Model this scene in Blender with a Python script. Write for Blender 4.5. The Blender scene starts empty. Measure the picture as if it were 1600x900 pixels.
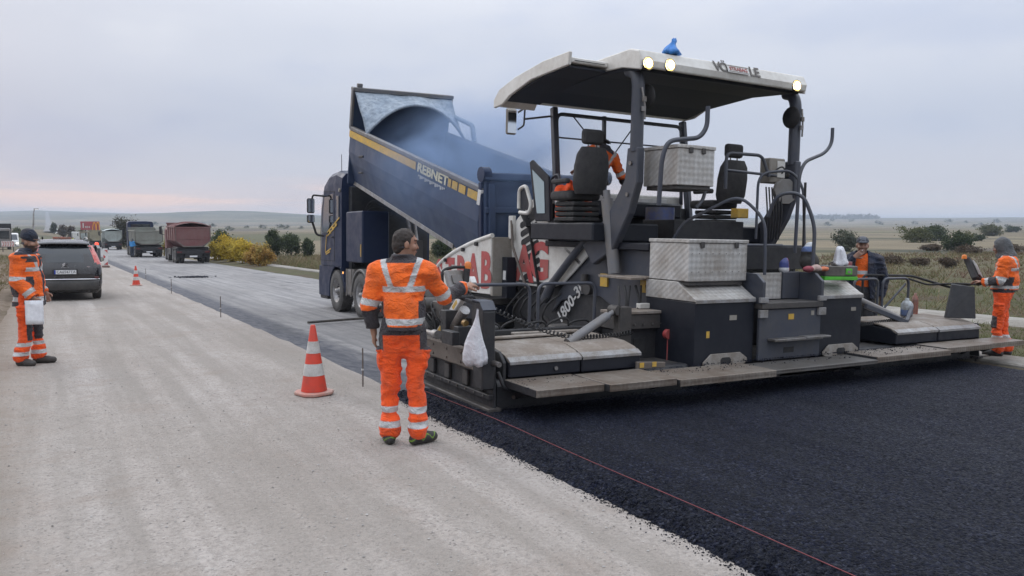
import bpy, bmesh, math, random
import numpy as np
from mathutils import Vector, Matrix, Euler
R = math.radians
S = bpy.context.scene
COL = S.collection
rng = np.random.default_rng(7)
random.seed(7)

# ---------------------------------------------------------------- camera
cam_d = bpy.data.cameras.new('camera'); cam = bpy.data.objects.new('camera', cam_d); COL.objects.link(cam)
cam.location = (0, 0, 1.84); cam.rotation_euler = (R(90 - 4.665), 0, R(-30.114))
cam_d.sensor_width = 36; cam_d.lens = 28.125; cam_d.clip_start = 0.1; cam_d.clip_end = 30000
S.camera = cam

# ---------------------------------------------------------------- sky: overcast dusk, a warm slot at the horizon where the low sun is
W = bpy.data.worlds.new('World'); S.world = W; W.use_nodes = True
nt = W.node_tree; nt.nodes.clear()
def N(t, **k):
    n = nt.nodes.new(t)
    for a, b in k.items(): setattr(n, a, b)
    return n
SUN_AZ = -22.0      # degrees east of +Y (road axis)
SUN_EL = 7.0
sky = N('ShaderNodeTexSky', sky_type='NISHITA', sun_disc=False, sun_elevation=R(SUN_EL), sun_rotation=R(SUN_AZ), air_density=1.6, dust_density=3.0)
tc = N('ShaderNodeTexCoord'); sep = N('ShaderNodeSeparateXYZ')
nt.links.new(tc.outputs['Generated'], sep.inputs[0])
def ramp(fac, stops, interp='EASE'):
    r = N('ShaderNodeValToRGB'); r.color_ramp.interpolation = interp
    while len(r.color_ramp.elements) < len(stops): r.color_ramp.elements.new(0.5)
    for e, (p, c) in zip(r.color_ramp.elements, stops): e.position = p; e.color = (*c, 1) if len(c) == 3 else c
    nt.links.new(fac, r.inputs[0]); return r.outputs[0]
def mth(op, a, b=None, c=None):
    n = N('ShaderNodeMath', operation=op)
    for i, v in enumerate((a, b, c)):
        if v is None: continue
        if isinstance(v, (int, float)): n.inputs[i].default_value = v
        else: nt.links.new(v, n.inputs[i])
    return n.outputs[0]
def mixc(f, a, b, mode='MIX'):
    n = N('ShaderNodeMix', data_type='RGBA', blend_type=mode)
    for i, v in ((0, f), (6, a), (7, b)):
        if isinstance(v, (int, float)): n.inputs[i].default_value = v
        elif isinstance(v, tuple): n.inputs[i].default_value = (*v, 1)
        else: nt.links.new(v, n.inputs[i])
    return n.outputs[2]
z = sep.outputs[2]
over = ramp(z, [(0.0, (.56, .565, .605)), (.05, (.535, .56, .645)), (.11, (.495, .545, .665)), (.20, (.60, .64, .745)), (.32, (.80, .825, .91)), (.7, (1.38, 1.46, 1.61)), (1.0, (1.75, 1.86, 2.04))])
# streaky cloud deck: noise on the direction, flattened in height
mp = N('ShaderNodeMapping'); mp.inputs['Scale'].default_value = (1.6, 1.6, 4.6)
nt.links.new(tc.outputs['Generated'], mp.inputs[0])
no = N('ShaderNodeTexNoise'); no.inputs['Scale'].default_value = 1.7; no.inputs['Detail'].default_value = 5; no.inputs['Roughness'].default_value = .5
nt.links.new(mp.outputs[0], no.inputs['Vector'])
cl = ramp(no.outputs['Fac'], [(.30, (.87, .90, .96)), (.5, (1.0, 1.0, 1.0)), (.70, (1.13, 1.11, 1.07))])
over = mixc(1.0, over, cl, 'MULTIPLY')
# the deck is thinner, so a little brighter, towards the right of the road
azb = N('ShaderNodeVectorMath', operation='DOT_PRODUCT'); nt.links.new(tc.outputs['Generated'], azb.inputs[0]); azb.inputs[1].default_value = (.94, .34, 0)
over = mixc(1.0, over, ramp(mth('MULTIPLY_ADD', azb.outputs['Value'], .5, .5), [(.45, (.90, .91, .93)), (.95, (1.05, 1.05, 1.04))]), 'MULTIPLY')
# warm slot under the deck
mp2 = N('ShaderNodeMapping'); mp2.inputs['Scale'].default_value = (2.2, 2.2, 42.0)
nt.links.new(tc.outputs['Generated'], mp2.inputs[0])
no2 = N('ShaderNodeTexNoise'); no2.inputs['Scale'].default_value = 1.3; no2.inputs['Detail'].default_value = 4
nt.links.new(mp2.outputs[0], no2.inputs['Vector'])
az = N('ShaderNodeVectorMath', operation='DOT_PRODUCT'); nt.links.new(tc.outputs['Generated'], az.inputs[0])
_gaz = R(11)
az.inputs[1].default_value = (math.sin(_gaz), math.cos(_gaz), 0)
azr = mth('MULTIPLY_ADD', az.outputs['Value'], .5, .5)
azw = ramp(azr, [(.70, (.10,) * 3), (.90, (.20,) * 3), (.975, (.6,) * 3), (1.0, (1, 1, 1))])
el = ramp(z, [(0.0, (.55,) * 3), (.012, (.95,) * 3), (.03, (.8,) * 3), (.06, (0, 0, 0))])
st = ramp(no2.outputs['Fac'], [(.36, (.25,) * 3), (.58, (1, 1, 1))])
f1 = mth('MULTIPLY', azw, el); f1 = mth('MULTIPLY', f1, st)
over = mixc(f1, over, (.95, .68, .575))
nis = mixc(1.0, sky.outputs[0], (.006, .006, .006), 'MULTIPLY')
tot = mixc(1.0, over, nis, 'ADD')
bg = N('ShaderNodeBackground'); nt.links.new(tot, bg.inputs[0]); bg.inputs[1].default_value = 1.0
ow = N('ShaderNodeOutputWorld'); nt.links.new(bg.outputs[0], ow.inputs[0])

# ---------------------------------------------------------------- sun, veiled
sd = bpy.data.lights.new('sun', 'SUN'); sun = bpy.data.objects.new('sun', sd); COL.objects.link(sun)
sd.energy = 0.8; sd.angle = R(30); sd.color = (1, .93, .86)
SUN_LAMP_EL = 32.0
sun.rotation_euler = (R(90 - SUN_LAMP_EL), 0, R(180 - SUN_AZ))

# ---------------------------------------------------------------- exposure, engine
S.view_settings.view_transform = 'Standard'; S.view_settings.look = 'None'
S.view_settings.exposure = 0.12; S.view_settings.gamma = 1.0
S.render.engine = 'CYCLES'
cy = S.cycles
cy.use_denoising = True
cy.max_bounces = 6; cy.diffuse_bounces = 3; cy.glossy_bounces = 3; cy.transmission_bounces = 4; cy.transparent_max_bounces = 10; cy.volume_bounces = 0
cy.volume_step_rate = 2.0; cy.volume_max_steps = 96
cy.caustics_reflective = False; cy.caustics_refractive = False
cy.sample_clamp_indirect = 4.0

# ---------------------------------------------------------------- materials
MATS = {}
def lin(c):
    return tuple(((v / 255) / 12.92 if v / 255 <= .04045 else ((v / 255 + .055) / 1.055) ** 2.4) for v in c)
class MT:
    """small node-tree writer"""
    def __init__(s, name):
        s.m = bpy.data.materials.new(name); s.m.use_nodes = True; s.t = s.m.node_tree
        s.b = s.t.nodes['Principled BSDF']; s.out = s.t.nodes['Material Output']
        s.tc = s.n('ShaderNodeTexCoord'); s.obj = s.tc.outputs['Object']; MATS[name] = s.m
    def n(s, t, **k):
        n = s.t.nodes.new(t)
        for a, b in k.items(): setattr(n, a, b)
        return n
    def put(s, v, sock):
        if isinstance(v, bpy.types.NodeSocket): s.t.links.new(v, sock)
        elif isinstance(v, (tuple, list)): sock.default_value = (*v, 1) if len(v) == 3 and sock.type == 'RGBA' else v
        else: sock.default_value = v
    def set(s, **k):
        names = dict(col='Base Color', rough='Roughness', metal='Metallic', spec='Specular IOR Level', coat='Coat Weight', emit='Emission Color', estr='Emission Strength', alpha='Alpha', trans='Transmission Weight', sheen='Sheen Weight', normal='Normal')
        for a, v in k.items(): s.put(v, s.b.inputs[names[a]])
        return s
    def noise(s, scale=5, detail=4, rough=.55, vec=None, dist=0, sc3=None):
        n = s.n('ShaderNodeTexNoise'); n.inputs['Scale'].default_value = scale; n.inputs['Detail'].default_value = detail
        n.inputs['Roughness'].default_value = rough; n.inputs['Distortion'].default_value = dist
        v = vec if vec is not None else s.obj
        if sc3: v = s.map(v, sc3)
        s.t.links.new(v, n.inputs['Vector']); return n.outputs['Fac']
    def map(s, v, sc3, rot=(0, 0, 0)):
        m = s.n('ShaderNodeMapping'); m.inputs['Scale'].default_value = sc3; m.inputs['Rotation'].default_value = rot
        s.t.links.new(v, m.inputs[0]); return m.outputs[0]
    def voro(s, scale, feature='F1', vec=None, out='Distance', rand=1.0):
        n = s.n('ShaderNodeTexVoronoi', feature=feature); n.inputs['Scale'].default_value = scale; n.inputs['Randomness'].default_value = rand
        s.t.links.new(vec if vec is not None else s.obj, n.inputs['Vector']); return n.outputs[out]
    def ramp(s, f, stops, interp='LINEAR'):
        r = s.n('ShaderNodeValToRGB'); r.color_ramp.interpolation = interp
        while len(r.color_ramp.elements) < len(stops): r.color_ramp.elements.new(.5)
        for e, (p, c) in zip(r.color_ramp.elements, stops):
            e.position = p; e.color = (c, c, c, 1) if isinstance(c, (int, float)) else (*c, 1)
        s.t.links.new(f, r.inputs[0]); return r.outputs[0]
    def math(s, op, a, b=0.0, c=None):
        n = s.n('ShaderNodeMath', operation=op); s.put(a, n.inputs[0]); s.put(b, n.inputs[1])
        if c is not None: s.put(c, n.inputs[2])
        return n.outputs[0]
    def mix(s, f, a, b, mode='MIX'):
        n = s.n('ShaderNodeMix', data_type='RGBA', blend_type=mode); s.put(f, n.inputs[0]); s.put(a, n.inputs[6]); s.put(b, n.inputs[7]); return n.outputs[2]
    def bump(s, h, strength=.3, dist=.01, nrm=None):
        n = s.n('ShaderNodeBump'); n.inputs['Strength'].default_value = strength; n.inputs['Distance'].default_value = dist
        s.t.links.new(h, n.inputs['Height'])
        if nrm is not None: s.t.links.new(nrm, n.inputs['Normal'])
        return n.outputs[0]
    def xyz(s, v=None):
        n = s.n('ShaderNodeSeparateXYZ'); s.t.links.new(v if v is not None else s.obj, n.inputs[0]); return n.outputs
    def attr(s, name, out='Color'):
        n = s.n('ShaderNodeAttribute', attribute_name=name); return n.outputs[out]
def dirty(col, col2, amt, scale=3.0):
    """paint with blotches of dirt that have a shape of their own"""
    def f(m):
        a = m.noise(scale, 6, .62); b = m.noise(scale * 9, 4, .6)
        f = m.ramp(m.math('MULTIPLY_ADD', b, .35, m.math('MULTIPLY', a, .75)), [(.5 - amt * .5, 0.0), (.85 - amt * .45, 1.0)])
        return m.mix(f, col, col2)
    return f
def paint(name, col, rough=.45, metal=0.0, dirt=(.16, .14, .12), amt=.35, scale=2.5, coat=0.0, bump=.0, spec=.5):
    if name in MATS: return MATS[name]
    m = MT(name)
    m.set(col=dirty(col, dirt, amt, scale)(m), metal=metal, coat=coat, spec=spec)
    m.set(rough=m.ramp(m.noise(scale * 3, 4), [(.3, max(.05, rough - .12)), (.7, min(1, rough + .18))]))
    if bump: m.set(normal=m.bump(m.noise(scale * 25, 3), bump, .003))
    return m.m
def flat(name, col, rough=.6, **k):
    if name in MATS: return MATS[name]
    m = MT(name); v = m.noise(14, 3)
    m.set(col=m.mix(m.ramp(v, [(.3, 0.0), (.7, 1.0)]), tuple(c * .85 for c in col), tuple(min(1, c * 1.1) for c in col)), rough=rough, **k)
    return m.m
def glow(name, col, strength):
    if name in MATS: return MATS[name]
    m = MT(name); m.set(col=col, emit=col, estr=strength, rough=.3); return m.m
def glass(name, tint=(.75, .82, .84), alpha=.25, rough=.05):
    if name in MATS: return MATS[name]
    m = MT(name); m.set(col=tint, rough=rough, alpha=alpha, spec=.8); return m.m
def vcol(name, rough=.85, bump=.0, bscale=90, sheen=0.0):
    """colour from the mesh's own 'col' layer: cloth panels, tape, skin"""
    if name in MATS: return MATS[name]
    m = MT(name); c = m.attr('col')
    v = m.noise(9, 5, .6); c = m.mix(m.ramp(v, [(.33, .24), (.55, 0.0)]), c, (.11, .08, .06))
    m.set(col=c, rough=rough, sheen=sheen)
    if bump:
        nb = m.bump(m.noise(bscale, 3), bump, .004)
        if 'cloth' in name: nb = m.bump(m.math('ABSOLUTE', m.math('SUBTRACT', m.noise(11, 3, .55, dist=1.2, sc3=(1, 1, 1.7)), .5)), .9, .05, nb)
        m.set(normal=nb)
    return m.m

# ---------------------------------------------------------------- mesh helpers
class MB:
    def __init__(s): s.v = []; s.f = []; s.sm = []
    def add(s, vs, fs, smooth=False, M=None):
        o = len(s.v)
        if M is not None: vs = [tuple(M @ Vector(v)) for v in vs]
        s.v.extend(tuple(v) for v in vs)
        for f in fs: s.f.append(tuple(i + o for i in f)); s.sm.append(smooth)
        return s
    def box(s, x0, x1, y0, y1, z0, z1, M=None):
        v = [(x0, y0, z0), (x1, y0, z0), (x1, y1, z0), (x0, y1, z0), (x0, y0, z1), (x1, y0, z1), (x1, y1, z1), (x0, y1, z1)]
        return s.add(v, [(0, 3, 2, 1), (4, 5, 6, 7), (0, 1, 5, 4), (1, 2, 6, 5), (2, 3, 7, 6), (3, 0, 4, 7)], M=M)
    def obox(s, c, size, rot=(0, 0, 0)):
        a, b, d = (q / 2 for q in size)
        return s.box(-a, a, -b, b, -d, d, Matrix.Translation(c) @ Euler(rot).to_matrix().to_4x4())
    def beam(s, p0, p1, w, h, up=(0, 0, 1)):
        p0, p1 = Vector(p0), Vector(p1); d = p1 - p0; L = d.length; d.normalize()
        x = d.cross(Vector(up))
        if x.length < 1e-4: x = d.cross(Vector((1, 0, 0)))
        x.normalize(); y = x.cross(d)
        M = Matrix((x, d, y)).transposed().to_4x4(); M.translation = p0
        return s.box(-w / 2, w / 2, 0, L, -h / 2, h / 2, M)
    def prism(s, poly, axis, a, b, M=None):
        n = len(poly); ar = sum(poly[i][0] * poly[(i + 1) % n][1] - poly[(i + 1) % n][0] * poly[i][1] for i in range(n))
        if ar < 0: poly = poly[::-1]
        if axis == 'x': v = [(a, p, q) for p, q in poly] + [(b, p, q) for p, q in poly]; fl = False
        elif axis == 'y': v = [(p, a, q) for p, q in poly] + [(p, b, q) for p, q in poly]; fl = True
        else: v = [(p, q, a) for p, q in poly] + [(p, q, b) for p, q in poly]; fl = False
        if a > b: fl = not fl
        fs = [tuple(range(n))[::-1], tuple(range(n, 2 * n))] + [(i, (i + 1) % n, n + (i + 1) % n, n + i) for i in range(n)]
        if fl: fs = [f[::-1] for f in fs]
        return s.add(v, fs, M=M)
    def cyl(s, p0, p1, r0, r1=None, n=14, caps=True, smooth=True):
        r1 = r0 if r1 is None else r1
        p0, p1 = Vector(p0), Vector(p1); d = (p1 - p0).normalized()
        x = d.cross(Vector((0, 0, 1)));
        if x.length < 1e-3: x = Vector((1, 0, 0))
        x.normalize(); y = d.cross(x)
        v = []
        for p, r in ((p0, r0), (p1, r1)):
            for i in range(n):
                t = 2 * math.pi * i / n; v.append(p + x * (math.cos(t) * r) + y * (math.sin(t) * r))
        s.add(v, [(i, (i + 1) % n, n + (i + 1) % n, n + i) for i in range(n)], smooth)
        if caps: s.add(v, [tuple(range(n))[::-1], tuple(range(n, 2 * n))])
        return s
    def tube(s, pts, r, n=8, fil=0, seg=5):
        pts = [Vector(p) for p in pts]
        if fil: pts = fillet(pts, fil, seg)
        if isinstance(r, (list, tuple)): r = [float(q) for q in np.interp(np.linspace(0, 1, len(pts)), np.linspace(0, 1, len(r)), r)]
        rings = []; prev = None
        for i, p in enumerate(pts):
            d = (pts[min(i + 1, len(pts) - 1)] - pts[max(i - 1, 0)]).normalized()
            if prev is None:
                x = d.cross(Vector((0, 0, 1)))
                if x.length < 1e-3: x = Vector((1, 0, 0))
            else: x = prev - d * prev.dot(d)
            x.normalize(); prev = x; y = d.cross(x)
            rr = r[i] if isinstance(r, (list, tuple)) else r
            rings.append([p + x * (math.cos(2 * math.pi * k / n) * rr) + y * (math.sin(2 * math.pi * k / n) * rr) for k in range(n)])
        v = [q for g in rings for q in g]; m = len(rings)
        s.add(v, [(i * n + k, i * n + (k + 1) % n, (i + 1) * n + (k + 1) % n, (i + 1) * n + k) for i in range(m - 1) for k in range(n)], True)
        s.add(v, [tuple(range(n))[::-1], tuple(range((m - 1) * n, m * n))])
        return s
    def lathe(s, prof, c=(0, 0, 0), axis='z', n=24, M=None):
        """prof: (radius, height) list"""
        v = []
        for r, h in prof:
            for k in range(n):
                t = 2 * math.pi * k / n; a, b = math.cos(t) * r, math.sin(t) * r
                v.append({'z': (c[0] + a, c[1] + b, c[2] + h), 'x': (c[0] + h, c[1] + a, c[2] + b), 'y': (c[0] + b, c[1] + h, c[2] + a)}[axis])
        m = len(prof)
        return s.add(v, [(i * n + k, i * n + (k + 1) % n, (i + 1) * n + (k + 1) % n, (i + 1) * n + k) for i in range(m - 1) for k in range(n)], True, M)
    def ell(s, c, rad, n=12, M=None):
        prof = []; v = []
        for i in range(n // 2 + 1):
            t = math.pi * i / (n // 2)
            for k in range(n):
                q = 2 * math.pi * k / n
                v.append((c[0] + rad[0] * math.sin(t) * math.cos(q), c[1] + rad[1] * math.sin(t) * math.sin(q), c[2] - rad[2] * math.cos(t)))
        m = n // 2 + 1
        return s.add(v, [(i * n + k, i * n + (k + 1) % n, (i + 1) * n + (k + 1) % n, (i + 1) * n + k) for i in range(m - 1) for k in range(n)], True, M)
    def grid(s, P, smooth=True, close=False):
        """P[i][j] points"""
        a, b = len(P), len(P[0]); v = [p for row in P for p in row]
        return s.add(v, [(i * b + j, i * b + j + 1, (i + 1) * b + j + 1, (i + 1) * b + j) for i in range(a - 1) for j in range(b - 1)], smooth)
    def loft(s, secs, smooth=True, caps=True):
        n = len(secs[0]); v = [p for q in secs for p in q]; m = len(secs)
        s.add(v, [(i * n + k, i * n + (k + 1) % n, (i + 1) * n + (k + 1) % n, (i + 1) * n + k) for i in range(m - 1) for k in range(n)], smooth)
        if caps: s.add(v, [tuple(range(n))[::-1], tuple(range((m - 1) * n, m * n))])
        return s
    def mesh(s, name, mat, auto=None):
        me = bpy.data.meshes.new(name); me.from_pydata(s.v, [], s.f); me.polygons.foreach_set('use_smooth', s.sm)
        if mat is not None: me.materials.append(mat)
        me.update(); return me
    def build(s, name, mat, parent=None, bevel=0, fix=False, seg=1, weld=False):
        me = s.mesh(name, mat)
        if fix or weld:
            bm = bmesh.new(); bm.from_mesh(me)
            if weld: bmesh.ops.remove_doubles(bm, verts=bm.verts, dist=1e-4)
            bmesh.ops.recalc_face_normals(bm, faces=bm.faces); bm.to_mesh(me); bm.free()
        o = bpy.data.objects.new(name, me); COL.objects.link(o); o.parent = parent
        if bevel:
            m = o.modifiers.new('bevel', 'BEVEL'); m.width = bevel; m.segments = seg; m.limit_method = 'ANGLE'; m.angle_limit = R(40)
        return o
def fillet(pts, rad, seg=5):
    out = [pts[0]]
    for a, b, c in zip(pts, pts[1:], pts[2:]):
        u = (a - b); w = (c - b); l = min(rad, u.length * .49, w.length * .49)
        if l < 1e-4 or u.normalized().dot(w.normalized()) < -.999: out.append(b); continue
        p, q = b + u.normalized() * l, b + w.normalized() * l
        for i in range(seg + 1):
            t = i / seg; out.append(p * (1 - t) ** 2 + b * (2 * t * (1 - t)) + q * t * t)
    out.append(pts[-1]); return out
def thing(name, label, cat, loc=(0, 0, 0), rz=0.0, group=None, rot=None):
    o = bpy.data.objects.new(name, None); COL.objects.link(o); o.location = loc; o.rotation_euler = rot or (0, 0, rz)
    o['label'] = label; o['category'] = cat; o.empty_display_size = .2
    if group: o['group'] = group
    return o
def tag(o, label, cat, group=None, kind=None):
    o['label'] = label; o['category'] = cat
    if group: o['group'] = group
    if kind: o['kind'] = kind
    return o
def struct(o, kind='structure', label=None, cat=None):
    o['kind'] = kind
    if label: o['label'] = label
    if cat: o['category'] = cat
    return o
def copy_tree(o, parent=None):
    c = o.copy(); COL.objects.link(c); c.parent = parent
    for ch in o.children: copy_tree(ch, c)
    return c
def text(name, body, size, mat, parent, M, depth=.004, align='CENTER', sx=1.0, bold=0.0):
    """flat lettering as a mesh in the plane of M (x right, y up, z out)"""
    cu = bpy.data.curves.new(name, 'FONT'); cu.body = body; cu.size = size; cu.extrude = depth; cu.align_x = align; cu.align_y = 'CENTER'; cu.offset = bold; cu.resolution_u = 3
    t = bpy.data.objects.new(name, cu); COL.objects.link(t)
    dg = bpy.context.evaluated_depsgraph_get(); me = bpy.data.meshes.new_from_object(t.evaluated_get(dg)); bpy.data.objects.remove(t); bpy.data.curves.remove(cu)
    me.transform(M @ Matrix.Diagonal((sx, 1, 1, 1))); me.materials.clear(); me.materials.append(mat); me.name = name
    o = bpy.data.objects.new(name, me); COL.objects.link(o); o.parent = parent; return o
def frame(o, x, y):
    """matrix with origin o, x axis along x, y axis along y"""
    x = Vector(x).normalized(); z = x.cross(Vector(y)).normalized(); y = z.cross(x)
    M = Matrix((x, y, z)).transposed().to_4x4(); M.translation = Vector(o); return M
def sstep(a, b, x):
    t = np.clip((np.asarray(x, float) - a) / (b - a), 0, 1); return t * t * (3 - 2 * t)
# smooth value noise in numpy
_perm = rng.random((64, 64, 64)).astype(np.float32)
def vnoise(p, seed=0):
    p = np.asarray(p, np.float32) + seed * 17.3; i = np.floor(p).astype(int); f = p - i; f = f * f * (3 - 2 * f); i &= 63; j = (i + 1) & 63
    def g(a, b, c): return _perm[a, b, c]
    x0, y0, z0 = i[..., 0], i[..., 1], i[..., 2]; x1, y1, z1 = j[..., 0], j[..., 1], j[..., 2]; fx, fy, fz = f[..., 0], f[..., 1], f[..., 2]
    a = g(x0, y0, z0) * (1 - fx) + g(x1, y0, z0) * fx; b = g(x0, y1, z0) * (1 - fx) + g(x1, y1, z0) * fx
    c = g(x0, y0, z1) * (1 - fx) + g(x1, y0, z1) * fx; d = g(x0, y1, z1) * (1 - fx) + g(x1, y1, z1) * fx
    return ((a * (1 - fy) + b * fy) * (1 - fz) + (c * (1 - fy) + d * fy) * fz) * 2 - 1
def fbm(p, oct=4, seed=0):
    p = np.asarray(p, np.float32); s = 0; a = 1.0; t = 0
    for o in range(oct): s = s + a * vnoise(p, seed + o); t += a; a *= .5; p = p * 2.03
    return s / t
def pmesh(name, V, F, mat, smooth=False, col=None):
    """fast mesh from numpy arrays; F is (n,3) or (n,4)"""
    V = np.asarray(V, np.float32); F = np.asarray(F, np.int32); k = F.shape[1]
    me = bpy.data.meshes.new(name); me.vertices.add(len(V)); me.vertices.foreach_set('co', V.ravel())
    me.loops.add(F.size); me.loops.foreach_set('vertex_index', F.ravel())
    me.polygons.add(len(F)); me.polygons.foreach_set('loop_start', np.arange(0, F.size, k, dtype=np.int32)); me.polygons.foreach_set('loop_total', np.full(len(F), k, np.int32))
    me.polygons.foreach_set('use_smooth', np.full(len(F), smooth)); me.update(calc_edges=True); me.validate()
    if mat is not None: me.materials.append(mat)
    if col is not None:
        a = me.color_attributes.new('col', 'FLOAT_COLOR', 'POINT'); c = np.ones((len(V), 4), np.float32); c[:, :3] = col; a.data.foreach_set('color', c.ravel())
    return me
def add_obj(name, me, parent=None):
    o = bpy.data.objects.new(name, me); COL.objects.link(o); o.parent = parent; return o
# ================================================================ ground
def gprof(Y):
    Y = np.asarray(Y, float)
    d = -.0155 * 3 * np.logaddexp(0, (np.minimum(Y, 230) - 8) / 3)
    return d + sstep(260, 900, Y) * 4.0
def road_z(X, Y): return -.022 * np.clip(X, -3.0, 13.0) + gprof(Y)
def trench(X, Y): return .12 * sstep(3.3, 4.9, X) * sstep(7.2, 8.8, Y) * sstep(12.45, 12.1, X)
def base_z(X, Y): return road_z(X, Y) - trench(X, Y)
_azk = np.radians([-180, -60, -20, -2.5, -.5, 1.5, 3.5, 5.0, 6.5, 9, 16, 30, 62, 120, 180])
_elk = np.array([6, 6, 8, 13.5, 15, 14, 13, 11.5, 8.5, 8, 7.5, 6.5, 6.5, 6, 6]) / 1250
def terr_z(X, Y):
    X = np.asarray(X, float); Y = np.asarray(Y, float); r = np.hypot(X, Y); az = np.arctan2(X, Y)
    n1 = fbm(np.stack([X * .011, Y * .011, X * 0], -1), 3, 3); n2 = fbm(np.stack([X * .12, Y * .12, X * 0 + 5], -1), 3, 5); n3 = fbm(np.stack([X * .0016, Y * .0016, X * 0 + 9], -1), 4, 8)
    near = road_z(X, Y)
    # right verge falls away to the flat fields, left verge is a low dirt bank
    off = np.where(X > 12.3, -.03 - .45 * sstep(13.5, 20, X) + .07 * n2 * sstep(13, 16, X), 0.) + np.where(X < -1.0, .02 + .22 * sstep(-1.2, -3.2, X) + .06 * n2, 0.)
    off = np.where((X > -.98) & (X < 12.28) & (Y < 420), -.32, off)
    plain = -.75 - .0045 * np.clip(r - 25, 0, 500) + n1 * .9 * sstep(40, 160, r)
    k = sstep(24, 70, X) ; k = np.maximum(k, sstep(-6, -30, X)); k = np.maximum(k, sstep(180, 420, Y))
    z = near * (1 - k) + plain * k + off
    # low weedy mound off to the right, where the round bushes stand
    z = z + 1.1 * np.exp(-(((X - 78) / 16) ** 2 + ((Y - 26) / 14) ** 2))
    el = np.interp(az, _azk, _elk)
    hill = (el * 4200 + 6) * sstep(1300, 4200, r) * (1 + .10 * n3) + 3.0 * n3 * sstep(900, 2500, r)
    a2 = math.radians(11.3)
    cx, cy_ = math.sin(a2) * 2500, math.cos(a2) * 2500
    u = (X - cx) * math.cos(a2) - (Y - cy_) * math.sin(a2); v = (X - cx) * math.sin(a2) + (Y - cy_) * math.cos(a2)
    hill = hill + 26 * np.exp(-(u / 330) ** 2 - (v / 500) ** 2) * (1 + .10 * n3 + .03 * n1)
    return z + hill
_fw = Vector((math.sin(R(30.114)) * math.cos(R(4.665)), math.cos(R(30.114)) * math.cos(R(4.665)), -math.sin(R(4.665))))
_rt = Vector((math.cos(R(30.114)), -math.sin(R(30.114)), 0)); _up = _rt.cross(_fw)
def at(px, py, f=None, lo=5.0, hi=6000.0):
    """where the sight line of a spot in the photograph meets the ground"""
    f = f or terr_z
    d = _fw + _rt * ((px - 800) / 1250) + _up * ((450 - py) / 1250)
    t = np.geomspace(lo, hi, 1800); zf = f(d.x * t, d.y * t); k = np.nonzero(1.84 + d.z * t < zf)[0]; k = k[0] if len(k) else -1
    return Vector((d.x * t[k], d.y * t[k], zf[k]))
def depth_at(px, dist):
    d = _fw + _rt * ((px - 800) / 1250); d.z = 0
    return d * (dist / _fw.xy.length)

def geo(a, b, n): return list(np.geomspace(a, b, n))
xs = sorted(set([-x for x in geo(30, 9000, 34)] + list(np.arange(-30, -3, 1.5)) + [-3, -2.5, -2, -1.6, -1.3, -1.02, -.98, 2, 5, 9, 12.28, 12.32, 12.7, 13.2, 14, 15] + list(np.arange(16, 60, .8)) + list(np.arange(60, 130, 2.5)) + geo(132, 12000, 50)))
ys = sorted(set([-y for y in geo(40, 6000, 18)] + list(np.arange(-40, -4, 3)) + list(np.arange(-4, 60, 1.0)) + list(np.arange(60, 180, 3)) + geo(182, 12000, 80)))
GX, GY = np.meshgrid(xs, ys); GZ = terr_z(GX, GY)
V = np.stack([GX, GY, GZ], -1).reshape(-1, 3); a, b = GX.shape
I = np.arange(a * b).reshape(a, b); F = np.stack([I[:-1, :-1], I[:-1, 1:], I[1:, 1:], I[1:, :-1]], -1).reshape(-1, 4)
m = MT('field_ground')
xo, yo, zo = m.xyz()
rr = m.math('SQRT', m.math('ADD', m.math('MULTIPLY', xo, xo), m.math('MULTIPLY', yo, yo)))
n_a = m.noise(.35, 6, .65); n_b = m.noise(2.4, 6, .7); n_c = m.noise(9.0, 4, .7)
grass = m.ramp(n_a, [(.28, (.080, .062, .044)), (.43, (.135, .105, .072)), (.57, (.095, .108, .046)), (.74, (.185, .15, .098))])
grass = m.mix(m.ramp(n_b, [(.35, .55), (.62, 0.0)]), grass, (.062, .052, .036))
grass = m.mix(m.ramp(n_c, [(.4, .4), (.65, 0.0)]), grass, (.06, .053, .034))
vd = m.map(m.obj, (.0050, .0085, .0), (0, 0, .35))
cells = m.n('ShaderNodeTexVoronoi', feature='F1'); cells.inputs['Scale'].default_value = 1.0; m.t.links.new(vd, cells.inputs['Vector'])
cx = m.xyz(cells.outputs['Color'])
field = m.ramp(cx[0], [(.05, (.165, .135, .088)), (.25, (.215, .178, .12)), (.45, (.118, .10, .08)), (.62, (.17, .15, .092)), (.8, (.108, .108, .06)), (.97, (.24, .20, .14))], 'CONSTANT')
field = m.mix(m.ramp(m.noise(.045, 6, .65), [(.3, .6), (.6, 0.0)]), field, (.105, .092, .065))
field = m.mix(m.ramp(m.noise(.012, 6, .7), [(.52, 0.0), (.62, .75)]), field, (.05, .058, .04))
hillc = m.mix(m.ramp(m.noise(.006, 7, .7), [(.42, 0.0), (.58, 1.0)]), (.14, .13, .085), (.045, .06, .04))
c = m.mix(m.ramp(rr, [(0, 0.0), (1, 0.0)]), grass, field)
t = m.math('MULTIPLY', m.math('SUBTRACT', rr, 45.0), 1 / 60.0); t = m.ramp(m.math('MULTIPLY_ADD', n_a, .5, t), [(.2, 0.0), (1.0, 1.0)])
c = m.mix(t, grass, field)
c = m.mix(m.ramp(m.math('MULTIPLY', zo, 1 / 60.0), [(.12, 0.0), (.4, 1.0)]), c, hillc)
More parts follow.
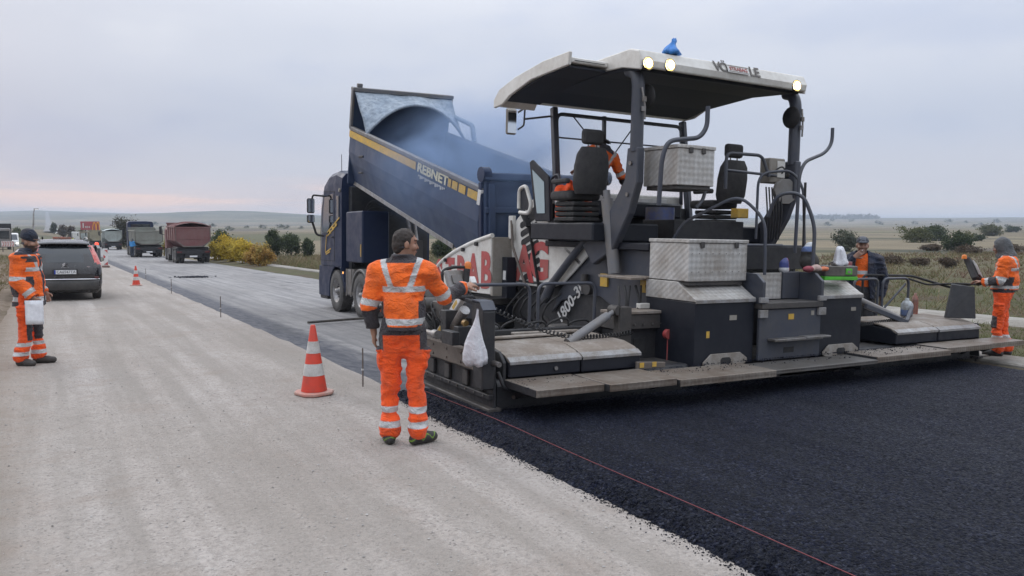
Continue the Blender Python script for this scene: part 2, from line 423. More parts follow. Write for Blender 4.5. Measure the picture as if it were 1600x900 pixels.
# bare brown soil on the left bank
lb = m.ramp(m.math('MULTIPLY_ADD', xo, -.25, m.math('MULTIPLY', n_b, .5)), [(.25, 0.0), (.5, 1.0)])
lb = m.math('MULTIPLY', lb, m.ramp(m.math('MULTIPLY', rr, 1 / 120.0), [(.5, 1.0), (1.0, 0.0)]))
soil = m.ramp(n_b, [(.3, (.13, .095, .066)), (.6, (.21, .165, .125)), (.75, (.27, .23, .19))])
c = m.mix(lb, c, soil)
m.set(col=c, rough=.95, spec=.15, normal=m.bump(m.math('ADD', n_b, m.math('MULTIPLY', n_c, .5)), .8, .12))
ground = add_obj('ground', pmesh('ground', V, F, m.m, True)); struct(ground)

# ---------------------------------------------------------------- dusty lane (left)
def sheet(name, xs, ys, zf, mat, edge=None):
    X, Y = np.meshgrid(xs, ys)
    if edge is not None: X = edge(X, Y)
    Z = zf(X, Y); V = np.stack([X, Y, Z], -1).reshape(-1, 3); a, b = X.shape; I = np.arange(a * b).reshape(a, b)
    F = np.stack([I[:-1, :-1], I[:-1, 1:], I[1:, 1:], I[1:, :-1]], -1).reshape(-1, 4)
    return add_obj(name, pmesh(name, V, F, mat, True))
m = MT('dusty_road')
xo, yo, zo = m.xyz()
big = m.noise(.5, 5, .6, sc3=(1.6, .5, 1)); mid = m.noise(3.5, 6, .7); fine = m.noise(28, 5, .75); grit = m.noise(110, 3, .7)
vor = m.voro(55, 'F1'); chips = m.voro(70, 'F1', out='Color'); chx = m.xyz(chips)
c = m.ramp(big, [(.30, (.33, .288, .252)), (.5, (.415, .370, .335)), (.7, (.468, .425, .392))])
c = m.mix(m.ramp(mid, [(.36, .5), (.58, 0.0)]), c, (.30, .262, .228))
c = m.mix(m.ramp(fine, [(.36, .6), (.55, 0.0)]), c, (.225, .205, .188))
c = m.mix(m.ramp(grit, [(.55, 0.0), (.78, .55)]), c, (.52, .50, .48))
c = m.mix(m.ramp(chx[0], [(.0, 0.0), (.975, .4)], 'CONSTANT'), c, (.50, .47, .44))
c = m.mix(m.ramp(chx[1], [(.0, 0.0), (.96, .6)], 'CONSTANT'), c, (.16, .145, .135))
# wheel tracks swept along the lane, and brown soil carried in from the left bank
wt = m.noise(1.1, 5, .6, sc3=(2.6, .12, 1)); c = m.mix(m.ramp(wt, [(.40, 0.0), (.60, .62)]), c, (.265, .238, .21))
eb = m.ramp(m.math('MULTIPLY_ADD', xo, -.55, m.math('MULTIPLY', mid, .8)), [(.40, 0.0), (.95, .9)])
c = m.mix(eb, c, (.195, .148, .11))
rb = m.math('MULTIPLY', m.ramp(m.noise(1.3, 4, .6), [(.56, 0.0), (.72, .4)]), 1.0); c = m.mix(rb, c, (.27, .215, .175))
h = m.math('ADD', m.math('MULTIPLY', fine, 1.0), m.math('MULTIPLY', m.math('SUBTRACT', .5, vor), .9))
h = m.math('ADD', h, m.math('MULTIPLY', mid, 1.2))
m.set(col=c, rough=.93, spec=.2, normal=m.bump(h, .9, .012))
lane = sheet('dusty_lane', [-1.35, -1.1, -.8, 0, 1, 2, 3, 3.3, 3.45], list(np.arange(-14, 40, .5)) + list(np.arange(40, 420, 5)), lambda X, Y: road_z(X, Y) + .012 * fbm(np.stack([X * 2, Y * 2, X * 0], -1), 3) - .10 * sstep(-.85, -1.35, X),
             m.m, edge=lambda X, Y: X + np.where(X < -.9, .14 * fbm(np.stack([Y * .9, X * 0, X * 0], -1), 3), 0) + np.where(X > 3.4, .05 * fbm(np.stack([Y * 3, X * 0, X * 0 + 2], -1), 3), 0))
struct(lane)

# ---------------------------------------------------------------- milled lane ahead of the paver
m = MT('milled_road')
xo, yo, zo = m.xyz()
big = m.noise(.35, 5, .6, sc3=(1.5, .35, 1)); mid = m.noise(2.6, 6, .7); fine = m.noise(24, 5, .75); st1 = m.noise(1.5, 5, .65, sc3=(3.0, .10, 1))
c = m.ramp(big, [(.3, (.215, .205, .20)), (.5, (.30, .288, .28)), (.72, (.36, .348, .34))])
c = m.mix(m.ramp(st1, [(.44, 0.0), (.60, .65)]), c, (.17, .167, .172))
c = m.mix(m.ramp(mid, [(.34, .55), (.55, 0.0)]), c, (.185, .178, .176))
c = m.mix(m.ramp(fine, [(.36, .4), (.6, 0.0)]), c, (.13, .128, .13))
# tack coat strip along the string line
sx = m.math('ADD', xo, m.math('MULTIPLY', m.math('SUBTRACT', mid, .5), .55))
tk = m.ramp(m.math('MULTIPLY', m.math('SUBTRACT', sx, 3.0), .5), [(.02, 0.0), (.06, 1.0), (.52, .95), (.72, 0.0)])
tkn = m.ramp(m.noise(7, 5, .7, sc3=(1, .5, 1)), [(.36, 1.0), (.62, .62)])
c = m.mix(m.math('MULTIPLY', tk, tkn), c, (.056, .060, .076))
sp = m.ramp(m.noise(.8, 5, .65, sc3=(1.0, .35, 1)), [(.60, 0.0), (.68, .7)]); c = m.mix(sp, c, (.085, .085, .09))
m.set(col=c, rough=.88, spec=.3, normal=m.bump(m.math('ADD', fine, m.math('MULTIPLY', mid, 1.5)), .8, .012))
mil = sheet('milled_lane', [3.36, 3.5, 3.65, 3.8, 4, 5, 7, 9, 11, 12.05, 12.15, 12.3, 12.4], list(np.arange(7.0, 40, .4)) + list(np.arange(40, 420, 5)), lambda X, Y: base_z(X, Y) - .012 + .012 * fbm(np.stack([X * 1.5, Y * 1.5, X * 0 + 3], -1), 3), m.m)
struct(mil)

# ---------------------------------------------------------------- fresh mat behind the paver
m = MT('fresh_asphalt')
g1 = m.voro(58, 'F1'); g2 = m.noise(70, 4, .7); g3 = m.noise(1.2, 5, .6); g4 = m.noise(240, 2, .6)
cc = m.voro(58, 'F1', out='Color'); cx = m.xyz(cc)
c = m.ramp(cx[0], [(.1, (.0018, .0022, .005)), (.6, (.0042, .0056, .0165)), (.9, (.012, .0155, .036)), (.99, (.055, .06, .085))])  # the rare pale cells put glints off the stones into the colour
c = m.mix(m.ramp(g3, [(.35, .5), (.65, 0.0)]), c, (.006, .007, .011))
h = m.math('ADD', m.math('MULTIPLY', m.math('SUBTRACT', .6, g1), 1.2), m.math('MULTIPLY', g2, .9))
m.set(col=c, rough=m.ramp(cx[1], [(.1, .45), (.9, .85)]), spec=m.ramp(m.noise(.9, 4, .6, sc3=(3.0, .06, 1)), [(.3, .15), (.7, .29)]), normal=m.bump(h, 1.0, .022))
m.b.inputs['Specular Tint'].default_value = (.80, .86, 1.0, 1); M_FRESH = m.m
yy = list(np.arange(-12, 0, .5)) + list(np.arange(0, 4.6, .018)) + list(np.arange(4.6, 8.4, .032))
cols0 = [0, .05, .11, .17, .24, .31, .38, .46, .56, .8, 2, 4, 6.5, 8.0, 8.55, 8.8]
cols = sorted(set([0, .03, .05, .08, .11, .14, .17, .20, .24, .27, .31, .345, .38, .42, .46, .50, .53, .56] + list(np.round(np.arange(.58, 3.6, .02), 3)) + list(np.round(np.arange(3.6, 8.0, .035), 3)) + [8.0, 8.2, 8.55, 8.8]))
prof = np.array([-.02, .02, .045, .05, .045, .052, .056, .05, .05, .05, .05, .05, .05, .05, .045, -.03])
def fe(X, Y):
    r = X.copy(); e = 3.24 + .05 * fbm(np.stack([Y * 2.2, Y * 0, Y * 0], -1), 4, 4) + .022 * vnoise(np.stack([Y * 19, Y * 0, Y * 0], -1), 2)
    k = sstep(.9, 0, X); return X * 1.0 + e * k + 3.3 * (1 - k)
_pX = np.array(cols0)
X0, Y0 = np.meshgrid(cols, yy); XX = fe(X0, Y0)
ZZ = road_z(XX, Y0) + np.interp(X0, _pX, prof) + (rng.random(X0.shape) - .5) * np.interp(X0, [0, .05, .42, .6, 12], [.016, .028, .018, .0085, .0085])
I = np.arange(X0.size).reshape(X0.shape); F = np.stack([I[:-1, :-1], I[:-1, 1:], I[1:, 1:], I[1:, :-1]], -1).reshape(-1, 4)
fresh = add_obj('fresh_asphalt_mat', pmesh('fresh_asphalt_mat', np.stack([XX, Y0, ZZ], -1).reshape(-1, 3), F, M_FRESH, False)); struct(fresh)

# loose grains along its edge, chips on the dusty lane: nobody could count them
ico = bmesh.new(); bmesh.ops.create_icosphere(ico, subdivisions=1, radius=1); IV = np.array([v.co[:] for v in ico.verts]); IF = np.array([[v.index for v in f.verts] for f in ico.faces]); ico.free()
OV = np.array([(1, 0, 0), (-1, 0, 0), (0, 1, 0), (0, -1, 0), (0, 0, 1), (0, 0, -1)], float); OF = np.array([(0, 2, 4), (2, 1, 4), (1, 3, 4), (3, 0, 4), (2, 0, 5), (1, 2, 5), (3, 1, 5), (0, 3, 5)])
def stones(name, P, rad, mat, flat=.7, bv=OV, bf=OF, col=None):
    n = len(P); sc = rad[:, None, None] * (1 + .45 * (rng.random((n, len(bv), 1)) - .5)); v = bv[None] * sc
    a = rng.random(n) * 6.283; ca, sa = np.cos(a), np.sin(a)
    x = v[..., 0] * ca[:, None] - v[..., 1] * sa[:, None]; y = (v[..., 0] * sa[:, None] + v[..., 1] * ca[:, None]) * (.6 + .6 * rng.random((n, 1))); z = v[..., 2] * flat
    V = np.stack([x, y, z], -1) + P[:, None]; F = (bf[None] + (np.arange(n) * len(bv))[:, None, None]).reshape(-1, 3)
    cc = np.repeat(col, len(bv), 0) if col is not None else None
    return add_obj(name, pmesh(name, V.reshape(-1, 3), F, mat, False, cc))
n = 9000; Y = 1.2 + 7.2 * rng.random(n) ** 1.3; X = 3.27 + .05 * fbm(np.stack([Y * 2.2, Y * 0, Y * 0], -1), 4, 4) + np.abs(rng.normal(0, .13, n)) * np.where(rng.random(n) < .22, -.42, 1.0)
Zm = np.interp(X - 3.27, _pX, prof, left=0)
o = stones('loose_asphalt_grains', np.stack([X, Y, road_z(X, Y) + np.maximum(Zm, 0) + .003], -1), .003 + .006 * rng.random(n) ** 2, M_FRESH); struct(o, 'stuff', 'loose black asphalt grains spilled along the edge of the fresh mat', 'grains')
n = 9000; Y = 2.2 + 16 * rng.random(n) ** 1.6; X = -1.2 + 4.5 * rng.random(n)
m = vcol('stone_chip', .9)
k = rng.random((n, 1)); cc = np.array((.20, .185, .17)) * (1 - k) + np.array((.50, .48, .46)) * k
o = stones('gravel_chips', np.stack([X, Y, road_z(X, Y) + .004], -1), .002 + .009 * rng.random(n) ** 6, m, .55, col=cc); struct(o, 'stuff', 'small stone chips scattered over the dusty lane', 'gravel')
# a spilled heap of asphalt further up the milled lane
p = at(300, 433, base_z); n = 500; P = np.array(p) + np.stack([rng.normal(0, .34, n), rng.normal(0, .22, n), np.abs(rng.normal(0, .012, n))], -1)
o = stones('spilled_asphalt', P, .02 + .05 * rng.random(n), M_FRESH, .5); struct(o, 'stuff', 'small black heap of spilled asphalt on the milled lane', 'asphalt')

# ---------------------------------------------------------------- concrete strip on the right edge, service path beyond
m = MT('old_concrete')
c = m.ramp(m.noise(1.4, 6, .65), [(.3, (.20, .185, .16)), (.55, (.32, .30, .27)), (.75, (.38, .36, .33))]); c = m.mix(m.ramp(m.noise(14, 5, .7), [(.35, .55), (.58, 0.0)]), c, (.17, .155, .13))
m.set(col=c, rough=.9, spec=.2, normal=m.bump(m.noise(20, 5, .7), .6, .012)); M_CONC = m.m
slab = MB()
slab.loft([[(-.36, -1.485, -.1), (.36, -1.485, -.1), (.36, -1.485, .035), (.33, -1.485, .06), (-.33, -1.485, .06), (-.36, -1.485, .035)], [(-.36, 1.485, -.1), (.36, 1.485, -.1), (.36, 1.485, .035), (.33, 1.485, .06), (-.33, 1.485, .06), (-.36, 1.485, .035)]], smooth=False)
kme = slab.mesh('edge_slab', M_CONC)
strip = bpy.data.objects.new('kerb_strip', None); COL.objects.link(strip); strip['kind'] = 'structure'
for i in range(34):
    y = -2 + i * 3.0 + 1.5
    o = add_obj('edge_slab', kme, strip); o.location = (12.72 + random.uniform(-.02, .02), y, float(road_z(12.7, y)) + random.uniform(-.02, .02)); o.rotation_euler = (math.atan2(float(road_z(12.7, y + 1.5) - road_z(12.7, y - 1.5)), 3), random.uniform(-.02, .02), random.uniform(-.012, .012))
ps = sheet('service_path', [21.2, 21.4, 22.0, 22.7, 22.9], list(np.arange(-30, 24, 1.0)), lambda X, Y: terr_z(X, Y) + .10 - .14 * (np.abs(X - 22.05) > .75), M_CONC, edge=lambda X, Y: X + .06 * fbm(np.stack([Y, Y * 0, Y * 0], -1), 3)); struct(ps)
# the road climbing the far side of the valley
m = MT('far_road_surface'); m.set(col=m.ramp(m.noise(.05, 4), [(.3, (.13, .125, .12)), (.7, (.18, .175, .17))]), rough=.85)
fy = np.array([y for y in ys if 400 < y < 3400]); X = np.stack([fy * 0 - 1.5, fy * 0 + 7], -1); Y = np.stack([fy, fy], -1)
Vv = np.stack([X, Y, terr_z(X, Y).max(1, keepdims=True) + np.zeros((1, 2)) + .35], -1).reshape(-1, 3); I = np.arange(len(Vv)).reshape(-1, 2); F = np.stack([I[:-1, 0], I[:-1, 1], I[1:, 1], I[1:, 0]], -1)
struct(add_obj('far_road', pmesh('far_road', Vv, F, m.m)))
# ================================================================ materials of the machines
GREY = paint('slate_paint', (.044, .052, .076), .42, dirt=(.070, .071, .078), amt=.32, scale=2.2)
BLACK = paint('black_panel', (.0075, .009, .0155), .45, dirt=(.017, .019, .026), amt=.34, scale=2.0, spec=.35)
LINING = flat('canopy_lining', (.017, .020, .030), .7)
DARK = paint('dark_steel', (.010, .0115, .0165), .55, dirt=(.032, .031, .032), amt=.42, scale=4.0, bump=.3)
GRIME = paint('grimy_steel', (.020, .0215, .027), .6, dirt=(.072, .065, .059), amt=.5, scale=3.2, bump=.4)
CREAM = paint('cream_paint', (.74, .73, .69), .4, dirt=(.50, .47, .42), amt=.24, scale=1.8)
CREAM2 = paint('dusty_cream_paint', (.36, .345, .31), .6, dirt=(.25, .225, .19), amt=.5, scale=2.2)
RUBBER = paint('rubber', (.011, .0115, .014), .75, dirt=(.036, .034, .033), amt=.35, scale=5)
RUST = paint('rust_paint', (.085, .07, .06), .8, dirt=(.15, .125, .105), amt=.55, scale=5, bump=.4)
STEEL = paint('bare_steel', (.38, .38, .39), .42, metal=.75, dirt=(.16, .14, .12), amt=.4, scale=5)
SILVER = paint('silver_strip', (.42, .43, .45), .45, metal=.3, dirt=(.22, .2, .18), amt=.4, scale=7)
RED = paint('red_lettering', (.46, .022, .032), .5, dirt=(.33, .13, .11), amt=.36)
YEL = paint('yellow_sticker', (.72, .42, .03), .55, dirt=(.4, .28, .1), amt=.3, scale=9)
WHT = paint('white_paint', (.74, .74, .73), .5, dirt=(.5, .48, .45), amt=.3)
ORG = paint('orange_plastic', (.85, .22, .02), .45, dirt=(.5, .16, .04), amt=.2, scale=10)
SEAT = paint('seat_fabric', (.024, .024, .027), .85, dirt=(.055, .053, .053), amt=.45, scale=6, bump=.4)
PLATEM = paint('oval_plate', (.40, .385, .36), .6, dirt=(.22, .19, .16), amt=.5, scale=6)
PWOOD = paint('dusty_plate', (.40, .375, .345), .85, dirt=(.20, .165, .135), amt=.55, scale=3.0, bump=.5)
def tread(name, base, dirt, amt, per=.075, metal=.35):
    m = MT(name); x, y, z = m.xyz(); k = 2 * math.pi / (2 * per)
    u = m.math('ADD', m.math('ADD', x, y), z); v = m.math('SUBTRACT', m.math('SUBTRACT', x, z), m.math('MULTIPLY', y, .5))
    p = m.math('MULTIPLY', m.math('SINE', m.math('MULTIPLY', u, k)), m.math('SINE', m.math('MULTIPLY', v, k)))
    q = m.ramp(m.math('MULTIPLY_ADD', p, .5, .5), [(.25, .0), (.75, 1.0)])
    c = m.mix(q, tuple(b * .87 for b in base), tuple(min(1, b * 1.08) for b in base))
    c = m.mix(m.ramp(m.math('MULTIPLY_ADD', m.noise(2.6, 6, .65), .7, m.math('MULTIPLY', m.noise(22, 4, .6), .3)), [(.5 - amt * .4, 0.0), (.78 - amt * .3, .85)]), c, dirt)
    m.set(col=c, rough=.5, metal=metal, normal=m.bump(p, .35, .004)); return m.m
TREAD = tread('tread_plate', (.52, .51, .49), (.24, .195, .15), .25)
TREADD = tread('worn_tread_plate', (.31, .285, .25), (.125, .09, .066), .66, .05)
GRATE = tread('grating_plate', (.13, .125, .12), (.07, .06, .05), .5, .03, .2)
LAMP = glow('work_lamp_glow', (1.0, .88, .55), 14.0)
LGLASS = glass('lamp_glass', (.9, .9, .85), .35)
MIRR = MT('mirror_glass').set(col=(.75, .78, .8), metal=1.0, rough=.06).m

# ================================================================ the paver
_tilt = math.atan(.022)
pav = thing('asphalt_paver', 'large cream and slate asphalt paver with a lit canopy and wide screed', 'paver', (8.03, 7.0, -.022 * 8.03), rot=(0, _tilt, 0))
def P(mb, name, mat, parent=None, bevel=.006, **k): return mb.build(name, mat, parent or pav, bevel, **k)
def bolt_row(parent, pts, r=.016, ax='y', mat=None, d=.018):
    for p in pts:
        q = list(p); i = 'xyz'.index(ax); q[i] -= d
        MB().cyl(p, q, r, n=6, smooth=False).build('bolt', mat or STEEL, parent)
def u_rail(name, p0, p1, h, r=.021, parent=None, fil=.12, mat=None):
    a, b = Vector(p0), Vector(p1)
    return P(MB().tube([a, a + Vector((0, 0, h)), b + Vector((0, 0, h)), b], r, 10, fil), name, mat or GREY, parent, 0)

# ---- screed -------------------------------------------------------------
scr = P(MB().box(-4.1, 4.2, .10, 1.1, .03, .30), 'screed_frame', GRIME, bevel=.01)
P(MB().prism([(.02, .02), (.02, .26), (.06, .32), (.18, .32), (.18, .02)], 'x', -4.14, -1.55), 'screed_rear_plate', DARK, scr)
P(MB().prism([(.02, .02), (.02, .26), (.06, .32), (.18, .32), (.18, .02)], 'x', 1.6, 4.2), 'screed_rear_plate', DARK, scr)
P(MB().prism([(.10, .02), (.10, .22), (.16, .28), (.3, .28), (.3, .02)], 'x', -1.55, 1.6), 'screed_rear_plate', DARK, scr)
bolt_row(scr, [(x, .018, .14) for x in np.arange(-3.95, -1.6, .26)], .02, 'y', RUST)
bolt_row(scr, [(x, .018, .14) for x in np.arange(1.8, 4.1, .3)], .02, 'y', RUST)
# hoods over the extensions: black faces, dusty top plates, a bright strip
def hood(x0, x1, splits, zo=0.0):
    xs = [x0] + splits + [x1]
    for i, (a, b) in enumerate(zip(xs, xs[1:])):
        dy = -.012 * (i % 2); a2, b2 = a + .006, b - .006
        P(MB().prism([(.0 + dy, .34), (.0 + dy, .50), (.12, .555), (.85, .60), (.92, .55), (.92, .34)], 'x', a2, b2), 'hood', BLACK, bevel=.012)
        P(MB().prism([(-.012 + dy, .505), (.10 + dy, .567), (.30 + dy, .612), (.92, .632), (.92, .61), (.30 + dy, .59), (.10 + dy, .55), (.02 + dy, .495)], 'x', a2, b2), 'hood_top', PWOOD, bevel=.004)
        P(MB().prism([(-.020 + dy, .480), (-.020 + dy, .512), (.05 + dy, .552), (.05 + dy, .545), (-.012 + dy, .50), (-.012 + dy, .48)], 'x', a2, b2), 'edge_strip', SILVER, bevel=.002)
hood(-4.02, -2.31, [-3.12]); hood(2.32, 4.36, [3.30])
P(MB().prism([(.03, .20), (.03, .50), (.14, .60), (.40, .62), (.40, .2)], 'x', -4.07, -4.03), 'hood_side_plate', DARK)
MB().cyl((-3.45, -.004, .41), (-3.45, -.022, .41), .022, n=10).build('hood_lock', STEEL, pav)
# loose boards and rails behind the hoods
P(MB().obox((-3.35, .78, .652), (1.1, .10, .025), (0, 0, .05)).obox((-3.0, .90, .665), (.9, .08, .03), (0, 0, -.04)), 'loose_board', PWOOD)
P(MB().box(-4.0, -1.6, .98, 1.06, .62, .70), 'rear_rail', DARK)
# walkway plates
def step(x0, x1, y0, y1, z1, mat, th=.075):
    o = P(MB().box(x0, x1, y0, y1, z1 - .012, z1), 'walkway_plate', mat, bevel=.003)
    P(MB().box(x0 + .002, x1 - .002, y0 - .004, y0 + .012, z1 - th, z1 - .002), 'walkway_edge', mat, o, .003)
    P(MB().box(x0 - .003, x0 + .012, y0 + .012, y1, z1 - th, z1 - .003), 'walkway_side', DARK, o, .003)
    for x in (x0 + .18, x1 - .18): P(MB().prism([(y0 + .06, z1 - .015), (y1, z1 - .015), (y1 + .16, z1 - .22), (y1 + .10, z1 - .24)], 'x', x - .02, x + .02), 'bracket', DARK, o, .004)
step(-4.08, -3.28, -.64, -.03, .34, TREADD); step(-3.27, -2.40, -.72, -.09, .345, TREADD); step(-2.36, -.92, -.73, -.16, .325, TREADD)
step(-.91, 1.05, -.62, -.14, .30, GRATE, .05); step(1.07, 2.66, -.60, -.10, .33, TREADD); step(2.68, 3.78, -.53, -.08, .345, TREADD); step(3.79, 4.72, -.49, -.09, .345, TREADD)
P(MB().prism([(-2.42, .33), (-2.42, .42), (-2.0, .39), (-2.0, .33)], 'y', -.08, -.05), 'kick_plate', RUST); 
for x in (-2.38, -2.2): P(MB().box(x, x + .06, -.086, -.081, .35, .405), 'warning_sticker', YEL, bevel=0)
# left end gate: skid, rusty channel, post
eg = P(MB().prism([(-.02, .05), (.02, .62), (.9, .62), (1.55, .50), (1.66, .28), (1.66, .05)], 'x', -4.20, -4.165), 'end_gate', DARK)
P(MB().box(-4.27, -4.12, -.05, 1.72, .012, .055), 'skid', GRIME, eg, .008)
P(MB().prism([(1.72, .055), (1.95, .16), (1.93, .18), (1.68, .075)], 'x', -4.26, -4.13), 'skid_nose', DARK, eg)
P(MB().box(-4.29, -4.202, .06, 1.6, .40, .60), 'channel', RUST, eg, .012)
P(MB().box(-4.255, -4.203, -.02, 1.66, .14, .19), 'rail', DARK, eg, .006)
for y in (.15, .5, .95, 1.35): P(MB().box(-4.24, -4.205, y, y + .12, .20, .36), 'wear_block', GRIME, eg)
bolt_row(eg, [(-4.292, y, z) for y in (.2, .55, .9, 1.25) for z in (.45, .55)], .014, 'x', RUST, .012)
bolt_row(eg, [(-4.257, y, .17) for y in np.arange(.1, 1.6, .2)], .012, 'x', STEEL, .01)
P(MB().prism([(-.035, .25), (-.035, 1.04), (.04, 1.12), (.22, 1.13), (.22, .60), (.12, .25)], 'x', -4.345, -4.20), 'end_post', DARK, eg, .012)
P(MB().prism([(-.03, 1.05), (.04, 1.125), (.22, 1.135), (.22, 1.145), (.035, 1.14), (-.04, 1.055)], 'x', -4.35, -4.195), 'post_cap', GREY, eg, .003)
MB().cyl((-4.22, -.03, .52), (-4.22, -.16, .52), .028, n=10).build('spigot', STEEL, eg)
P(MB().tube([(-4.15, -.01, .42), (-4.1, -.05, .26), (-3.9, -.08, .20), (-3.86, -.05, .30)], .02, 8, .05), 'step_arm', DARK, eg, 0)
# adjusting spindles and frames on the left end
P(MB().box(-4.26, -4.0, 1.0, 1.14, .60, .95).box(-4.24, -4.05, .72, .84, .58, .80), 'spindle_block', DARK, eg)
P(MB().cyl((-4.40, .95, .70), (-4.40, 2.15, .68), .035, n=12).cyl((-4.40, 1.0, .70), (-4.40, .9, .70), .05, n=12), 'side_tube', STEEL, eg, 0)
P(MB().box(-4.44, -4.35, .46, .72, .64, .78), 'junction_box', DARK, eg)
wb = P(MB().beam((-4.12, 1.72, .42), (-4.12, .62, 1.32), .09, .07, (1, 0, 0)), 'white_boom', WHT, eg, .008)
for t in (.30, .66): 
    p = Vector((-4.16, 1.72, .42)).lerp(Vector((-4.16, .62, 1.32)), t); M = frame(p, Vector((0, -1.1, .9)), (0, .9, 1.1))
    P(MB().box(-.07, .07, -.025, .025, -.012, -.004, M), 'warning_sticker', YEL, wb, 0)
P(MB().cyl((-4.15, 1.15, .62), (-4.15, .75, .98), .06, n=12), 'boom_cylinder', STEEL, wb, 0)
# hoses and clutter around the left end
hs = MB()
for k in range(9):
    y0 = 1.0 + .12 * k; hs.tube([(-4.2 + .03 * (k % 3), y0, .66), (-4.28 + .05 * (k % 2), y0 + .12, .86 + .05 * (k % 4)), (-4.1, y0 + .3, .95 - .04 * (k % 3)), (-3.9, y0 + .35, .7)], .013, 6, .12)
P(hs, 'hydraulic_hose', RUBBER, eg, 0)
P(MB().box(-4.2, -3.9, 1.2, 1.5, .8, 1.02).cyl((-4.22, 1.7, .95), (-3.8, 1.7, .95), .09).cyl((-4.24, 1.7, .95), (-4.22, 1.7, .95), .06), 'valve_block', GRIME, eg, .01)
P(MB().cyl((-4.4, .28, .9), (-4.4, .22, .9), .03).cyl((-4.38, .3, .93), (-4.38, .3, .86), .018), 'brass_fitting', paint('brass', (.45, .29, .09), .4, metal=.6, dirt=(.15, .1, .05)), eg, 0)
# remote control panel the operator's hand rests on
cp = P(MB().obox((-4.42, .42, 1.30), (.26, .05, .27), (R(-22), 0, R(18))), 'control_panel', paint('panel_grey', (.34, .35, .36), .5), pav, .012)
P(MB().obox((-4.42, .398, 1.34), (.14, .012, .09), (R(-22), 0, R(18))), 'screen', paint('screen_grey', (.10, .115, .14), .2), cp, .002)
P(MB().tube([(-4.57, .43, 1.18), (-4.55, .50, 1.42), (-4.44, .50, 1.46), (-4.31, .46, 1.46)], .018, 8, .06), 'guard_bar', RUBBER, cp, 0)
P(MB().tube([(-4.33, .40, 1.22), (-4.29, .44, 1.44)], .036, 10), 'grip', RUBBER, cp, 0)
P(MB().lathe([(.0, .075), (.022, .072), (.035, .055), (.037, .02), (.037, 0.0)], (-4.275, .45, 1.445), 'z', 14), 'signal_cap', ORG, cp, 0)
P(MB().box(-4.5, -4.28, .30, .50, 1.145, 1.175).beam((-4.42, .42, 1.17), (-4.30, .2, 1.10), .05, .04), 'panel_bracket', DARK, cp)
P(MB().tube([(-4.33, .40, 1.25), (-4.25, .36, 1.15), (-4.2, .4, 1.12)], .012, 6, .05), 'cable', RUBBER, cp, 0)
def coil(p0, p1, turns, r, sag, rt=.008):
    pts = []; p0, p1 = Vector(p0), Vector(p1); n = turns * 9; d = (p1 - p0).normalized(); x = d.cross(Vector((0, 0, 1))).normalized(); y = x.cross(d)
    for i in range(n + 1):
        t = i / n; c = p0.lerp(p1, t) - Vector((0, 0, sag * 4 * t * (1 - t))); a = 2 * math.pi * turns * t
        pts.append(c + x * (math.cos(a) * r) + y * (math.sin(a) * r))
    return MB().tube(pts, rt, 5)
P(coil((-4.2, .35, 1.12), (-2.95, .45, .66), 24, .024, .05), 'coiled_cable', RUBBER, pav, 0)
P(coil((-2.95, .45, .66), (-2.0, .55, .66), 20, .024, .02), 'coiled_cable', RUBBER, pav, 0)
# guard rails and stays on the extensions
for s, (x0, x1) in (('l', (-3.95, -3.02)), ('l', (-2.90, -2.05)), ('r', (2.62, 3.20)), ('r', (3.32, 3.98))):
    y = 1.25 if s == 'l' else .95
    u_rail('guard_rail', (x0, y, .55), (x1, y, .55), .66)
P(MB().tube([(3.1, 1.15, .6), (3.1, 1.15, 1.26), (4.2, 1.05, 1.24), (4.9, .8, 1.05), (5.5, .7, 1.12)], .02, 8, .1).tube([(3.98, .95, 1.2), (4.4, .9, 1.1), (5.0, .75, 1.12), (5.45, .65, 1.1)], .016, 8, .1), 'cable_loom', RUBBER, pav, 0)
P(MB().beam((3.3, .98, .65), (3.95, .98, 1.12), .03, .03).beam((2.3, .5, .85), (3.0, .3, .60), .07, .07).beam((3.0, .3, .62), (3.6, .62, .78), .05, .05), 'stay', GREY)
P(coil((2.0, .35, .60), (3.2, .45, .64), 20, .022, .0), 'coiled_cable', RUBBER, pav, 0)
# right end gate with its leaning black plate
eg2 = P(MB().prism([(-.02, .05), (.02, .56), (.9, .56), (1.66, .28), (1.66, .05)], 'x', 4.37, 4.40), 'end_gate', DARK)
P(MB().box(4.3, 4.45, -.05, 1.7, .012, .055), 'skid', GRIME, eg2)
P(MB().add([(3.98, .30, .63), (4.36, .05, .63), (4.40, .12, 1.12), (4.15, .33, 1.15), (4.02, .36, .63), (4.42, .13, .63), (4.46, .18, 1.11), (4.20, .38, 1.16)], [(0, 1, 2, 3), (7, 6, 5, 4), (0, 4, 5, 1), (1, 5, 6, 2), (2, 6, 7, 3), (3, 7, 4, 0)]), 'end_post', DARK, eg2, .008, fix=True)
P(MB().obox((4.86, .42, 1.34), (.30, .10, .42), (R(-30), R(25), R(10))), 'control_panel', RUBBER, eg2, .02)
P(MB().obox((4.88, .36, 1.37), (.2, .02, .28), (R(-30), R(25), R(10))), 'panel_face', paint('panel_white', (.5, .5, .5), .5), eg2, .004)
P(MB().lathe([(.0, .07), (.025, .065), (.037, .045), (.037, 0)], (4.72, .50, 1.54), 'z', 14), 'signal_cap', ORG, eg2, 0)
P(MB().cyl((4.1, .9, .62), (4.1, .9, .86), .05).lathe([(.05, .0), (.04, .05), (.02, .08), (.02, .11), (0, .11)], (4.1, .9, .86)), 'lubricant_bottle', paint('red_bottle', (.5, .08, .03), .4), eg2, 0)
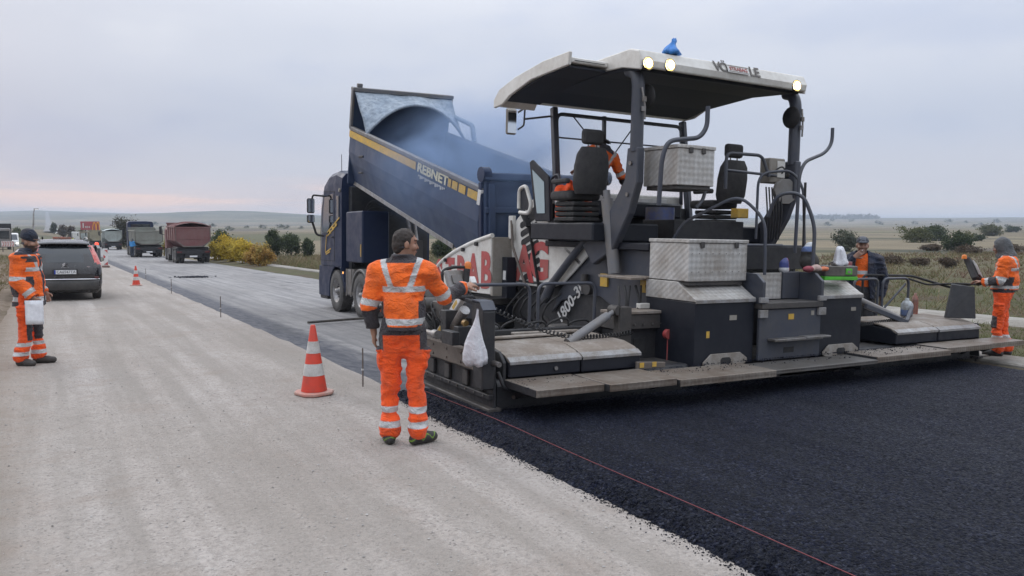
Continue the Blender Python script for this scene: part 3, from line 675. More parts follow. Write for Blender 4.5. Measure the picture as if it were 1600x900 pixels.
# levelling cylinders out to the extensions
cyl1 = P(MB().cyl((-3.02, .42, .60), (-2.32, .62, .86), .052, n=14).cyl((-2.32, .62, .86), (-2.12, .68, .93), .03, n=10), 'levelling_cylinder', STEEL if 0 else paint('cylinder_grey', (.16, .17, .19), .4, dirt=(.2, .18, .16)), pav, 0)
P(MB().cyl((-2.16, .60, .92), (-2.16, .76, .92), .06, n=12), 'cylinder_eye', GRIME, cyl1, 0)
P(MB().cyl((2.15, .62, .98), (2.95, .42, .66), .05, n=14), 'levelling_cylinder', MATS['cylinder_grey'], pav, 0)
# wooden-topped extension guides either side of the pods
for s, x0, x1 in ((-1, -2.15, -1.02), (1, 1.56, 2.2)):
    g = P(MB().box(x0, x1, .62, 1.0, .68, .86), 'extension_guide', GRIME)
    P(MB().box(x0 - .01, x1, .60, .98, .864, .90), 'guide_top', PWOOD, g)
    P(MB().box(x0 + .02, x1, .70, 1.05, .25, .675), 'guide_web', DARK, g)
    bolt_row(g, [(x, .615, .74) for x in np.arange(x0 + .1, x1, .14)], .013, 'y', STEEL)
    P(MB().box(x0 + .3, x0 + .5, .690, .698, .36, .56), 'access_opening', MATS['rubber'], g, .004)
P(MB().box(-2.15, -1.98, .58, .72, .42, .96), 'cylinder_bracket', GRIME)
P(MB().box(-1.35, -1.02, .85, 1.0, .905, .96), 'black_pad', RUBBER); P(MB().box(-1.66, -1.5, .82, .9, .905, .97), 'white_block', CREAM)
P(MB().cyl((-1.50, .50, .62), (-1.50, .44, .62), .06, n=12).cyl((-1.50, .47, .56), (-1.50, .47, .22), .008, n=6), 'red_valve', RED, pav, 0)
# ---- the two black pods with sloped tread tops --------------------------
for x0, x1 in ((-1.50, -.53), (.66, 1.53)):
    pd = P(MB().prism([(.0, .28), (.0, 1.05), (.9, 1.05), (.9, .22), (.08, .22)], 'x', x0, x1), 'rear_pod', BLACK, bevel=.012, seg=2)
    P(MB().prism([(-.015, 1.055), (-.015, 1.085), (.03, 1.10), (.32, 1.275), (.9, 1.275), (.9, 1.055)], 'x', x0 - .01, x1 + .005), 'pod_top', TREAD, pd, .004)
    P(MB().box(x0 - .008, x1 + .004, -.022, -.004, 1.035, 1.075), 'edge_strip', SILVER, pd, .002)
    xc = (x0 + x1) / 2; 
    oc = [(-.36, .0), (-.24, .095), (.24, .095), (.36, .02), (.36, -.02), (.24, -.095), (-.24, -.095), (-.36, -.03)]
    pl = P(MB().prism([(xc + a, .33 + b) for a, b in oc], 'y', -.03, -.012), 'oval_plate', PLATEM, pd, .003)
    P(MB().prism([(xc + a, .33 + b) for a, b in [(-.085, .02), (-.06, .045), (.06, .045), (.085, .02), (.085, -.02), (.06, -.045), (-.06, -.045), (-.085, -.02)]], 'y', -.034, -.031), 'slot', RUBBER, pl, 0)
    bolt_row(pl, [(xc + a, -.031, .33) for a in (-.3, .3)], .012, 'y', GRIME, .006)
    P(MB().box(xc - .1, xc + .02, -.02, .1, .05, .22), 'pod_foot', GRIME, pd)
# ---- steps up to the platform in the middle ------------------------------
ld = P(MB().box(-.50, .62, -.07, -.02, .30, .94), 'ladder_panel', GREY, bevel=.01)
P(MB().box(-.50, .62, -.10, .26, .945, 1.02), 'ladder_shelf', GRIME, ld)
for x in (-.50, .57): 
    P(MB().prism([(-.10, 1.0), (-.10, 1.28), (.02, 1.38), (.5, 1.38), (.5, 1.0)], 'x', x, x + .05), 'ladder_cheek', GREY, ld)
    P(MB().box(x - .04, x + .10, -.108, -.072, .84, .935), 'hinge', SILVER, ld, .003); P(MB().box(x - .04, x + .10, -.108, -.072, 1.025, 1.09), 'hinge', SILVER, ld, .003)
P(MB().box(-.44, .24, .27, .29, 1.03, 1.37), 'tread_riser', TREAD, ld, .003); P(MB().box(.25, .56, .25, .29, 1.03, 1.38), 'riser_panel', GREY, ld)
P(MB().box(-.36, .52, -.20, -.072, .545, .575).box(.2, .66, -.21, -.075, .56, .585), 'foot_bar', STEEL, ld, .004)
P(MB().box(-.06, .12, -.076, -.071, .38, .45), 'slot', RUBBER, ld, 0)
P(MB().box(-.2, -.02, .0, .12, .05, .30), 'ladder_foot', GRIME, ld)
for x in (-.42,):   # handrail rising to the platform, bent over at the top
    P(MB().tube([(x + .10, .05, 1.36), (x + .10, .07, 2.05), (x - .08, .35, 2.36), (x - .42, 1.0, 2.0), (x - .5, 1.1, 1.75)], .021, 10, .18), 'ladder_handrail', GREY, ld, 0)
P(MB().tube([(.62, .1, 1.36), (.66, .12, 2.0), (.55, .25, 2.42), (.35, .5, 2.42), (.3, .6, 2.1)], .025, 10, .18), 'ladder_handrail', GREY, ld, 0)
P(MB().box(-.5, 1.5, .86, .9, 1.38, 1.70), 'rear_bulkhead', DARK)
P(MB().tube([(-.45, .62, 1.72), (.62, .62, 1.72)], .02, 8), 'cross_rail', GREY, pav, 0)
# ---- tool boxes ------------------------------------------------------------
def toolbox(x0, x1, y0, y1, z0, z1, nm):
    b = P(MB().box(x0, x1, y0, y1, z0, z1 - .045), nm, TREAD, bevel=.008)
    P(MB().box(x0 - .012, x1 + .012, y0 - .012, y1 + .012, z1 - .044, z1), 'lid', TREAD, b, .006)
    for x in (x0 + .2, x1 - .2): P(MB().box(x - .03, x + .03, y0 - .022, y0 - .002, z1 - .10, z1 - .03), 'latch', GRIME, b, .003)
    P(MB().box(x0 + .03, x1 - .03, y0 + .03, y1 - .03, z0 - .05, z0 - .002), 'box_base', GRIME, b)
toolbox(-1.50, -.54, .14, .86, 1.285, 1.79, 'lower_toolbox'); toolbox(-1.31, -.70, .60, 1.26, 2.46, 2.96, 'upper_toolbox')
# ---- tractor ---------------------------------------------------------------
sf = [(1.0, .95), (1.0, 1.27), (2.3, 1.60), (3.4, 1.56), (2.75, 1.02), (2.62, .62), (2.35, .92), (1.9, 1.0)]
P(MB().prism([(1.0, .40), (1.0, 1.62), (2.1, 1.66), (2.55, 1.40), (3.15, .95), (3.35, .60), (3.1, .80), (2.6, .95), (2.1, .95), (1.6, .75), (1.45, .40)], 'x', -1.34, -1.30), 'side_panel', GREY, bevel=.01)
P(MB().box(-1.29, 1.3, 1.0, 4.45, .30, 1.60), 'chassis', DARK, bevel=.02)
P(MB().prism([(1.0, .45), (1.0, 1.6), (4.4, 1.6), (4.4, .9), (3.0, .9), (1.5, .6)], 'x', 1.30, 1.36), 'side_panel', GREY)
for x in (-1.285, .965):   # crawler tracks
    path = [(y, .40 - .40 * math.cos(t) if 0 else 0) for y, t in ()]
    pr = []
    for i in range(13): t = math.pi / 2 + math.pi * i / 12; pr.append((1.35 + .40 * math.cos(t), .42 + .40 * math.sin(t)))
    for i in range(13): t = -math.pi / 2 + math.pi * i / 12; pr.append((4.25 + .34 * math.cos(t), .36 + .34 * math.sin(t)))
    tr = P(MB().prism(pr, 'x', x, x + .32), 'crawler_track', RUBBER, bevel=.01)
    for i in range(17): P(MB().box(x - .01, x + .33, 1.3 + i * .18, 1.4 + i * .18, -.0 + .004, .03), 'track_pad', GRIME, tr, 0)
    for i in range(4): P(MB().cyl((x - .012, 1.75 + i * .62, .32), (x + .1, 1.75 + i * .62, .32), .20, n=18), 'track_roller', GRIME, tr, 0)
# cream engine hood with slots
hd = [(4.50, 1.05), (4.52, 1.75), (4.40, 2.02), (3.62, 2.52), (3.42, 2.52), (3.40, 1.64), (2.10, 1.66), (2.35, 1.50), (2.95, 1.08), (3.30, .98), (4.3, .98)]
P(MB().prism([(y, z) for y, z in hd], 'x', -1.40, -1.36), 'engine_hood', CREAM, bevel=.02, seg=2)
P(MB().box(-1.35, 1.35, 3.4, 4.4, 1.62, 2.0).prism([(4.38, 2.0), (3.62, 2.48), (3.42, 2.48), (3.42, 2.0)], 'x', -1.35, 1.35), 'engine_cover', CREAM, bevel=.02)
for i in range(8):
    t = i / 7; yc = 4.02 - .16 * t; zc = 2.16 - .98 * t; sl = MB()
    w = .22 if i else .10; yy0 = yc + (0 if i else -.12)
    a = [(math.cos(q) * .05 + (w if math.cos(q) >= 0 else -w), math.sin(q) * .05) for q in np.linspace(-math.pi / 2, 1.5 * math.pi, 17)[:-1]]
    ca, sa = math.cos(R(-20)), math.sin(R(-20))
    P(sl.prism([(yy0 - .02 + u * ca - v * sa, zc + u * sa + v * ca) for u, v in a], 'x', -1.408, -1.403), 'vent_slot', RUBBER, bevel=0)
P(MB().beam((-1.44, 4.18, 2.26), (-1.44, 3.88, 1.92), .03, .13, (1, 0, 0)).beam((-1.44, 3.90, 1.94), (-1.44, 3.52, .85), .02, .05, (1, 0, 0)), 'hood_handle', RUBBER)
P(MB().box(-1.41, -1.404, 3.42, 4.30, 1.02, 1.06), 'hood_seam', DARK, bevel=0)
# red lettering that runs on over hood and hopper
LM = lambda y, zz, x: frame((x, y, zz), (0, -1, 0), (0, 0, 1))
text('red_letter', 'A', .78, RED, pav, LM(4.08, 1.30, -1.408), .003, bold=.03); text('red_letter', 'G', .78, RED, pav, LM(3.62, 1.36, -1.410), .003, bold=.03)
text('model_number', '1800-3i', .26, WHT, pav, frame((-1.348, 2.84, .78), (0, -.72, .68), (0, .68, .72)), .003, bold=.004)
P(MB().prism([(2.5, 1.42), (2.9, 1.62), (2.95, 1.60), (2.55, 1.38)], 'x', -1.40, -1.345), 'panel_seam', DARK, bevel=0)
# exhaust arm lying on the hood
P(MB().tube([(-1.46, 2.26, 1.78), (-1.48, 2.7, 1.42), (-1.48, 3.15, 1.05), (-1.46, 3.35, .80)], [.055, .06, .07, .075], 10, .1), 'side_strut', GREY, pav, 0)
P(MB().cyl((-1.54, 2.22, 1.80), (-1.38, 2.22, 1.80), .09, n=14), 'strut_pivot', GRIME, pav, 0)
P(MB().cyl((-1.50, 1.78, 2.30), (-1.46, 1.62, 1.30), .085, n=14).cyl((-1.5, 1.8, 2.42), (-1.5, 1.78, 2.3), .05, n=10), 'lift_cylinder', MATS['cylinder_grey'], pav, 0)
P(MB().box(-1.375, -1.345, 1.9, 2.06, 1.10, 1.28), 'warning_sign', YEL, bevel=.002); P(MB().box(-1.375, -1.345, 1.05, 1.18, 1.08, 1.24), 'warning_sign', YEL, bevel=.002)
P(MB().cyl((-1.4, 2.40, .98), (-1.4, 2.40, 1.25), .05, n=12).cyl((-1.36, 2.3, 1.05), (-1.44, 2.3, 1.05), .09, n=14), 'filter', GRIME, pav, 0)
P(MB().box(-1.345, 1.3, .92, .995, 1.0, 1.27), 'rear_crossmember', GREY, bevel=.01)
P(MB().box(-1.55, -.5, .86, 1.3, 1.275, 1.30).box(-1.75, -1.5, .9, 1.6, 1.262, 1.292), 'deck_plate', PWOOD, bevel=.004)
# ---- hopper ------------------------------------------------------------------
hw = [(6.80, .75), (6.80, 1.02), (6.45, 1.24), (5.9, 1.44), (5.2, 1.62), (4.52, 1.745), (4.52, .80)]
hp = P(MB().prism(hw, 'x', -1.78, -1.72), 'hopper_wing', CREAM, bevel=.01)
P(MB().tube([(-1.77, y, z_ + .01) for y, z_ in [(6.82, .72), (6.80, 1.02), (6.45, 1.25), (5.9, 1.45), (5.2, 1.63), (4.5, 1.76)]], .04, 10, .2), 'hopper_rim', CREAM, hp, 0)
for y, zz in ((6.2, 1.30), (5.5, 1.51), (5.0, 1.62)): MB().cyl((-1.83, y, zz), (-1.78, y, zz), .035, n=10).build('lifting_lug', DARK, hp)
P(MB().box(-1.76, -1.37, 4.49, 4.53, .98, 1.745), 'hopper_corner', CREAM2, hp); P(MB().box(-1.78, -1.37, 4.45, 4.52, .78, .975), 'hopper_corner', CREAM2, hp)
P(MB().box(-1.60, -1.42, 4.30, 4.46, .75, 1.42), 'black_column', BLACK, hp); P(MB().box(-1.606, -1.601, 4.33, 4.42, 1.05, 1.2), 'label_plate', WHT, hp, 0)
for i, ch in enumerate('STRAB'): text('red_letter', ch, .66 + .04 * i, RED, hp, LM(6.50 - .455 * i, 1.02 + .035 * i, -1.786), .003, bold=.032, sx=.80)
P(MB().prism(hw, 'x', 1.72, 1.78), 'hopper_wing', CREAM, bevel=.01)
P(MB().box(-1.70, 1.70, 4.6, 6.75, .62, .72).box(-1.2, 1.2, 4.46, 4.6, .6, 1.6), 'hopper_floor', GRIME)
P(MB().box(-1.75, -1.30, 4.6, 6.7, .32, .60), 'lower_guard', BLACK)
P(MB().tube([(-1.46, 4.42, 2.02), (-1.50, 4.30, 1.6), (-1.50, 3.85, .95)], .022, 8), 'gas_strut', RUST, pav, 0)
P(MB().box(-1.46, -1.40, 4.38, 4.52, 1.72, 2.10), 'hood_lug', CREAM)
# ---- operator's platform -------------------------------------------------------
P(MB().box(-1.45, 1.45, .95, 3.4, 1.63, 1.72), 'platform_deck', BLACK, bevel=.01)
P(MB().box(-1.75, -.6, 1.75, 3.35, 1.73, 1.98), 'seat_base', BLACK, bevel=.02); P(MB().box(.3, 1.6, 1.75, 3.3, 1.73, 1.98), 'seat_base', BLACK, bevel=.02)
P(MB().box(-1.40, 1.40, 3.28, 3.40, 1.72, 2.28), 'front_bulkhead', DARK); P(MB().box(-.8, .8, 3.22, 3.27, 2.30, 2.42), 'dash_strip', WHT)
P(MB().box(-1.2, .9, 2.95, 3.22, 2.1, 2.34), 'console', BLACK, bevel=.03)
def seat(xc, y0, zs, nm='driver_seat'):
    s = P(MB().box(xc - .27, xc + .27, y0 + .05, y0 + .58, zs, zs + .13), nm, SEAT, bevel=.05, seg=3)
    sec = []
    for zz, hwid, yb, th in ((.08, .22, .02, .08), (.2, .27, .0, .10), (.45, .275, -.03, .10), (.62, .25, -.05, .09), (.72, .19, -.06, .06)):
        sec.append([(xc + a * hwid, y0 + yb + b * th - .04, zs + zz) for a, b in ((-1, .4), (-.75, 1), (.75, 1), (1, .4), (1, -.4), (.7, -1), (-.7, -1), (-1, -.4))])
    P(MB().loft(sec), 'backrest', SEAT, s, .02, fix=True, seg=2)
    P(MB().box(xc - .17, xc + .17, y0 - .13, y0 - .02, zs + .76, zs + .97), 'headrest', SEAT, s, .05, seg=3)
    for a in (-.07, .07): MB().cyl((xc + a, y0 - .08, zs + .68), (xc + a, y0 - .08, zs + .78), .011, n=8).build('headrest_post', STEEL, s)
    P(MB().box(xc - .07, xc + .07, y0 - .118, y0 - .112, zs + .60, zs + .68), 'seat_label', CREAM2, s, 0)
    bl = MB()
    for i in range(4): bl.box(xc - .23 + .01 * (i % 2), xc + .23 - .01 * (i % 2), y0 + .02, y0 + .5, zs - .30 + .072 * i, zs - .24 + .072 * i)
    P(bl, 'bellows', RUBBER, s, .015)
    for a in (-1, 1): P(MB().box(xc + a * .33 - .04, xc + a * .33 + .04, y0 + .0, y0 + .40, zs + .22, zs + .29), 'armrest', SEAT, s, .02)
    return s
seat(-1.52, 2.20, 2.30); seat(.92, 1.95, 2.25, 'co_driver_seat')
P(MB().cyl((.05, 2.5, 1.74), (.05, 2.5, 2.25), .22, n=20), 'blue_drum', paint('blue_plastic', (.03, .085, .32), .4), pav, .02)
P(MB().box(-.45, .9, 1.6, 2.3, 1.73, 2.05), 'locker', DARK)
# control cabinet beside the right post
cb = P(MB().box(1.02, 1.34, 1.25, 1.45, 2.62, 2.98), 'control_cabinet', CREAM2, bevel=.015)
P(MB().box(1.16, 1.32, 1.235, 1.249, 2.70, 2.94), 'cabinet_door', CREAM, cb, .004); P(MB().tube([(1.03, 1.22, 2.76), (1.15, 1.15, 2.86), (1.28, 1.2, 2.82), (1.25, 1.24, 2.76)], .012, 6, .06), 'cable', RUBBER, cb, 0)
P(MB().prism([(1.28 + .24 * math.cos(t), 2.50 + .19 * math.sin(t)) for t in np.linspace(0, 2 * math.pi, 11)[:-1]], 'y', 1.16, 1.22), 'grey_cover', paint('cover_grey', (.20, .205, .21), .55), bevel=.008)
P(MB().box(.62, .84, 1.45, 1.6, 2.1, 2.24), 'amber_box', YEL, bevel=.01)
# ---- canopy posts ------------------------------------------------------------
def post(s):
    x0 = s * 1.47; a, b = (x0 - .07, x0 + .07)
    o = P(MB().tube([(x0, 1.42, 3.96), (x0, 1.28, 3.92), (x0, 1.22, 3.78), (x0, 1.22, 2.9)], .085, 12, .12), 'rear_post', GREY, bevel=0)
    P(MB().prism([(1.12, 2.95), (1.34, 2.95), (1.38, 2.55), (1.72, 2.10), (2.30, 1.66), (2.05, 1.40), (1.60, 1.62), (1.28, 2.10), (1.12, 2.5)], 'x', x0 - .06, x0 + .06), 'post_foot', GREY, o, .015)
    bolt_row(o, [(x0 - .062, 1.25, 2.75), (x0 - .062, 1.30, 2.35), (x0 - .062, 1.9, 1.78)], .03, 'x', STEEL, .02)
    P(MB().tube([(x0 + s * .02, 1.12, 3.7), (x0, 1.08, 3.5), (x0 + .02, 1.1, 3.3)], .014, 6, .05).cyl((x0, 1.09, 3.52), (x0, 1.09, 3.58), .03).cyl((x0, 1.1, 3.4), (x0, 1.1, 3.46), .03), 'lamp_cable', STEEL, o, 0)
    return o
post(-1); pr_ = post(1)
P(MB().lathe([(0, -.02), (.15, -.015), (.16, 0), (.15, .015), (0, .02)], (1.36, 1.2, 3.58), 'x', 18), 'round_mirror', RUBBER, pr_, 0)
P(MB().lathe([(0, -.02), (.15, -.015), (.16, 0), (.15, .015), (0, .02)], (-1.30, 1.25, 3.62), 'x', 18), 'round_mirror', RUBBER, pav, 0)
for s in (-1, 1):
    P(MB().beam((s * 1.33, 3.22, 1.9), (s * 1.30, 3.46, 3.75), .09, .11), 'front_post', GREY, bevel=.01)
# hook-shaped exhaust and handrails
P(MB().tube([(-1.47, .75, 2.2), (-1.47, .72, 2.78), (-1.40, .70, 3.0), (-.95, .62, 3.06), (-.85, .60, 3.2), (-.85, .60, 3.46)], .03, 10, .14), 'hook_rail', GREY, pav, 0)
P(MB().tube([(.86, .60, 1.62), (.88, .60, 2.70), (.98, .60, 2.88), (1.38, .60, 3.02), (1.52, .60, 3.16), (1.52, .60, 3.38)], .024, 10, .14), 'hook_rail', GREY, pav, 0)
for a in ((.62, 1.05),): P(MB().tube([(a[0] - .1, 1.0, 1.8), (a[0] - .1, 1.0, 2.72), (a[0] + .45, .9, 2.78), (a[1] + .1, .75, 2.55), (a[1] + .12, .7, 1.7)], .019, 10, .2), 'side_rail', GREY, pav, 0)
P(MB().tube([(.2, 1.3, 2.5), (.2, 1.3, 3.0), (.85, 1.25, 3.0), (.95, 1.2, 2.7)], .024, 10, .1).tube([(.2, 1.3, 2.76), (1.1, 1.2, 2.72)], .02, 8), 'side_rail', GREY, pav, 0)
P(MB().tube([(-.62, 1.0, 2.55), (-.5, 1.0, 2.72), (-.42, 1.0, 2.6), (-.5, 1.0, 2.3), (-.62, 1.0, 2.2)], .024, 8, .08), 'side_rail', GREY, pav, 0)
P(MB().cyl((1.08, .66, 2.6), (1.10, .66, 1.55), .018, n=8), 'measuring_stick', DARK, pav, 0)
P(MB().tube([(-1.58, 3.05, 2.0), (-1.58, 3.05, 2.65), (-1.58, 2.85, 2.7), (-1.58, 2.8, 2.2)], .02, 8, .08), 'side_rail', GREY, pav, 0)
# fold-out side screen on the left
ss = P(MB().prism([(3.30, 2.0), (3.50, 2.9), (3.42, 2.93), (2.95, 2.65), (2.90, 2.0)], 'x', -1.70, -1.66), 'side_screen_frame', BLACK, bevel=.01)
P(MB().prism([(3.24, 2.12), (3.40, 2.78), (3.06, 2.58), (3.02, 2.12)], 'x', -1.708, -1.703), 'side_glass', glass('side_pane', (.35, .45, .48), .9, .1), ss, 0)
P(MB().tube([(-1.72, 3.75, 2.20), (-1.72, 3.75, 2.50), (-1.72, 3.55, 2.55), (-1.72, 3.38, 2.25), (-1.72, 3.45, 2.12), (-1.72, 3.72, 2.14)], .03, 8, .08), 'mirror_frame', CREAM, ss, 0)
P(MB().prism([(3.72, 2.2), (3.72, 2.48), (3.55, 2.5), (3.42, 2.25), (3.46, 2.16)], 'x', -1.715, -1.70), 'lower_mirror', BLACK, ss, .01)
# mirror on its bracket at the front left
mr = P(MB().box(-1.98, -1.80, 3.72, 3.78, 3.32, 3.72), 'mirror_housing', CREAM2, bevel=.03, seg=2)
P(MB().box(-1.965, -1.815, 3.714, 3.718, 3.345, 3.695), 'mirror_face', MIRR, mr, 0)
P(MB().tube([(-1.80, 3.7, 3.66), (-1.62, 3.6, 3.80), (-1.45, 3.55, 3.82)], .016, 8).tube([(-1.80, 3.7, 3.4), (-1.72, 3.65, 3.46), (-1.72, 3.62, 3.78)], .014, 8, .04).tube([(-1.72, 3.65, 3.56), (-1.34, 3.5, 3.62)], .016, 8), 'mirror_bracket', GREY, mr, 0)
# ---- canopy -----------------------------------------------------------------
top = MB(); und = MB()
prof = [(1.02, 3.93), (1.00, 4.02), (1.06, 4.15), (1.25, 4.20), (2.3, 4.16), (3.1, 4.05), (3.55, 3.92), (3.62, 3.80)]
x0, x1 = -1.60, 1.44
cn = P(MB().prism(prof + [(3.56, 3.78), (3.48, 3.86), (3.05, 3.99), (2.3, 4.09), (1.4, 4.12), (1.15, 4.08), (1.07, 3.93)], 'x', x0, x1), 'canopy', CREAM, bevel=.02, seg=2)
for x in (x0, x1 - .03): P(MB().prism([(1.03, 3.90), (1.02, 4.02), (1.07, 4.14), (1.25, 4.19), (2.3, 4.15), (3.1, 4.04), (3.54, 3.91), (3.6, 3.78), (3.3, 3.80), (3.0, 3.92), (2.0, 4.00), (1.4, 3.98)], 'x', x - .004, x + .034), 'canopy_side', CREAM, cn, .01)
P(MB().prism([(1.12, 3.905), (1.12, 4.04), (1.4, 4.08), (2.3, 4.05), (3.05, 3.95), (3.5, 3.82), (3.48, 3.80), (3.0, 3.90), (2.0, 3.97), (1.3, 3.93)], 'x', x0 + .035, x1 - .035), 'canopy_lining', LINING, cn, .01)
# slide-out wing on the left
wg = P(MB().prism([(1.70, 4.03), (1.70, 4.10), (2.3, 4.08), (3.05, 3.98), (3.5, 3.87), (3.62, 3.70), (3.52, 3.68), (3.42, 3.80), (3.0, 3.89), (2.3, 4.0)], 'x', -2.20, x0 - .006), 'canopy_wing', CREAM, cn, .012)
P(MB().prism([(1.68, 3.99), (1.66, 4.16), (2.3, 4.14), (3.05, 4.04), (3.5, 3.93), (3.66, 3.80), (3.66, 3.68), (3.40, 3.70), (3.20, 3.80), (2.6, 3.94)], 'x', -2.25, -2.201), 'wing_fascia', CREAM, wg, .01)
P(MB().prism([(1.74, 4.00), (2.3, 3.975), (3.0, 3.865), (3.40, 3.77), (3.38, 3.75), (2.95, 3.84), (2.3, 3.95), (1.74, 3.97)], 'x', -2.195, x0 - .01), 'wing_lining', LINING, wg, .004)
P(MB().box(-2.14, -1.66, 1.69, 1.696, 4.055, 4.062), 'wing_groove', DARK, wg, 0)
for x, zz in ((-1.50, 3.98), (-1.14, 4.0), (1.22, 3.99)):
    lp = P(MB().lathe([(.0, .10), (.06, .10), (.082, .03), (.084, 0.0)], (x, .995, zz), 'y', 20), 'work_lamp', RUBBER, cn, 0)
    P(MB().lathe([(.0, -.022), (.04, -.018), (.052, -.010), (.054, .0)], (x, .990, zz), 'y', 20), 'lamp_lens', LAMP, lp, 0)
    P(MB().lathe([(.055, -.010), (.064, -.004), (.072, .002)], (x, .990, zz), 'y', 20), 'lamp_halo_ring', glow('halo_glow', (1.0, .70, .22), 1.6), lp, 0)  # glowing ring added round the lens as the yellow halo of its glare
# name on the visor, a sticker over its middle letters
DGREY = paint('dark_lettering', (.06, .062, .07), .5)
VM = lambda x, zz, y=.994: frame((x, y, zz), (1, 0, .0), (0, .45, 1))
text('visor_lettering', 'V', .20, DGREY, cn, VM(-.31, 4.085, 1.018), .002, bold=.005); text('visor_lettering', '\u00d6', .20, DGREY, cn, VM(-.185, 4.085, 1.018), .002, bold=.005); text('visor_lettering', 'LE', .20, DGREY, cn, VM(.385, 4.085, 1.018), .002, bold=.005)
sk = P(MB().box(-.20, .20, -.060, .060, 0, .006, VM(.06, 4.080, 1.006)), 'visor_sticker', WHT, cn, 0)
text('sticker_text', 'STRABAG', .078, RED, sk, VM(.06, 4.080, .996), .002, bold=.001)
P(MB().box(-.19, .19, .040, .047, .006, .009, VM(.06, 4.080, 1.006)), 'sticker_rule', DGREY, sk, 0); P(MB().box(-.19, .19, -.047, -.040, .006, .009, VM(.06, 4.080, 1.006)), 'sticker_rule', DGREY, sk, 0)
# wind screen between the front posts
wf = P(MB().tube([(-1.28, 3.40, 2.35), (-1.26, 3.44, 3.66), (1.26, 3.44, 3.66), (1.28, 3.40, 2.35)], .03, 8, .12).tube([(-1.28, 3.43, 3.30), (1.28, 3.43, 3.30)], .014, 6).beam((-.35, 3.42, 2.3), (-.35, 3.45, 3.7), .06, .04), 'wind_screen_frame', GREY, bevel=0)
P(MB().box(-1.26, 1.26, 3.415, 3.425, 2.36, 3.64), 'wind_screen_pane', glass('wind_pane', (.85, .9, .92), .08, .02), wf, 0)
P(MB().tube([(.25, 3.38, 3.64), (-.2, 3.37, 3.1)], .01, 6).tube([(-1.0, 3.38, 3.64), (-.75, 3.37, 3.4)], .01, 6), 'wiper', RUBBER, wf, 0)
# hoses, plates and crumbs that gather on a working machine
_g = random.Random(4)
for k in range(10):
    x = -1.95 + .09 * k; P(MB().tube([(x, 1.02, .35 + .05 * (k % 3)), (x - .03, .90, .62), (x + .05 * (k % 2), .86 + .03 * (k % 3), .98), (x + .10, 1.02, 1.18)], .014 + .004 * (k % 2), 6, .12), 'hydraulic_hose', RUBBER, pav, 0)
for k in range(6):
    y = 3.0 + .22 * k; P(MB().tube([(-1.40, y, .92), (-1.60, y + .05, .78 - .04 * (k % 3)), (-1.62, y + .2, .55), (-1.45, y + .25, .42)], .016, 6, .1), 'hydraulic_hose', RUBBER, pav, 0)
for k in range(5):
    P(MB().tube([(-2.2 - .32 * k, 1.12, .58), (-2.25 - .32 * k, 1.08, .78 + .05 * (k % 2)), (-2.5 - .32 * k, 1.15, .74), (-2.6 - .3 * k, 1.2, .56)], .014, 6, .1), 'hydraulic_hose', RUBBER, pav, 0)
for x0, w in ((-3.7, .25), (-3.1, .18), (-2.75, .3), (-2.35, .2)): P(MB().box(x0, x0 + w, 1.10, 1.35, .45, .62 + .2 * _g.random()), 'valve_block', GRIME, pav, .015)
for k in range(6): P(MB().tube([(.9 + .06 * k, 1.2, 2.55), (.86 + .06 * k, 1.12, 2.2), (.95 + .05 * k, 1.2, 1.8)], .012, 6, .1), 'electric_cable', RUBBER, pav, 0)
for x, y, zz, w, hh, mt in ((-.95, -.003, .82, .12, .06, 'w'), (1.3, -.003, .86, .10, .05, 'w'), (.0, -.073, .80, .10, .07, 'y'), (.42, -.073, .84, .06, .06, 'w'), (-1.32, -.003, .62, .05, .08, 'y')): P(MB().box(x, x + w, y - .003, y, zz, zz + hh), 'data_plate', CREAM2 if mt == 'w' else YEL, pav, 0)
for zz in (1.40, 1.62): bolt_row(pav, [(x, .128, zz) for x in np.arange(-1.46, -.56, .11)], .007, 'y', STEEL, .004)
n = 1500; X = rng.uniform(-4.1, 4.6, n); Yp = rng.choice([-.35, -.2, -.1, .02], n) + rng.normal(0, .14, n); Zp = np.where((Yp > -.02), -.05, .345)
X2 = rng.uniform(-4.2, 4.3, n // 2); Y2 = rng.normal(-.05, .05, n // 2)
Pq = np.concatenate([np.stack([X, np.clip(Yp, -.5, -.14), Zp * 0 + .338], -1), np.stack([X2, Y2, 0 * X2 + .055], -1)])
cr = stones('asphalt_crumbs', Pq, .004 + .010 * rng.random(len(Pq)) ** 3, M_FRESH, .7); cr.parent = pav; cr['kind'] = 'stuff'
# things standing, hanging and lying on the paver are things of their own (see below)
def on_paver(x, y, zz): return pav.matrix_basis @ Vector((x, y, zz))
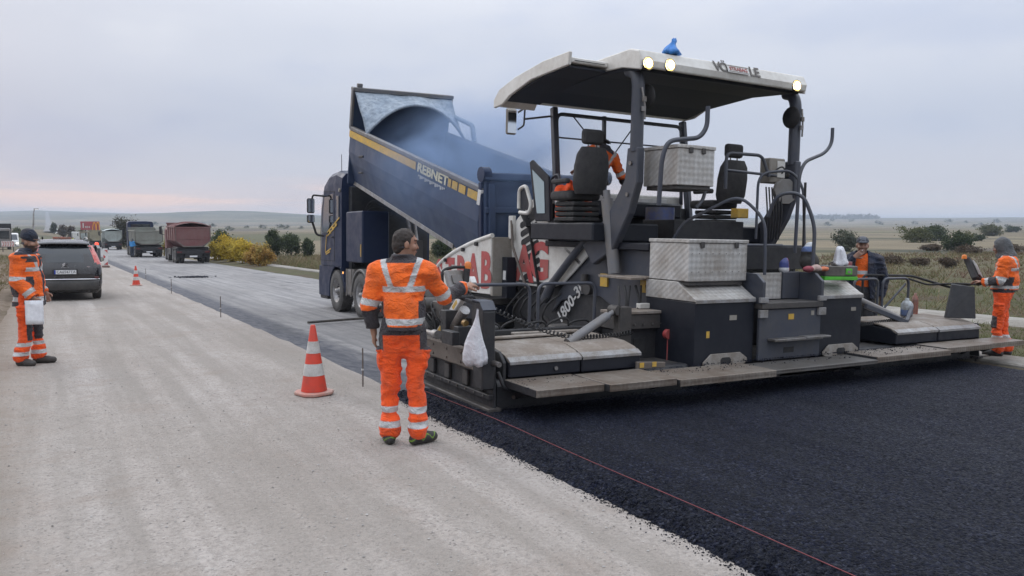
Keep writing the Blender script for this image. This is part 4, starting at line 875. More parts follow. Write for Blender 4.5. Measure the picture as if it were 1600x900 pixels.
# ================================================================ trucks
NAVY = paint('navy_paint', (.012, .021, .056), .40, dirt=(.022, .032, .065), amt=.30, scale=1.2, spec=.3)
NAVY2 = paint('navy_body_paint', (.032, .053, .112), .45, dirt=(.05, .071, .12), amt=.35, scale=.9, spec=.35)
FGREY = paint('fender_grey', (.20, .20, .205), .6, dirt=(.14, .13, .12), amt=.5)
TYRE = paint('tyre_rubber', (.022, .022, .024), .85, dirt=(.10, .095, .09), amt=.5, scale=3)
RIM = paint('rim_alloy', (.46, .46, .47), .45, metal=.4, dirt=(.2, .185, .17), amt=.45, scale=6)
DGLASS = MT('dark_glass').set(col=(.015, .02, .025), rough=.06, spec=.9).m
LENS_R = paint('red_lens', (.16, .012, .012), .3, dirt=(.07, .03, .03), amt=.5)
PLATE_W = flat('plate_white', (.72, .72, .72), .5)
def wheel(parent, c, r=.53, w=.34, side=-1, detail=True, name='wheel', rim=RIM):
    """side -1: outer face towards -x"""
    x, y, zz = c; h = w / 2
    pr = [(r * .56, -h * .9), (r * .62, -h), (r * .90, -h), (r * .985, -h * .8), (r, -h * .55), (r, h * .55), (r * .985, h * .8), (r * .90, h), (r * .62, h), (r * .56, h * .9)]
    t = MB().lathe(pr, c, 'x', 28 if detail else 18).build(name, TYRE, parent)
    s = side
    q = [(.0, s * h * .55), (r * .16, s * h * .55), (r * .18, s * h * .2), (r * .42, s * h * .15), (r * .50, s * h * .55), (r * .565, s * h * .92), (r * .60, s * h * .92), (r * .60, s * h * .3)]
    rm = MB().lathe(q, c, 'x', 24 if detail else 14).build('rim', rim, t)
    if detail:
        for k in range(10):
            a = 2 * math.pi * k / 10; p = (x + s * h * .16, y + math.cos(a) * r * .30, zz + math.sin(a) * r * .30)
            MB().cyl(p, (p[0] + s * .05, p[1], p[2]), .022, n=6).build('wheel_nut', DARK, rm)
            p = (x + s * h * .17, y + math.cos(a + .3) * r * .43, zz + math.sin(a + .3) * r * .43); MB().cyl(p, (p[0] + s * .012, p[1], p[2]), .04, n=8).build('rim_hole', RUBBER, rm)
        MB().lathe([(0, s * .1), (r * .10, s * .09), (r * .12, 0)], (x + s * h * .5, y, zz), 'x', 14).build('hub', rim, rm)
        for k in range(40):   # tread blocks
            pass
    return t
def tread_blocks(parent, c, r, w, n=44):
    b = MB()
    for k in range(n):
        a = 2 * math.pi * k / n
        for s in (-1, 1):
            M = Matrix.Translation(c) @ Matrix.Rotation(a + (.07 if s > 0 else 0), 4, 'X')
            b.box(s * w * .28 - w * .17, s * w * .28 + w * .17, -.022, .022, r - .01, r + .012, M)
    b.build('tread', TYRE, parent)['kind'] = 'stuff'

# ---------------------------------------------------------------- the navy tipper feeding the paver
BX, BY = 7.68, 20.0
tr = thing('tipper_truck', 'navy tipper truck with raised body unloading smoking asphalt into the paver', 'truck', (BX, BY, float(base_z(BX, BY))), rot=(-.0155, .022, 0))
_inv = tr.matrix_basis.inverted()
def T(mb, name, mat, parent=None, bevel=.012, **k): return mb.build(name, mat, parent or tr, bevel, **k)
for y in (.20, -1.64, -5.25, -6.55):
    for s in (-1, 1):
        if y > -3: w_ = wheel(tr, (s * 1.10, y, .53), .53, .32, s); tread_blocks(w_, (s * 1.10, y, .53), .53, .32)
        else:
            wheel(tr, (s * 1.09, y, .53), .53, .30, s); wheel(tr, (s * .74, y, .53), .53, .28, s, False)
T(MB().box(-.45, -.33, -7.2, .9, .80, 1.08).box(.33, .45, -7.2, .9, .80, 1.08), 'chassis_rail', DARK)
# cab shell by sections along y (front at +y)
def cabsec(y, zb, zt, hwid, top):
    return [(-hwid, y, zb), (-hwid, y, zt - .35), (-hwid * .985, y, zt - .14), (-hwid * .90, y, zt - .02), (-hwid * .5, y, zt + .015), (hwid * .5, y, zt + .015), (hwid * .90, y, zt - .02), (hwid * .985, y, zt - .14), (hwid, y, zt - .35), (hwid, y, zb)]
cab = T(MB().loft([cabsec(-.15, 1.15, 3.56, 1.22, 0), cabsec(.25, 1.15, 3.66, 1.25, 0), cabsec(.85, 1.15, 3.62, 1.25, 0), cabsec(1.30, 1.15, 3.40, 1.25, 0), cabsec(1.52, 1.15, 2.95, 1.235, 0), cabsec(1.70, 1.15, 1.95, 1.20, 0), cabsec(1.73, 1.15, 1.75, 1.18, 0)], smooth=False), 'cab', NAVY, bevel=.04, seg=3, fix=True)
T(MB().loft([[(-.75, -.12, 3.60), (-.9, .3, 3.64), (-.75, .8, 3.60), (.75, .8, 3.60), (.9, .3, 3.64), (.75, -.12, 3.60)], [(-.7, -.1, 3.80), (-.8, .25, 3.80), (-.6, .62, 3.70), (.6, .62, 3.70), (.8, .25, 3.80), (.7, -.1, 3.80)]], False), 'roof_fairing', NAVY, cab, .03, fix=True)
# lower cab with the arch over the front wheel
arch = [(.20 + .64 * math.cos(t), .53 + .64 * math.sin(t)) for t in np.linspace(0, math.pi, 13)]
low = [(1.77, .34), (1.79, .75), (1.74, 1.16)] + [(-.15, 1.16), (-.15, .95), (-.44, .75)] + [(-.44, .53)] + arch[::-1][0:] + [(.86, .34)]
for s in (-1, 1): T(MB().prism(low, 'x', s * 1.235, s * 1.10), 'cab_skirt', NAVY, cab, .015)
T(MB().box(-1.18, 1.18, 1.0, 1.75, .36, 1.15), 'bumper', NAVY, cab, .04); T(MB().box(-1.2, 1.2, 1.1, 1.76, .25, .36), 'bumper_lip', DARK, cab, .02)
for s in (-1, 1):
    X = s * 1.256
    T(MB().prism([(1.42, 2.05), (1.20, 3.02), (.46, 3.06), (.42, 2.08), (.85, 2.0)], 'x', X, s * 1.20), 'door_window', DGLASS, cab, .01)
    T(MB().prism([(.22, 2.35), (.22, 3.0), (.0, 2.98), (.0, 2.35)], 'x', X, s * 1.20), 'quarter_window', DGLASS, cab, .01)
    sm = MB()
    for a, b in (((1.55, 1.3), (1.55, 2.0)), ((1.55, 2.0), (1.36, 3.08)), ((.33, 1.3), (.33, 3.1)), ((.33, 3.1), (1.25, 3.14)), ((.33, 1.3), (1.55, 1.3))): sm.beam((X + s * .003, *a), (X + s * .003, *b), .012, .006, (1, 0, 0))
    T(sm, 'door_seam', RUBBER, cab, 0); T(MB().obox((X + s * .015, .48, 1.92), (.03, .16, .04)), 'door_handle', DARK, cab)
    st = MB()
    for k, (ya, za, yb, zb) in enumerate(((.92, 2.05, -.1, 2.42), (.92, 1.95, .10, 2.25), (1.0, 1.98, 1.10, 1.52), (1.10, 1.50, .62, 1.62), (1.05, 1.46, .70, 1.54))):
        st.beam((X + s * .006, ya, za), (X + s * .006, yb, zb), .035, .006, (1, 0, 0))
    T(st, 'yellow_stripe', YEL, cab, 0)
    for k in range(3): T(MB().box(X, X + s * .007, .62 - .24 * k, .76 - .24 * k, 2.02 + .09 * k, 2.10 + .09 * k), 'yellow_mark', YEL, cab, 0)
    ma = T(MB().tube([(s * 1.24, 1.22, 3.02), (s * 1.5, 1.42, 3.05), (s * 1.52, 1.44, 2.95)], .025, 8, .06), 'mirror_arm', RUBBER, cab, 0)
    T(MB().tube([(s * 1.22, 1.25, 1.95), (s * 1.42, 1.38, 1.98), (s * 1.52, 1.44, 2.35)], .03, 8, .08), 'mirror_arm', RUBBER, cab, 0)
    T(MB().box(s * 1.56 - .10, s * 1.56 + .10, 1.38, 1.48, 2.56, 2.96), 'mirror', RUBBER, ma, .03); T(MB().box(s * 1.56 - .10, s * 1.56 + .10, 1.38, 1.48, 2.30, 2.52), 'wide_mirror', RUBBER, ma, .03)
    T(MB().box(s * 1.56 - .085, s * 1.56 + .085, 1.372, 1.378, 2.59, 2.93), 'mirror_face', MIRR, ma, 0); T(MB().box(s * 1.56 - .085, s * 1.56 + .085, 1.372, 1.378, 2.325, 2.5), 'mirror_face', MIRR, ma, 0)
    for yy0, yy1 in ((-.44, -1.02),):
        T(MB().box(s * 1.22, s * .75, yy1, yy0, .45, 1.12), 'fuel_tank', paint('tank_grey', (.10, .10, .105), .5), bevel=.05, seg=2)
        bk = MB()
        for q in (-.55, -.9): bk.box(s * 1.232, s * 1.222, q - .03, q + .03, .44, 1.13)
        T(bk, 'tank_strap', STEEL, None, 0)
    ar = [(-1.64 + .66 * math.cos(t), .50 + .66 * math.sin(t)) for t in np.linspace(.12, math.pi - .12, 13)]; ar2 = [(-1.64 + .60 * math.cos(t), .50 + .60 * math.sin(t)) for t in np.linspace(.12, math.pi - .12, 13)]
    T(MB().prism(ar + ar2[::-1], 'x', s * 1.27, s * .9), 'mudguard', FGREY)
    T(MB().box(s * 1.26, s * .8, -2.9, -2.25, .86, 1.16).box(s * 1.26, s * 1.15, -4.6, -2.9, .95, 1.14), 'side_locker', FGREY, None, .03)
    T(MB().cyl((s * 1.245, -.36, 1.02), (s * 1.262, -.36, 1.02), .03, n=10), 'side_marker', glow('marker_glow', (1, .45, .12), 1.2), cab, 0)
T(MB().add([(-1.08, 1.70, 2.05), (1.08, 1.70, 2.05), (1.0, 1.49, 3.10), (-1.0, 1.49, 3.10), (-1.08, 1.72, 2.05), (1.08, 1.72, 2.05), (1.0, 1.51, 3.10), (-1.0, 1.51, 3.10)], [(0, 1, 2, 3), (7, 6, 5, 4), (0, 4, 5, 1), (1, 5, 6, 2), (2, 6, 7, 3), (3, 7, 4, 0)]), 'windscreen', DGLASS, cab, .01, fix=True)
MB().tube([(-1.1, .2, 3.6), (-1.12, .15, 4.05)], .008, 6).build('antenna', RUBBER, cab)
T(MB().cyl((-1.2, -.05, 3.12), (-1.26, -.05, 3.12), .05), 'work_light', CREAM2, cab, 0)
# equipment behind the cab
T(MB().box(-1.05, 1.05, -.42, -.2, 1.1, 3.2), 'cab_back_screen', DARK)
T(MB().box(-1.24, -.55, -1.75, -.55, 1.30, 2.55), 'equipment_box', NAVY, None, .03); T(MB().box(-1.25, -1.235, -1.68, -1.64, 1.45, 1.75), 'sticker', YEL, None, 0)
pi = MB()
for k in range(7): pi.tube([(-1.0 + .05 * k, -.47, 1.2), (-.98 + .05 * k, -.5, 2.0 + .1 * k), (-.6, -.55, 2.9 - .1 * k), (.3, -.5, 2.6)], .016, 6, .2)
T(pi, 'air_hose', RUBBER, None, 0)
T(MB().cyl((0, -2.2, 1.1), (0, -1.5, 3.1), .12, n=14).cyl((0, -1.5, 3.1), (0, -1.35, 3.5), .09, n=14), 'tipping_ram', STEEL, None, 0)
T(MB().box(-.6, .6, -6.9, -2.3, 1.09, 1.30), 'sub_frame', DARK)
for k in range(2):   # pale crates on the chassis
    c0 = T(MB().box(-1.2, -.9, -4.55 + .46 * k, -4.13 + .46 * k, 1.22, 1.86), 'chassis_crate', paint('crate_grey', (.12, .125, .13), .7))
    gr = MB()
    for q in range(5): gr.box(-1.212, -1.202, -4.53 + .46 * k + .09 * q, -4.505 + .46 * k + .09 * q, 1.24, 1.84)
    for q in range(7): gr.box(-1.216, -1.206, -4.54 + .46 * k, -4.14 + .46 * k, 1.25 + .094 * q, 1.275 + .094 * q)
    T(gr, 'grille', flat('crate_pale', (.45, .45, .45)), c0, 0)
# raised body, in a frame of its own: u forward along the rail, w up
ang = math.atan2(4.10 - 2.38, 18.75 - 12.05)
BM = _inv @ (Matrix.Translation((BX, 12.05, 2.38)) @ Matrix.Rotation(ang, 4, 'X'))
bed = bpy.data.objects.new('tipping_body', None); COL.objects.link(bed); bed.parent = tr; bed.matrix_basis = BM
def B(mb, name, mat, bevel=.01, **k): return mb.build(name, mat, bed, bevel, **k)
L_, HW, DP = 6.92, 1.28, 1.34
B(MB().prism([(-HW, 0), (-HW - .01, -.55), (-HW + .03, -.80), (-HW + .20, -DP), (HW - .20, -DP), (HW - .03, -.80), (HW + .01, -.55), (HW, 0), (HW - .06, 0), (HW - .07, -.55), (HW - .1, -.80), (HW - .35, -DP + .09), (-HW + .35, -DP + .09), (-HW + .1, -.8), (-HW + .07, -.55), (-HW + .06, 0)], 'y', 0, L_), 'trough', NAVY2, .01)
for s in (-1, 1):
    B(MB().prism([(s * (HW + .03), .05), (s * (HW + .03), -.03), (s * (HW - .08), -.03), (s * (HW - .06), .06)], 'y', -.05, L_), 'top_rail', paint('rail_grey', (.13, .145, .175), .5), .008, fix=True)
    yb = MB().box(s * (HW + .008), s * (HW + .020), 2.82, L_, -.20, -.045)
    B(yb, 'yellow_band', YEL, 0)
    for u0, u1 in ((.12, .48), (.58, .84), (.90, 1.12), (1.17, 1.30)): B(MB().box(s * (HW + .008), s * (HW + .02), u0, u1, -.20, -.055), 'yellow_block', YEL, 0)
    B(MB().box(s * (HW - .17), s * (HW - .21), 1.2, L_, -DP - .03, -DP + .06), 'lower_strip', SILVER, .003)
    for u in (6.0,): B(MB().obox((s * (HW + .015), u, -.52), (.03, .28, .05), (R(-12), 0, 0)), 'body_handle', DARK, .006); B(MB().obox((s * (HW + .005), u, -.90), (.03, .22, .04), (R(-12), 0, 0)), 'body_handle', DARK, .006)
text('body_lettering', 'REBNET', .25, flat('pale_lettering', (.68, .62, .42)), bed, frame((-HW - .016, 2.02, -.125), (0, -1, 0), (0, 0, 1)), .004, bold=.008, sx=1.62)
sg = MB()
for k in range(16): sg.box(-HW - .022, -HW - .012, 1.40 + .08 * k, 1.45 + .08 * k, -.29 - .02 * (k % 3), -.26)
B(sg, 'small_lettering', flat('pale_small', (.5, .5, .5)), 0)
B(MB().box(-HW - .05, -HW + .02, -.06, .06, -.25, .02), 'corner_cap', WHT, .01)
# bulkhead and rolled cover
B(MB().box(-HW, HW, L_ - .05, L_, -DP, .88), 'bulkhead', NAVY2)
B(MB().box(-HW - .03, HW + .03, L_ - .12, L_ + .06, .89, .97).box(-HW - .03, -HW + .03, L_ - .08, L_ + .04, 0, .90).box(HW - .03, HW + .03, L_ - .08, L_ + .04, .3, .90).box(-HW + .1, -HW + .22, L_ - .05, L_ + .05, .97, 1.06), 'bulkhead_frame', paint('frame_greyblue', (.10, .115, .145), .5))
m = MT('tarpaulin'); v = m.noise(2.2, 5, .6); c = m.mix(m.ramp(v, [(.35, 0.0), (.68, 1.0)]), (.26, .315, .38), (.42, .47, .52)); c = m.mix(m.ramp(m.noise(9, 5, .65), [(.38, .6), (.6, 0.0)]), c, (.13, .16, .20)); m.set(col=c, rough=.75, normal=m.bump(m.noise(5, 5, .65, dist=.8), .7, .05)); TARP = m.m
rows = []; nu, nv = 14, 41
for i in range(nu):
    t = i / (nu - 1); row = []
    for j in range(nv):
        sx = -1 + 2 * j / (nv - 1); x = sx * HW * .985
        az_ = 0.02 + .74 * (1 - abs(sx) ** 2.2); bz = .87 - .02 * abs(sx)
        zz = bz * (1 - t) + az_ * t - .10 * math.sin(math.pi * t) ; u = L_ - .10 - .95 * t - .10 * math.sin(math.pi * t)
        q = float(fbm(np.array([x * 2.2, t * 3.0, 1.7]), 3, 11)); zz += .05 * q * math.sin(math.pi * min(1, t * .9 + .08)); u -= .07 * q
        row.append((x, u, zz))
    rows.append(row)
o = B(MB().grid(rows), 'tarpaulin', TARP, 0); md = o.modifiers.new('thick', 'SOLIDIFY'); md.thickness = .012
B(MB().tube([(x * HW * .985, L_ - 1.06, .02 + .74 * (1 - abs(x) ** 2.2)) for x in np.linspace(-1, 1, 25)], .035, 8), 'tarpaulin_hoop', TARP, 0)
B(MB().tube([(HW + .02, L_ - 1.5, .05), (HW + .02, L_ - 1.3, .42), (HW - .05, L_ - .3, .50)], .06, 8, .1), 'tarpaulin_roll', TARP, 0)
# asphalt still in the body
lp = []
for i in range(18):
    lp.append([(x, -.1 + 6.2 * i / 17, -1.15 + .45 * (1 - x * x / 1.2) + .25 * i / 17 + .06 * float(vnoise(np.array([x * 4, i * .8, 3.])))) for x in np.linspace(-1.05, 1.05, 13)])
B(MB().grid(lp), 'asphalt_load', M_FRESH, 0)
# tailgate hangs plumb from its top hinge
TG = _inv @ Matrix.Translation((BX, 12.0, 2.55))
tg = bpy.data.objects.new('tailgate', None); COL.objects.link(tg); tg.parent = tr; tg.matrix_basis = TG
MB().box(-HW, HW, -.05, .02, -1.35, .0).build('gate_panel', NAVY2, tg, .015)
for x in (-HW + .12, -.45, .45, HW - .12): MB().box(x - .06, x + .06, -.11, -.052, -1.33, -.06).build('gate_rib', NAVY2, tg, .01)
MB().box(-HW - .04, HW + .04, -.12, .04, .0, .13).build('gate_beam', NAVY2, tg, .02)
MB().box(-HW, HW, -.10, -.054, -1.30, -1.20).box(-HW, HW, -.10, -.054, -.55, -.45).build('gate_rail', NAVY2, tg, .01)
for s in (-1, 1): MB().cyl((s * 1.33, 0, .10), (s * 1.18, 0, .10), .13, n=18).build('gate_hinge', NAVY, tg, .01)
MB().box(-HW - .045, -HW + .03, .0, .10, -1.3, -.03).build('gate_edge', NAVY, tg, .01)
T(MB().box(-1.22, 1.22, -7.35, -7.2, .75, .95), 'rear_beam', DARK)

# ---------------------------------------------------------------- waiting tippers, seen from behind
def tipper(label, body, cabm, loc, rz, tarp=None, tail=None, hb=3.0, cabh=3.1, detail=True, roof=True, group='tipper trucks queueing up the road', wide=1.22, arch=False):
    t = thing('tipper_truck', label, 'truck', loc, rz, group)
    def Q(mb, name, mat, parent=None, bevel=.01, **k): return mb.build(name, mat, parent or t, bevel, **k)
    for y in (.95, 2.30):
        for s in (-1, 1): wheel(t, (s * 1.06, y, .52), .52, .30, s, False); wheel(t, (s * .72, y, .52), .52, .28, s, False)
    for y in (5.4, 7.2):
        for s in (-1, 1): wheel(t, (s * 1.08, y, .52), .52, .32, s, False)
    Q(MB().box(-.45, .45, .1, 8.0, .78, 1.05), 'chassis', DARK)
    Q(MB().box(-1.22, 1.22, .08, .2, .70, .98), 'rear_beam', DARK)
    for s in (-1, 1):
        Q(MB().box(s * 1.20, s * .70, .28, .32, .42, .98).box(s * 1.2, s * .6, .3, 2.9, 1.06, 1.10), 'mudguard', DARK)
        Q(MB().box(s * 1.16, s * .80, .055, .078, .78, .92), 'tail_light', LENS_R); Q(MB().box(s * 1.25, s * 1.15, 3.1, 4.8, .55, 1.0), 'side_guard', GRIME)
    Q(MB().box(-.27, .27, .05, .062, .46, .58), 'number_plate', PLATE_W, None, 0)
    Q(MB().box(-.60, .60, .10, .40, .40, .70).box(-1.1, 1.1, .3, 2.8, .98, 1.2), 'underrun', DARK)
    w, zb = wide, 1.22
    sec = [(-w, hb), (-w, hb - 1.05), (-w * .55, zb), (w * .55, zb), (w, hb - 1.05), (w, hb)]
    ins = [(w - .06, hb), (w - .06, hb - 1.02), (w * .55 - .05, zb + .06), (-w * .55 + .05, zb + .06), (-w + .06, hb - 1.02), (-w + .06, hb)]
    bd = Q(MB().prism(sec + ins, 'y', .02, 5.7), 'tipping_body', body)
    Q(MB().prism([(-w + .03, hb - .12), (-w + .03, hb - 1.04), (-w * .55, zb + .04), (w * .55, zb + .04), (w - .03, hb - 1.04), (w - .03, hb - .12)], 'y', -.03, .015), 'tailgate', tail or body, bd)
    Q(MB().prism(sec + [(a * .97, b - (.0 if b > zb + .1 else -.03)) for a, b in [(w, hb), (w, hb - 1.03), (w * .55 - .03, zb + .05), (-w * .55 + .03, zb + .05), (-w, hb - 1.03), (-w, hb)]], 'y', -.07, -.032), 'tailgate_frame', paint('dark_trim', (.05, .045, .045), .6), bd, .004)
    Q(MB().box(-w + .06, w - .06, -.055, -.032, hb - .92, hb - .86), 'gate_rib', tail or body, bd, .004); Q(MB().box(-w - .03, w + .03, -.06, .04, hb - .12, hb), 'gate_beam', body, bd, .01)
    for s in (-1, 1):
        for y in (.15, 1.5, 2.9, 4.3): Q(MB().prism([(s * (w + .05), hb - .05), (s * (w + .05), hb - 1.05), (s * (w * .55 + .06), zb), (s * w * .5, zb), (s * (w - .01), hb - 1.03), (s * (w - .01), hb - .05)], 'y', y, y + .10), 'body_rib', body, bd, .004, fix=True)
        Q(MB().box(s * (w + .07), s * (w - .02), -.05, 5.7, hb - .06, hb + .06), 'top_rail', body, bd, .01)
        Q(MB().box(s * (w + .03), s * (w - .03), -.06, .06, hb, hb + .17), 'gate_ear', body, bd, .006)
    Q(MB().box(-w, w, 5.62, 5.7, zb, hb + .25).box(-w - .04, w + .04, 5.6, 5.78, hb + .22, hb + .32), 'bulkhead', body, bd)
    if arch:
        for y, hh in ((.35, .30), (1.8, .34), (3.2, .34), (4.6, .30)):
            Q(MB().tube([(x * w, y, hb + .04 + hh * (1 - abs(x) ** 2.2)) for x in np.linspace(-1, 1, 15)], .03, 6), 'tarpaulin_hoop', tarp, bd, 0)
    if tarp is not None:
        rows = [[(x * w * .99, .4 + 5.2 * i / 12, hb + .02 + (.34 - .05 * abs(i / 6 - 1)) * (1 - abs(x) ** 2.2) * (.9 + .1 * math.sin(i * 1.57)) + .02 * random.random()) for x in np.linspace(-1, 1, 15)] for i in range(13)]
        tp = Q(MB().grid(rows), 'tarpaulin', tarp, bd, 0)
    c = Q(MB().loft([cabsec(6.35, .95, cabh, 1.22, 0), cabsec(7.4, .95, cabh + .05, 1.24, 0), cabsec(7.85, .95, cabh - .25, 1.2, 0), cabsec(8.1, .95, 2.0, 1.15, 0)], False), 'cab', cabm, None, .04, fix=True)
    Q(MB().box(-1.15, 1.15, 7.6, 8.15, .35, .95), 'bumper', cabm, c)
    Q(MB().box(-.9, .9, 6.33, 6.348, cabh - .75, cabh - .25), 'rear_window', DGLASS, c, .01)
    for s in (-1, 1):
        a = Q(MB().tube([(s * 1.22, 7.7, 2.75), (s * 1.48, 7.8, 2.75), (s * 1.50, 7.8, 2.1), (s * 1.22, 7.75, 2.05)], .025, 6, .06), 'mirror_arm', RUBBER, c, 0); Q(MB().box(s * 1.5 - .1, s * 1.5 + .1, 7.72, 7.84, 2.12, 2.72), 'mirror', RUBBER, a, .02)
    return t
REDB = paint('red_body_paint', (.155, .034, .036), .55, dirt=(.17, .09, .085), amt=.45, scale=1.0)
REDT = paint('red_tarp', (.20, .05, .05), .7, dirt=(.26, .16, .15), amt=.4, scale=1.5)
SAGE = paint('sage_body_paint', (.26, .28, .245), .55, dirt=(.17, .165, .14), amt=.4, scale=1.0)
PALE = paint('pale_green_body_paint', (.38, .44, .42), .5, dirt=(.22, .23, .21), amt=.35, scale=1.0)
TAN = paint('tan_body_paint', (.34, .31, .20), .55, dirt=(.2, .18, .13), amt=.4, scale=1.0)
KHAK = paint('khaki_body_paint', (.29, .26, .20), .55, dirt=(.2, .17, .12), amt=.4, scale=1.0)
def gp(px, py): p = at(px, py, base_z, 8); return (p.x, p.y, p.z)
_r = -.0 
tipper('dark red tipper truck with hooped tarpaulin beside the yellow shrubs', REDB, REDB, gp(303, 411.5), -.02, REDT, None, 2.72, 2.6, arch=True)
tipper('sage green tipper truck with navy cab, ahead of the red one', SAGE, NAVY, gp(234, 402), .02, None, None, 2.55, 3.45)
tipper('pale green tipper truck with arched cover in front of the dark tree', PALE, PALE, gp(177.5, 390.5), .0, flat('pale_cover', (.48, .53, .52)), None, 2.85, 2.5)
tipper('tan tipper truck queueing just left of the pale green one', TAN, paint('ochre_cab', (.30, .26, .12), .5), gp(151.5, 386.5), .0, None, None, 2.9, 2.7)
tipper('khaki tipper truck with white rear edge, second beyond the pale green one', KHAK, WHT, gp(136, 384.0), .0, None, PALE, 2.9, 2.6)
tipper('white tipper truck at the far head of the queue', WHT, NAVY, gp(122, 381.5), .0, None, None, 2.9, 2.8)
# ================================================================ people: smooth-blended solids turned into one skin each
def _surface_nets(D, org, h):
    S_ = D < 0; nx, ny, nz = D.shape
    c = np.zeros((nx - 1, ny - 1, nz - 1), np.int8)
    for i in (0, 1):
        for j in (0, 1):
            for k in (0, 1): c += S_[i:nx - 1 + i, j:ny - 1 + j, k:nz - 1 + k]
    act = (c > 0) & (c < 8); idx = -np.ones(c.shape, np.int64); A = np.argwhere(act); idx[act] = np.arange(len(A))
    sumP = np.zeros((len(A), 3)); cnt = np.zeros(len(A))
    off = [(i, j, k) for i in (0, 1) for j in (0, 1) for k in (0, 1)]
    for a in off:
        for d in range(3):
            if a[d]: continue
            b = list(a); b[d] = 1
            va = D[A[:, 0] + a[0], A[:, 1] + a[1], A[:, 2] + a[2]]; vb = D[A[:, 0] + b[0], A[:, 1] + b[1], A[:, 2] + b[2]]
            m_ = (va < 0) != (vb < 0)
            if not m_.any(): continue
            t = va[m_] / (va[m_] - vb[m_]); p = np.tile(np.array(a, float), (m_.sum(), 1)); p[:, d] += t
            sumP[m_] += p; cnt[m_] += 1
    V = (A + sumP / np.maximum(cnt, 1)[:, None]) * h + org
    F = []
    for d in range(3):
        e = [0, 0, 0]; e[d] = 1
        s0 = S_[:nx - e[0], :ny - e[1], :nz - e[2]]; s1 = S_[e[0]:, e[1]:, e[2]:]
        E_ = np.argwhere(s0 != s1); u, v = (d + 1) % 3, (d + 2) % 3
        E_ = E_[(E_[:, u] > 0) & (E_[:, v] > 0) & (E_[:, u] < D.shape[u] - 1) & (E_[:, v] < D.shape[v] - 1)]
        if not len(E_): continue
        q = []
        for du, dv in ((1, 1), (0, 1), (0, 0), (1, 0)):
            g = E_.copy(); g[:, u] -= du; g[:, v] -= dv; q.append(idx[g[:, 0], g[:, 1], g[:, 2]])
        q = np.stack(q, -1); fl = S_[E_[:, 0], E_[:, 1], E_[:, 2]]; q[~fl] = q[~fl][:, ::-1]; F.append(q)
    F = np.concatenate(F); F = F[(F >= 0).all(1)]; return V, F
class SDF:
    def __init__(s, h=.008, k=.02): s.h = h; s.k = k; s.ops = []
    def cap(s, a, b, r0, r1=None, k=None, flat=None): s.ops.append(('c', np.array(a, float), np.array(b, float), r0, r0 if r1 is None else r1, s.k if k is None else k, flat)); return s
    def ell(s, c, r, k=None, M=None): s.ops.append(('e', np.array(c, float), np.array(r, float), None if M is None else np.array(M.to_3x3()), 0, s.k if k is None else k, None)); return s
    def cut(s, f): s.ops.append(('x', f)); return s
    def mesh(s, warp=None):
        lo = np.full(3, 1e9); hi = -lo
        for o in s.ops:
            if o[0] == 'c': r = max(o[3], o[4]); lo = np.minimum(lo, np.minimum(o[1], o[2]) - r); hi = np.maximum(hi, np.maximum(o[1], o[2]) + r)
            elif o[0] == 'e': r = o[2].max(); lo = np.minimum(lo, o[1] - r); hi = np.maximum(hi, o[1] + r)
        lo -= 4 * s.h + .03; hi += 4 * s.h + .03; n = np.ceil((hi - lo) / s.h).astype(int) + 1
        D = np.full(n, .5, np.float32); ax = [lo[i] + np.arange(n[i]) * s.h for i in range(3)]
        for o in s.ops:
            if o[0] == 'x': continue
            mg = .07
            if o[0] == 'c': r = max(o[3], o[4]) + mg; l_ = np.minimum(o[1], o[2]) - r; h_ = np.maximum(o[1], o[2]) + r
            else: r = o[2].max() + mg; l_ = o[1] - r; h_ = o[1] + r
            i0 = np.clip(((l_ - lo) / s.h).astype(int), 0, n); i1 = np.clip(((h_ - lo) / s.h).astype(int) + 2, 0, n); sl = tuple(slice(a, b) for a, b in zip(i0, i1))
            Q = np.stack(np.meshgrid(*[ax[i][sl[i]] for i in range(3)], indexing='ij'), -1)
            if o[0] == 'c':
                ab = o[2] - o[1]; L2 = ab @ ab + 1e-12; t = np.clip(((Q - o[1]) @ ab) / L2, 0, 1); w = Q - o[1] - t[..., None] * ab
                if o[6] is not None: f = np.array(o[6]); w = w / f
                d = np.linalg.norm(w, axis=-1) - (o[3] + (o[4] - o[3]) * t)
            else:
                w = Q - o[1]
                if o[3] is not None: w = w @ o[3]
                q = w / o[2]; l = np.linalg.norm(q, axis=-1); g = np.linalg.norm(w / o[2] ** 2, axis=-1); d = l * (l - 1) / np.maximum(g, 1e-6)
            c = D[sl]; k = o[5]
            if k > 0: hh = np.clip(.5 + .5 * (c - d) / k, 0, 1); D[sl] = c * (1 - hh) + d * hh - k * hh * (1 - hh)
            else: D[sl] = np.minimum(c, d)
        cuts = [o[1] for o in s.ops if o[0] == 'x']
        if cuts or warp:
            Q = np.stack(np.meshgrid(*ax, indexing='ij'), -1).astype(np.float32)
            if warp: near = np.abs(D) < .06; D[near] += warp(Q[near])
            for f in cuts: D = np.maximum(D, f(Q))
        return _surface_nets(D, lo, s.h)
SKIN = vcol('skin', .55, .15, 160); CLOTH = vcol('work_cloth', .9, .5, 110, .1); BOOT = vcol('boot_leather', .6, .3, 60); HAIRM = vcol('hair', .75, .9, 140)
C_OR = np.array((.95, .155, .016)); C_OR2 = np.array((.90, .098, .012)); C_TAPE = np.array((.56, .565, .56)); C_DK = np.array((.040, .036, .042)); C_NAVY = np.array((.012, .017, .034)); C_GREYH = np.array((.10, .105, .11))
def V3(*a): return np.array(a, float)
def basis(fwd, upv=(0, 0, 1)):
    f = V3(*fwd); f = f / np.linalg.norm(f); u = V3(*upv); r = np.cross(f, u); r /= np.linalg.norm(r); u = np.cross(r, f); return r, f, u
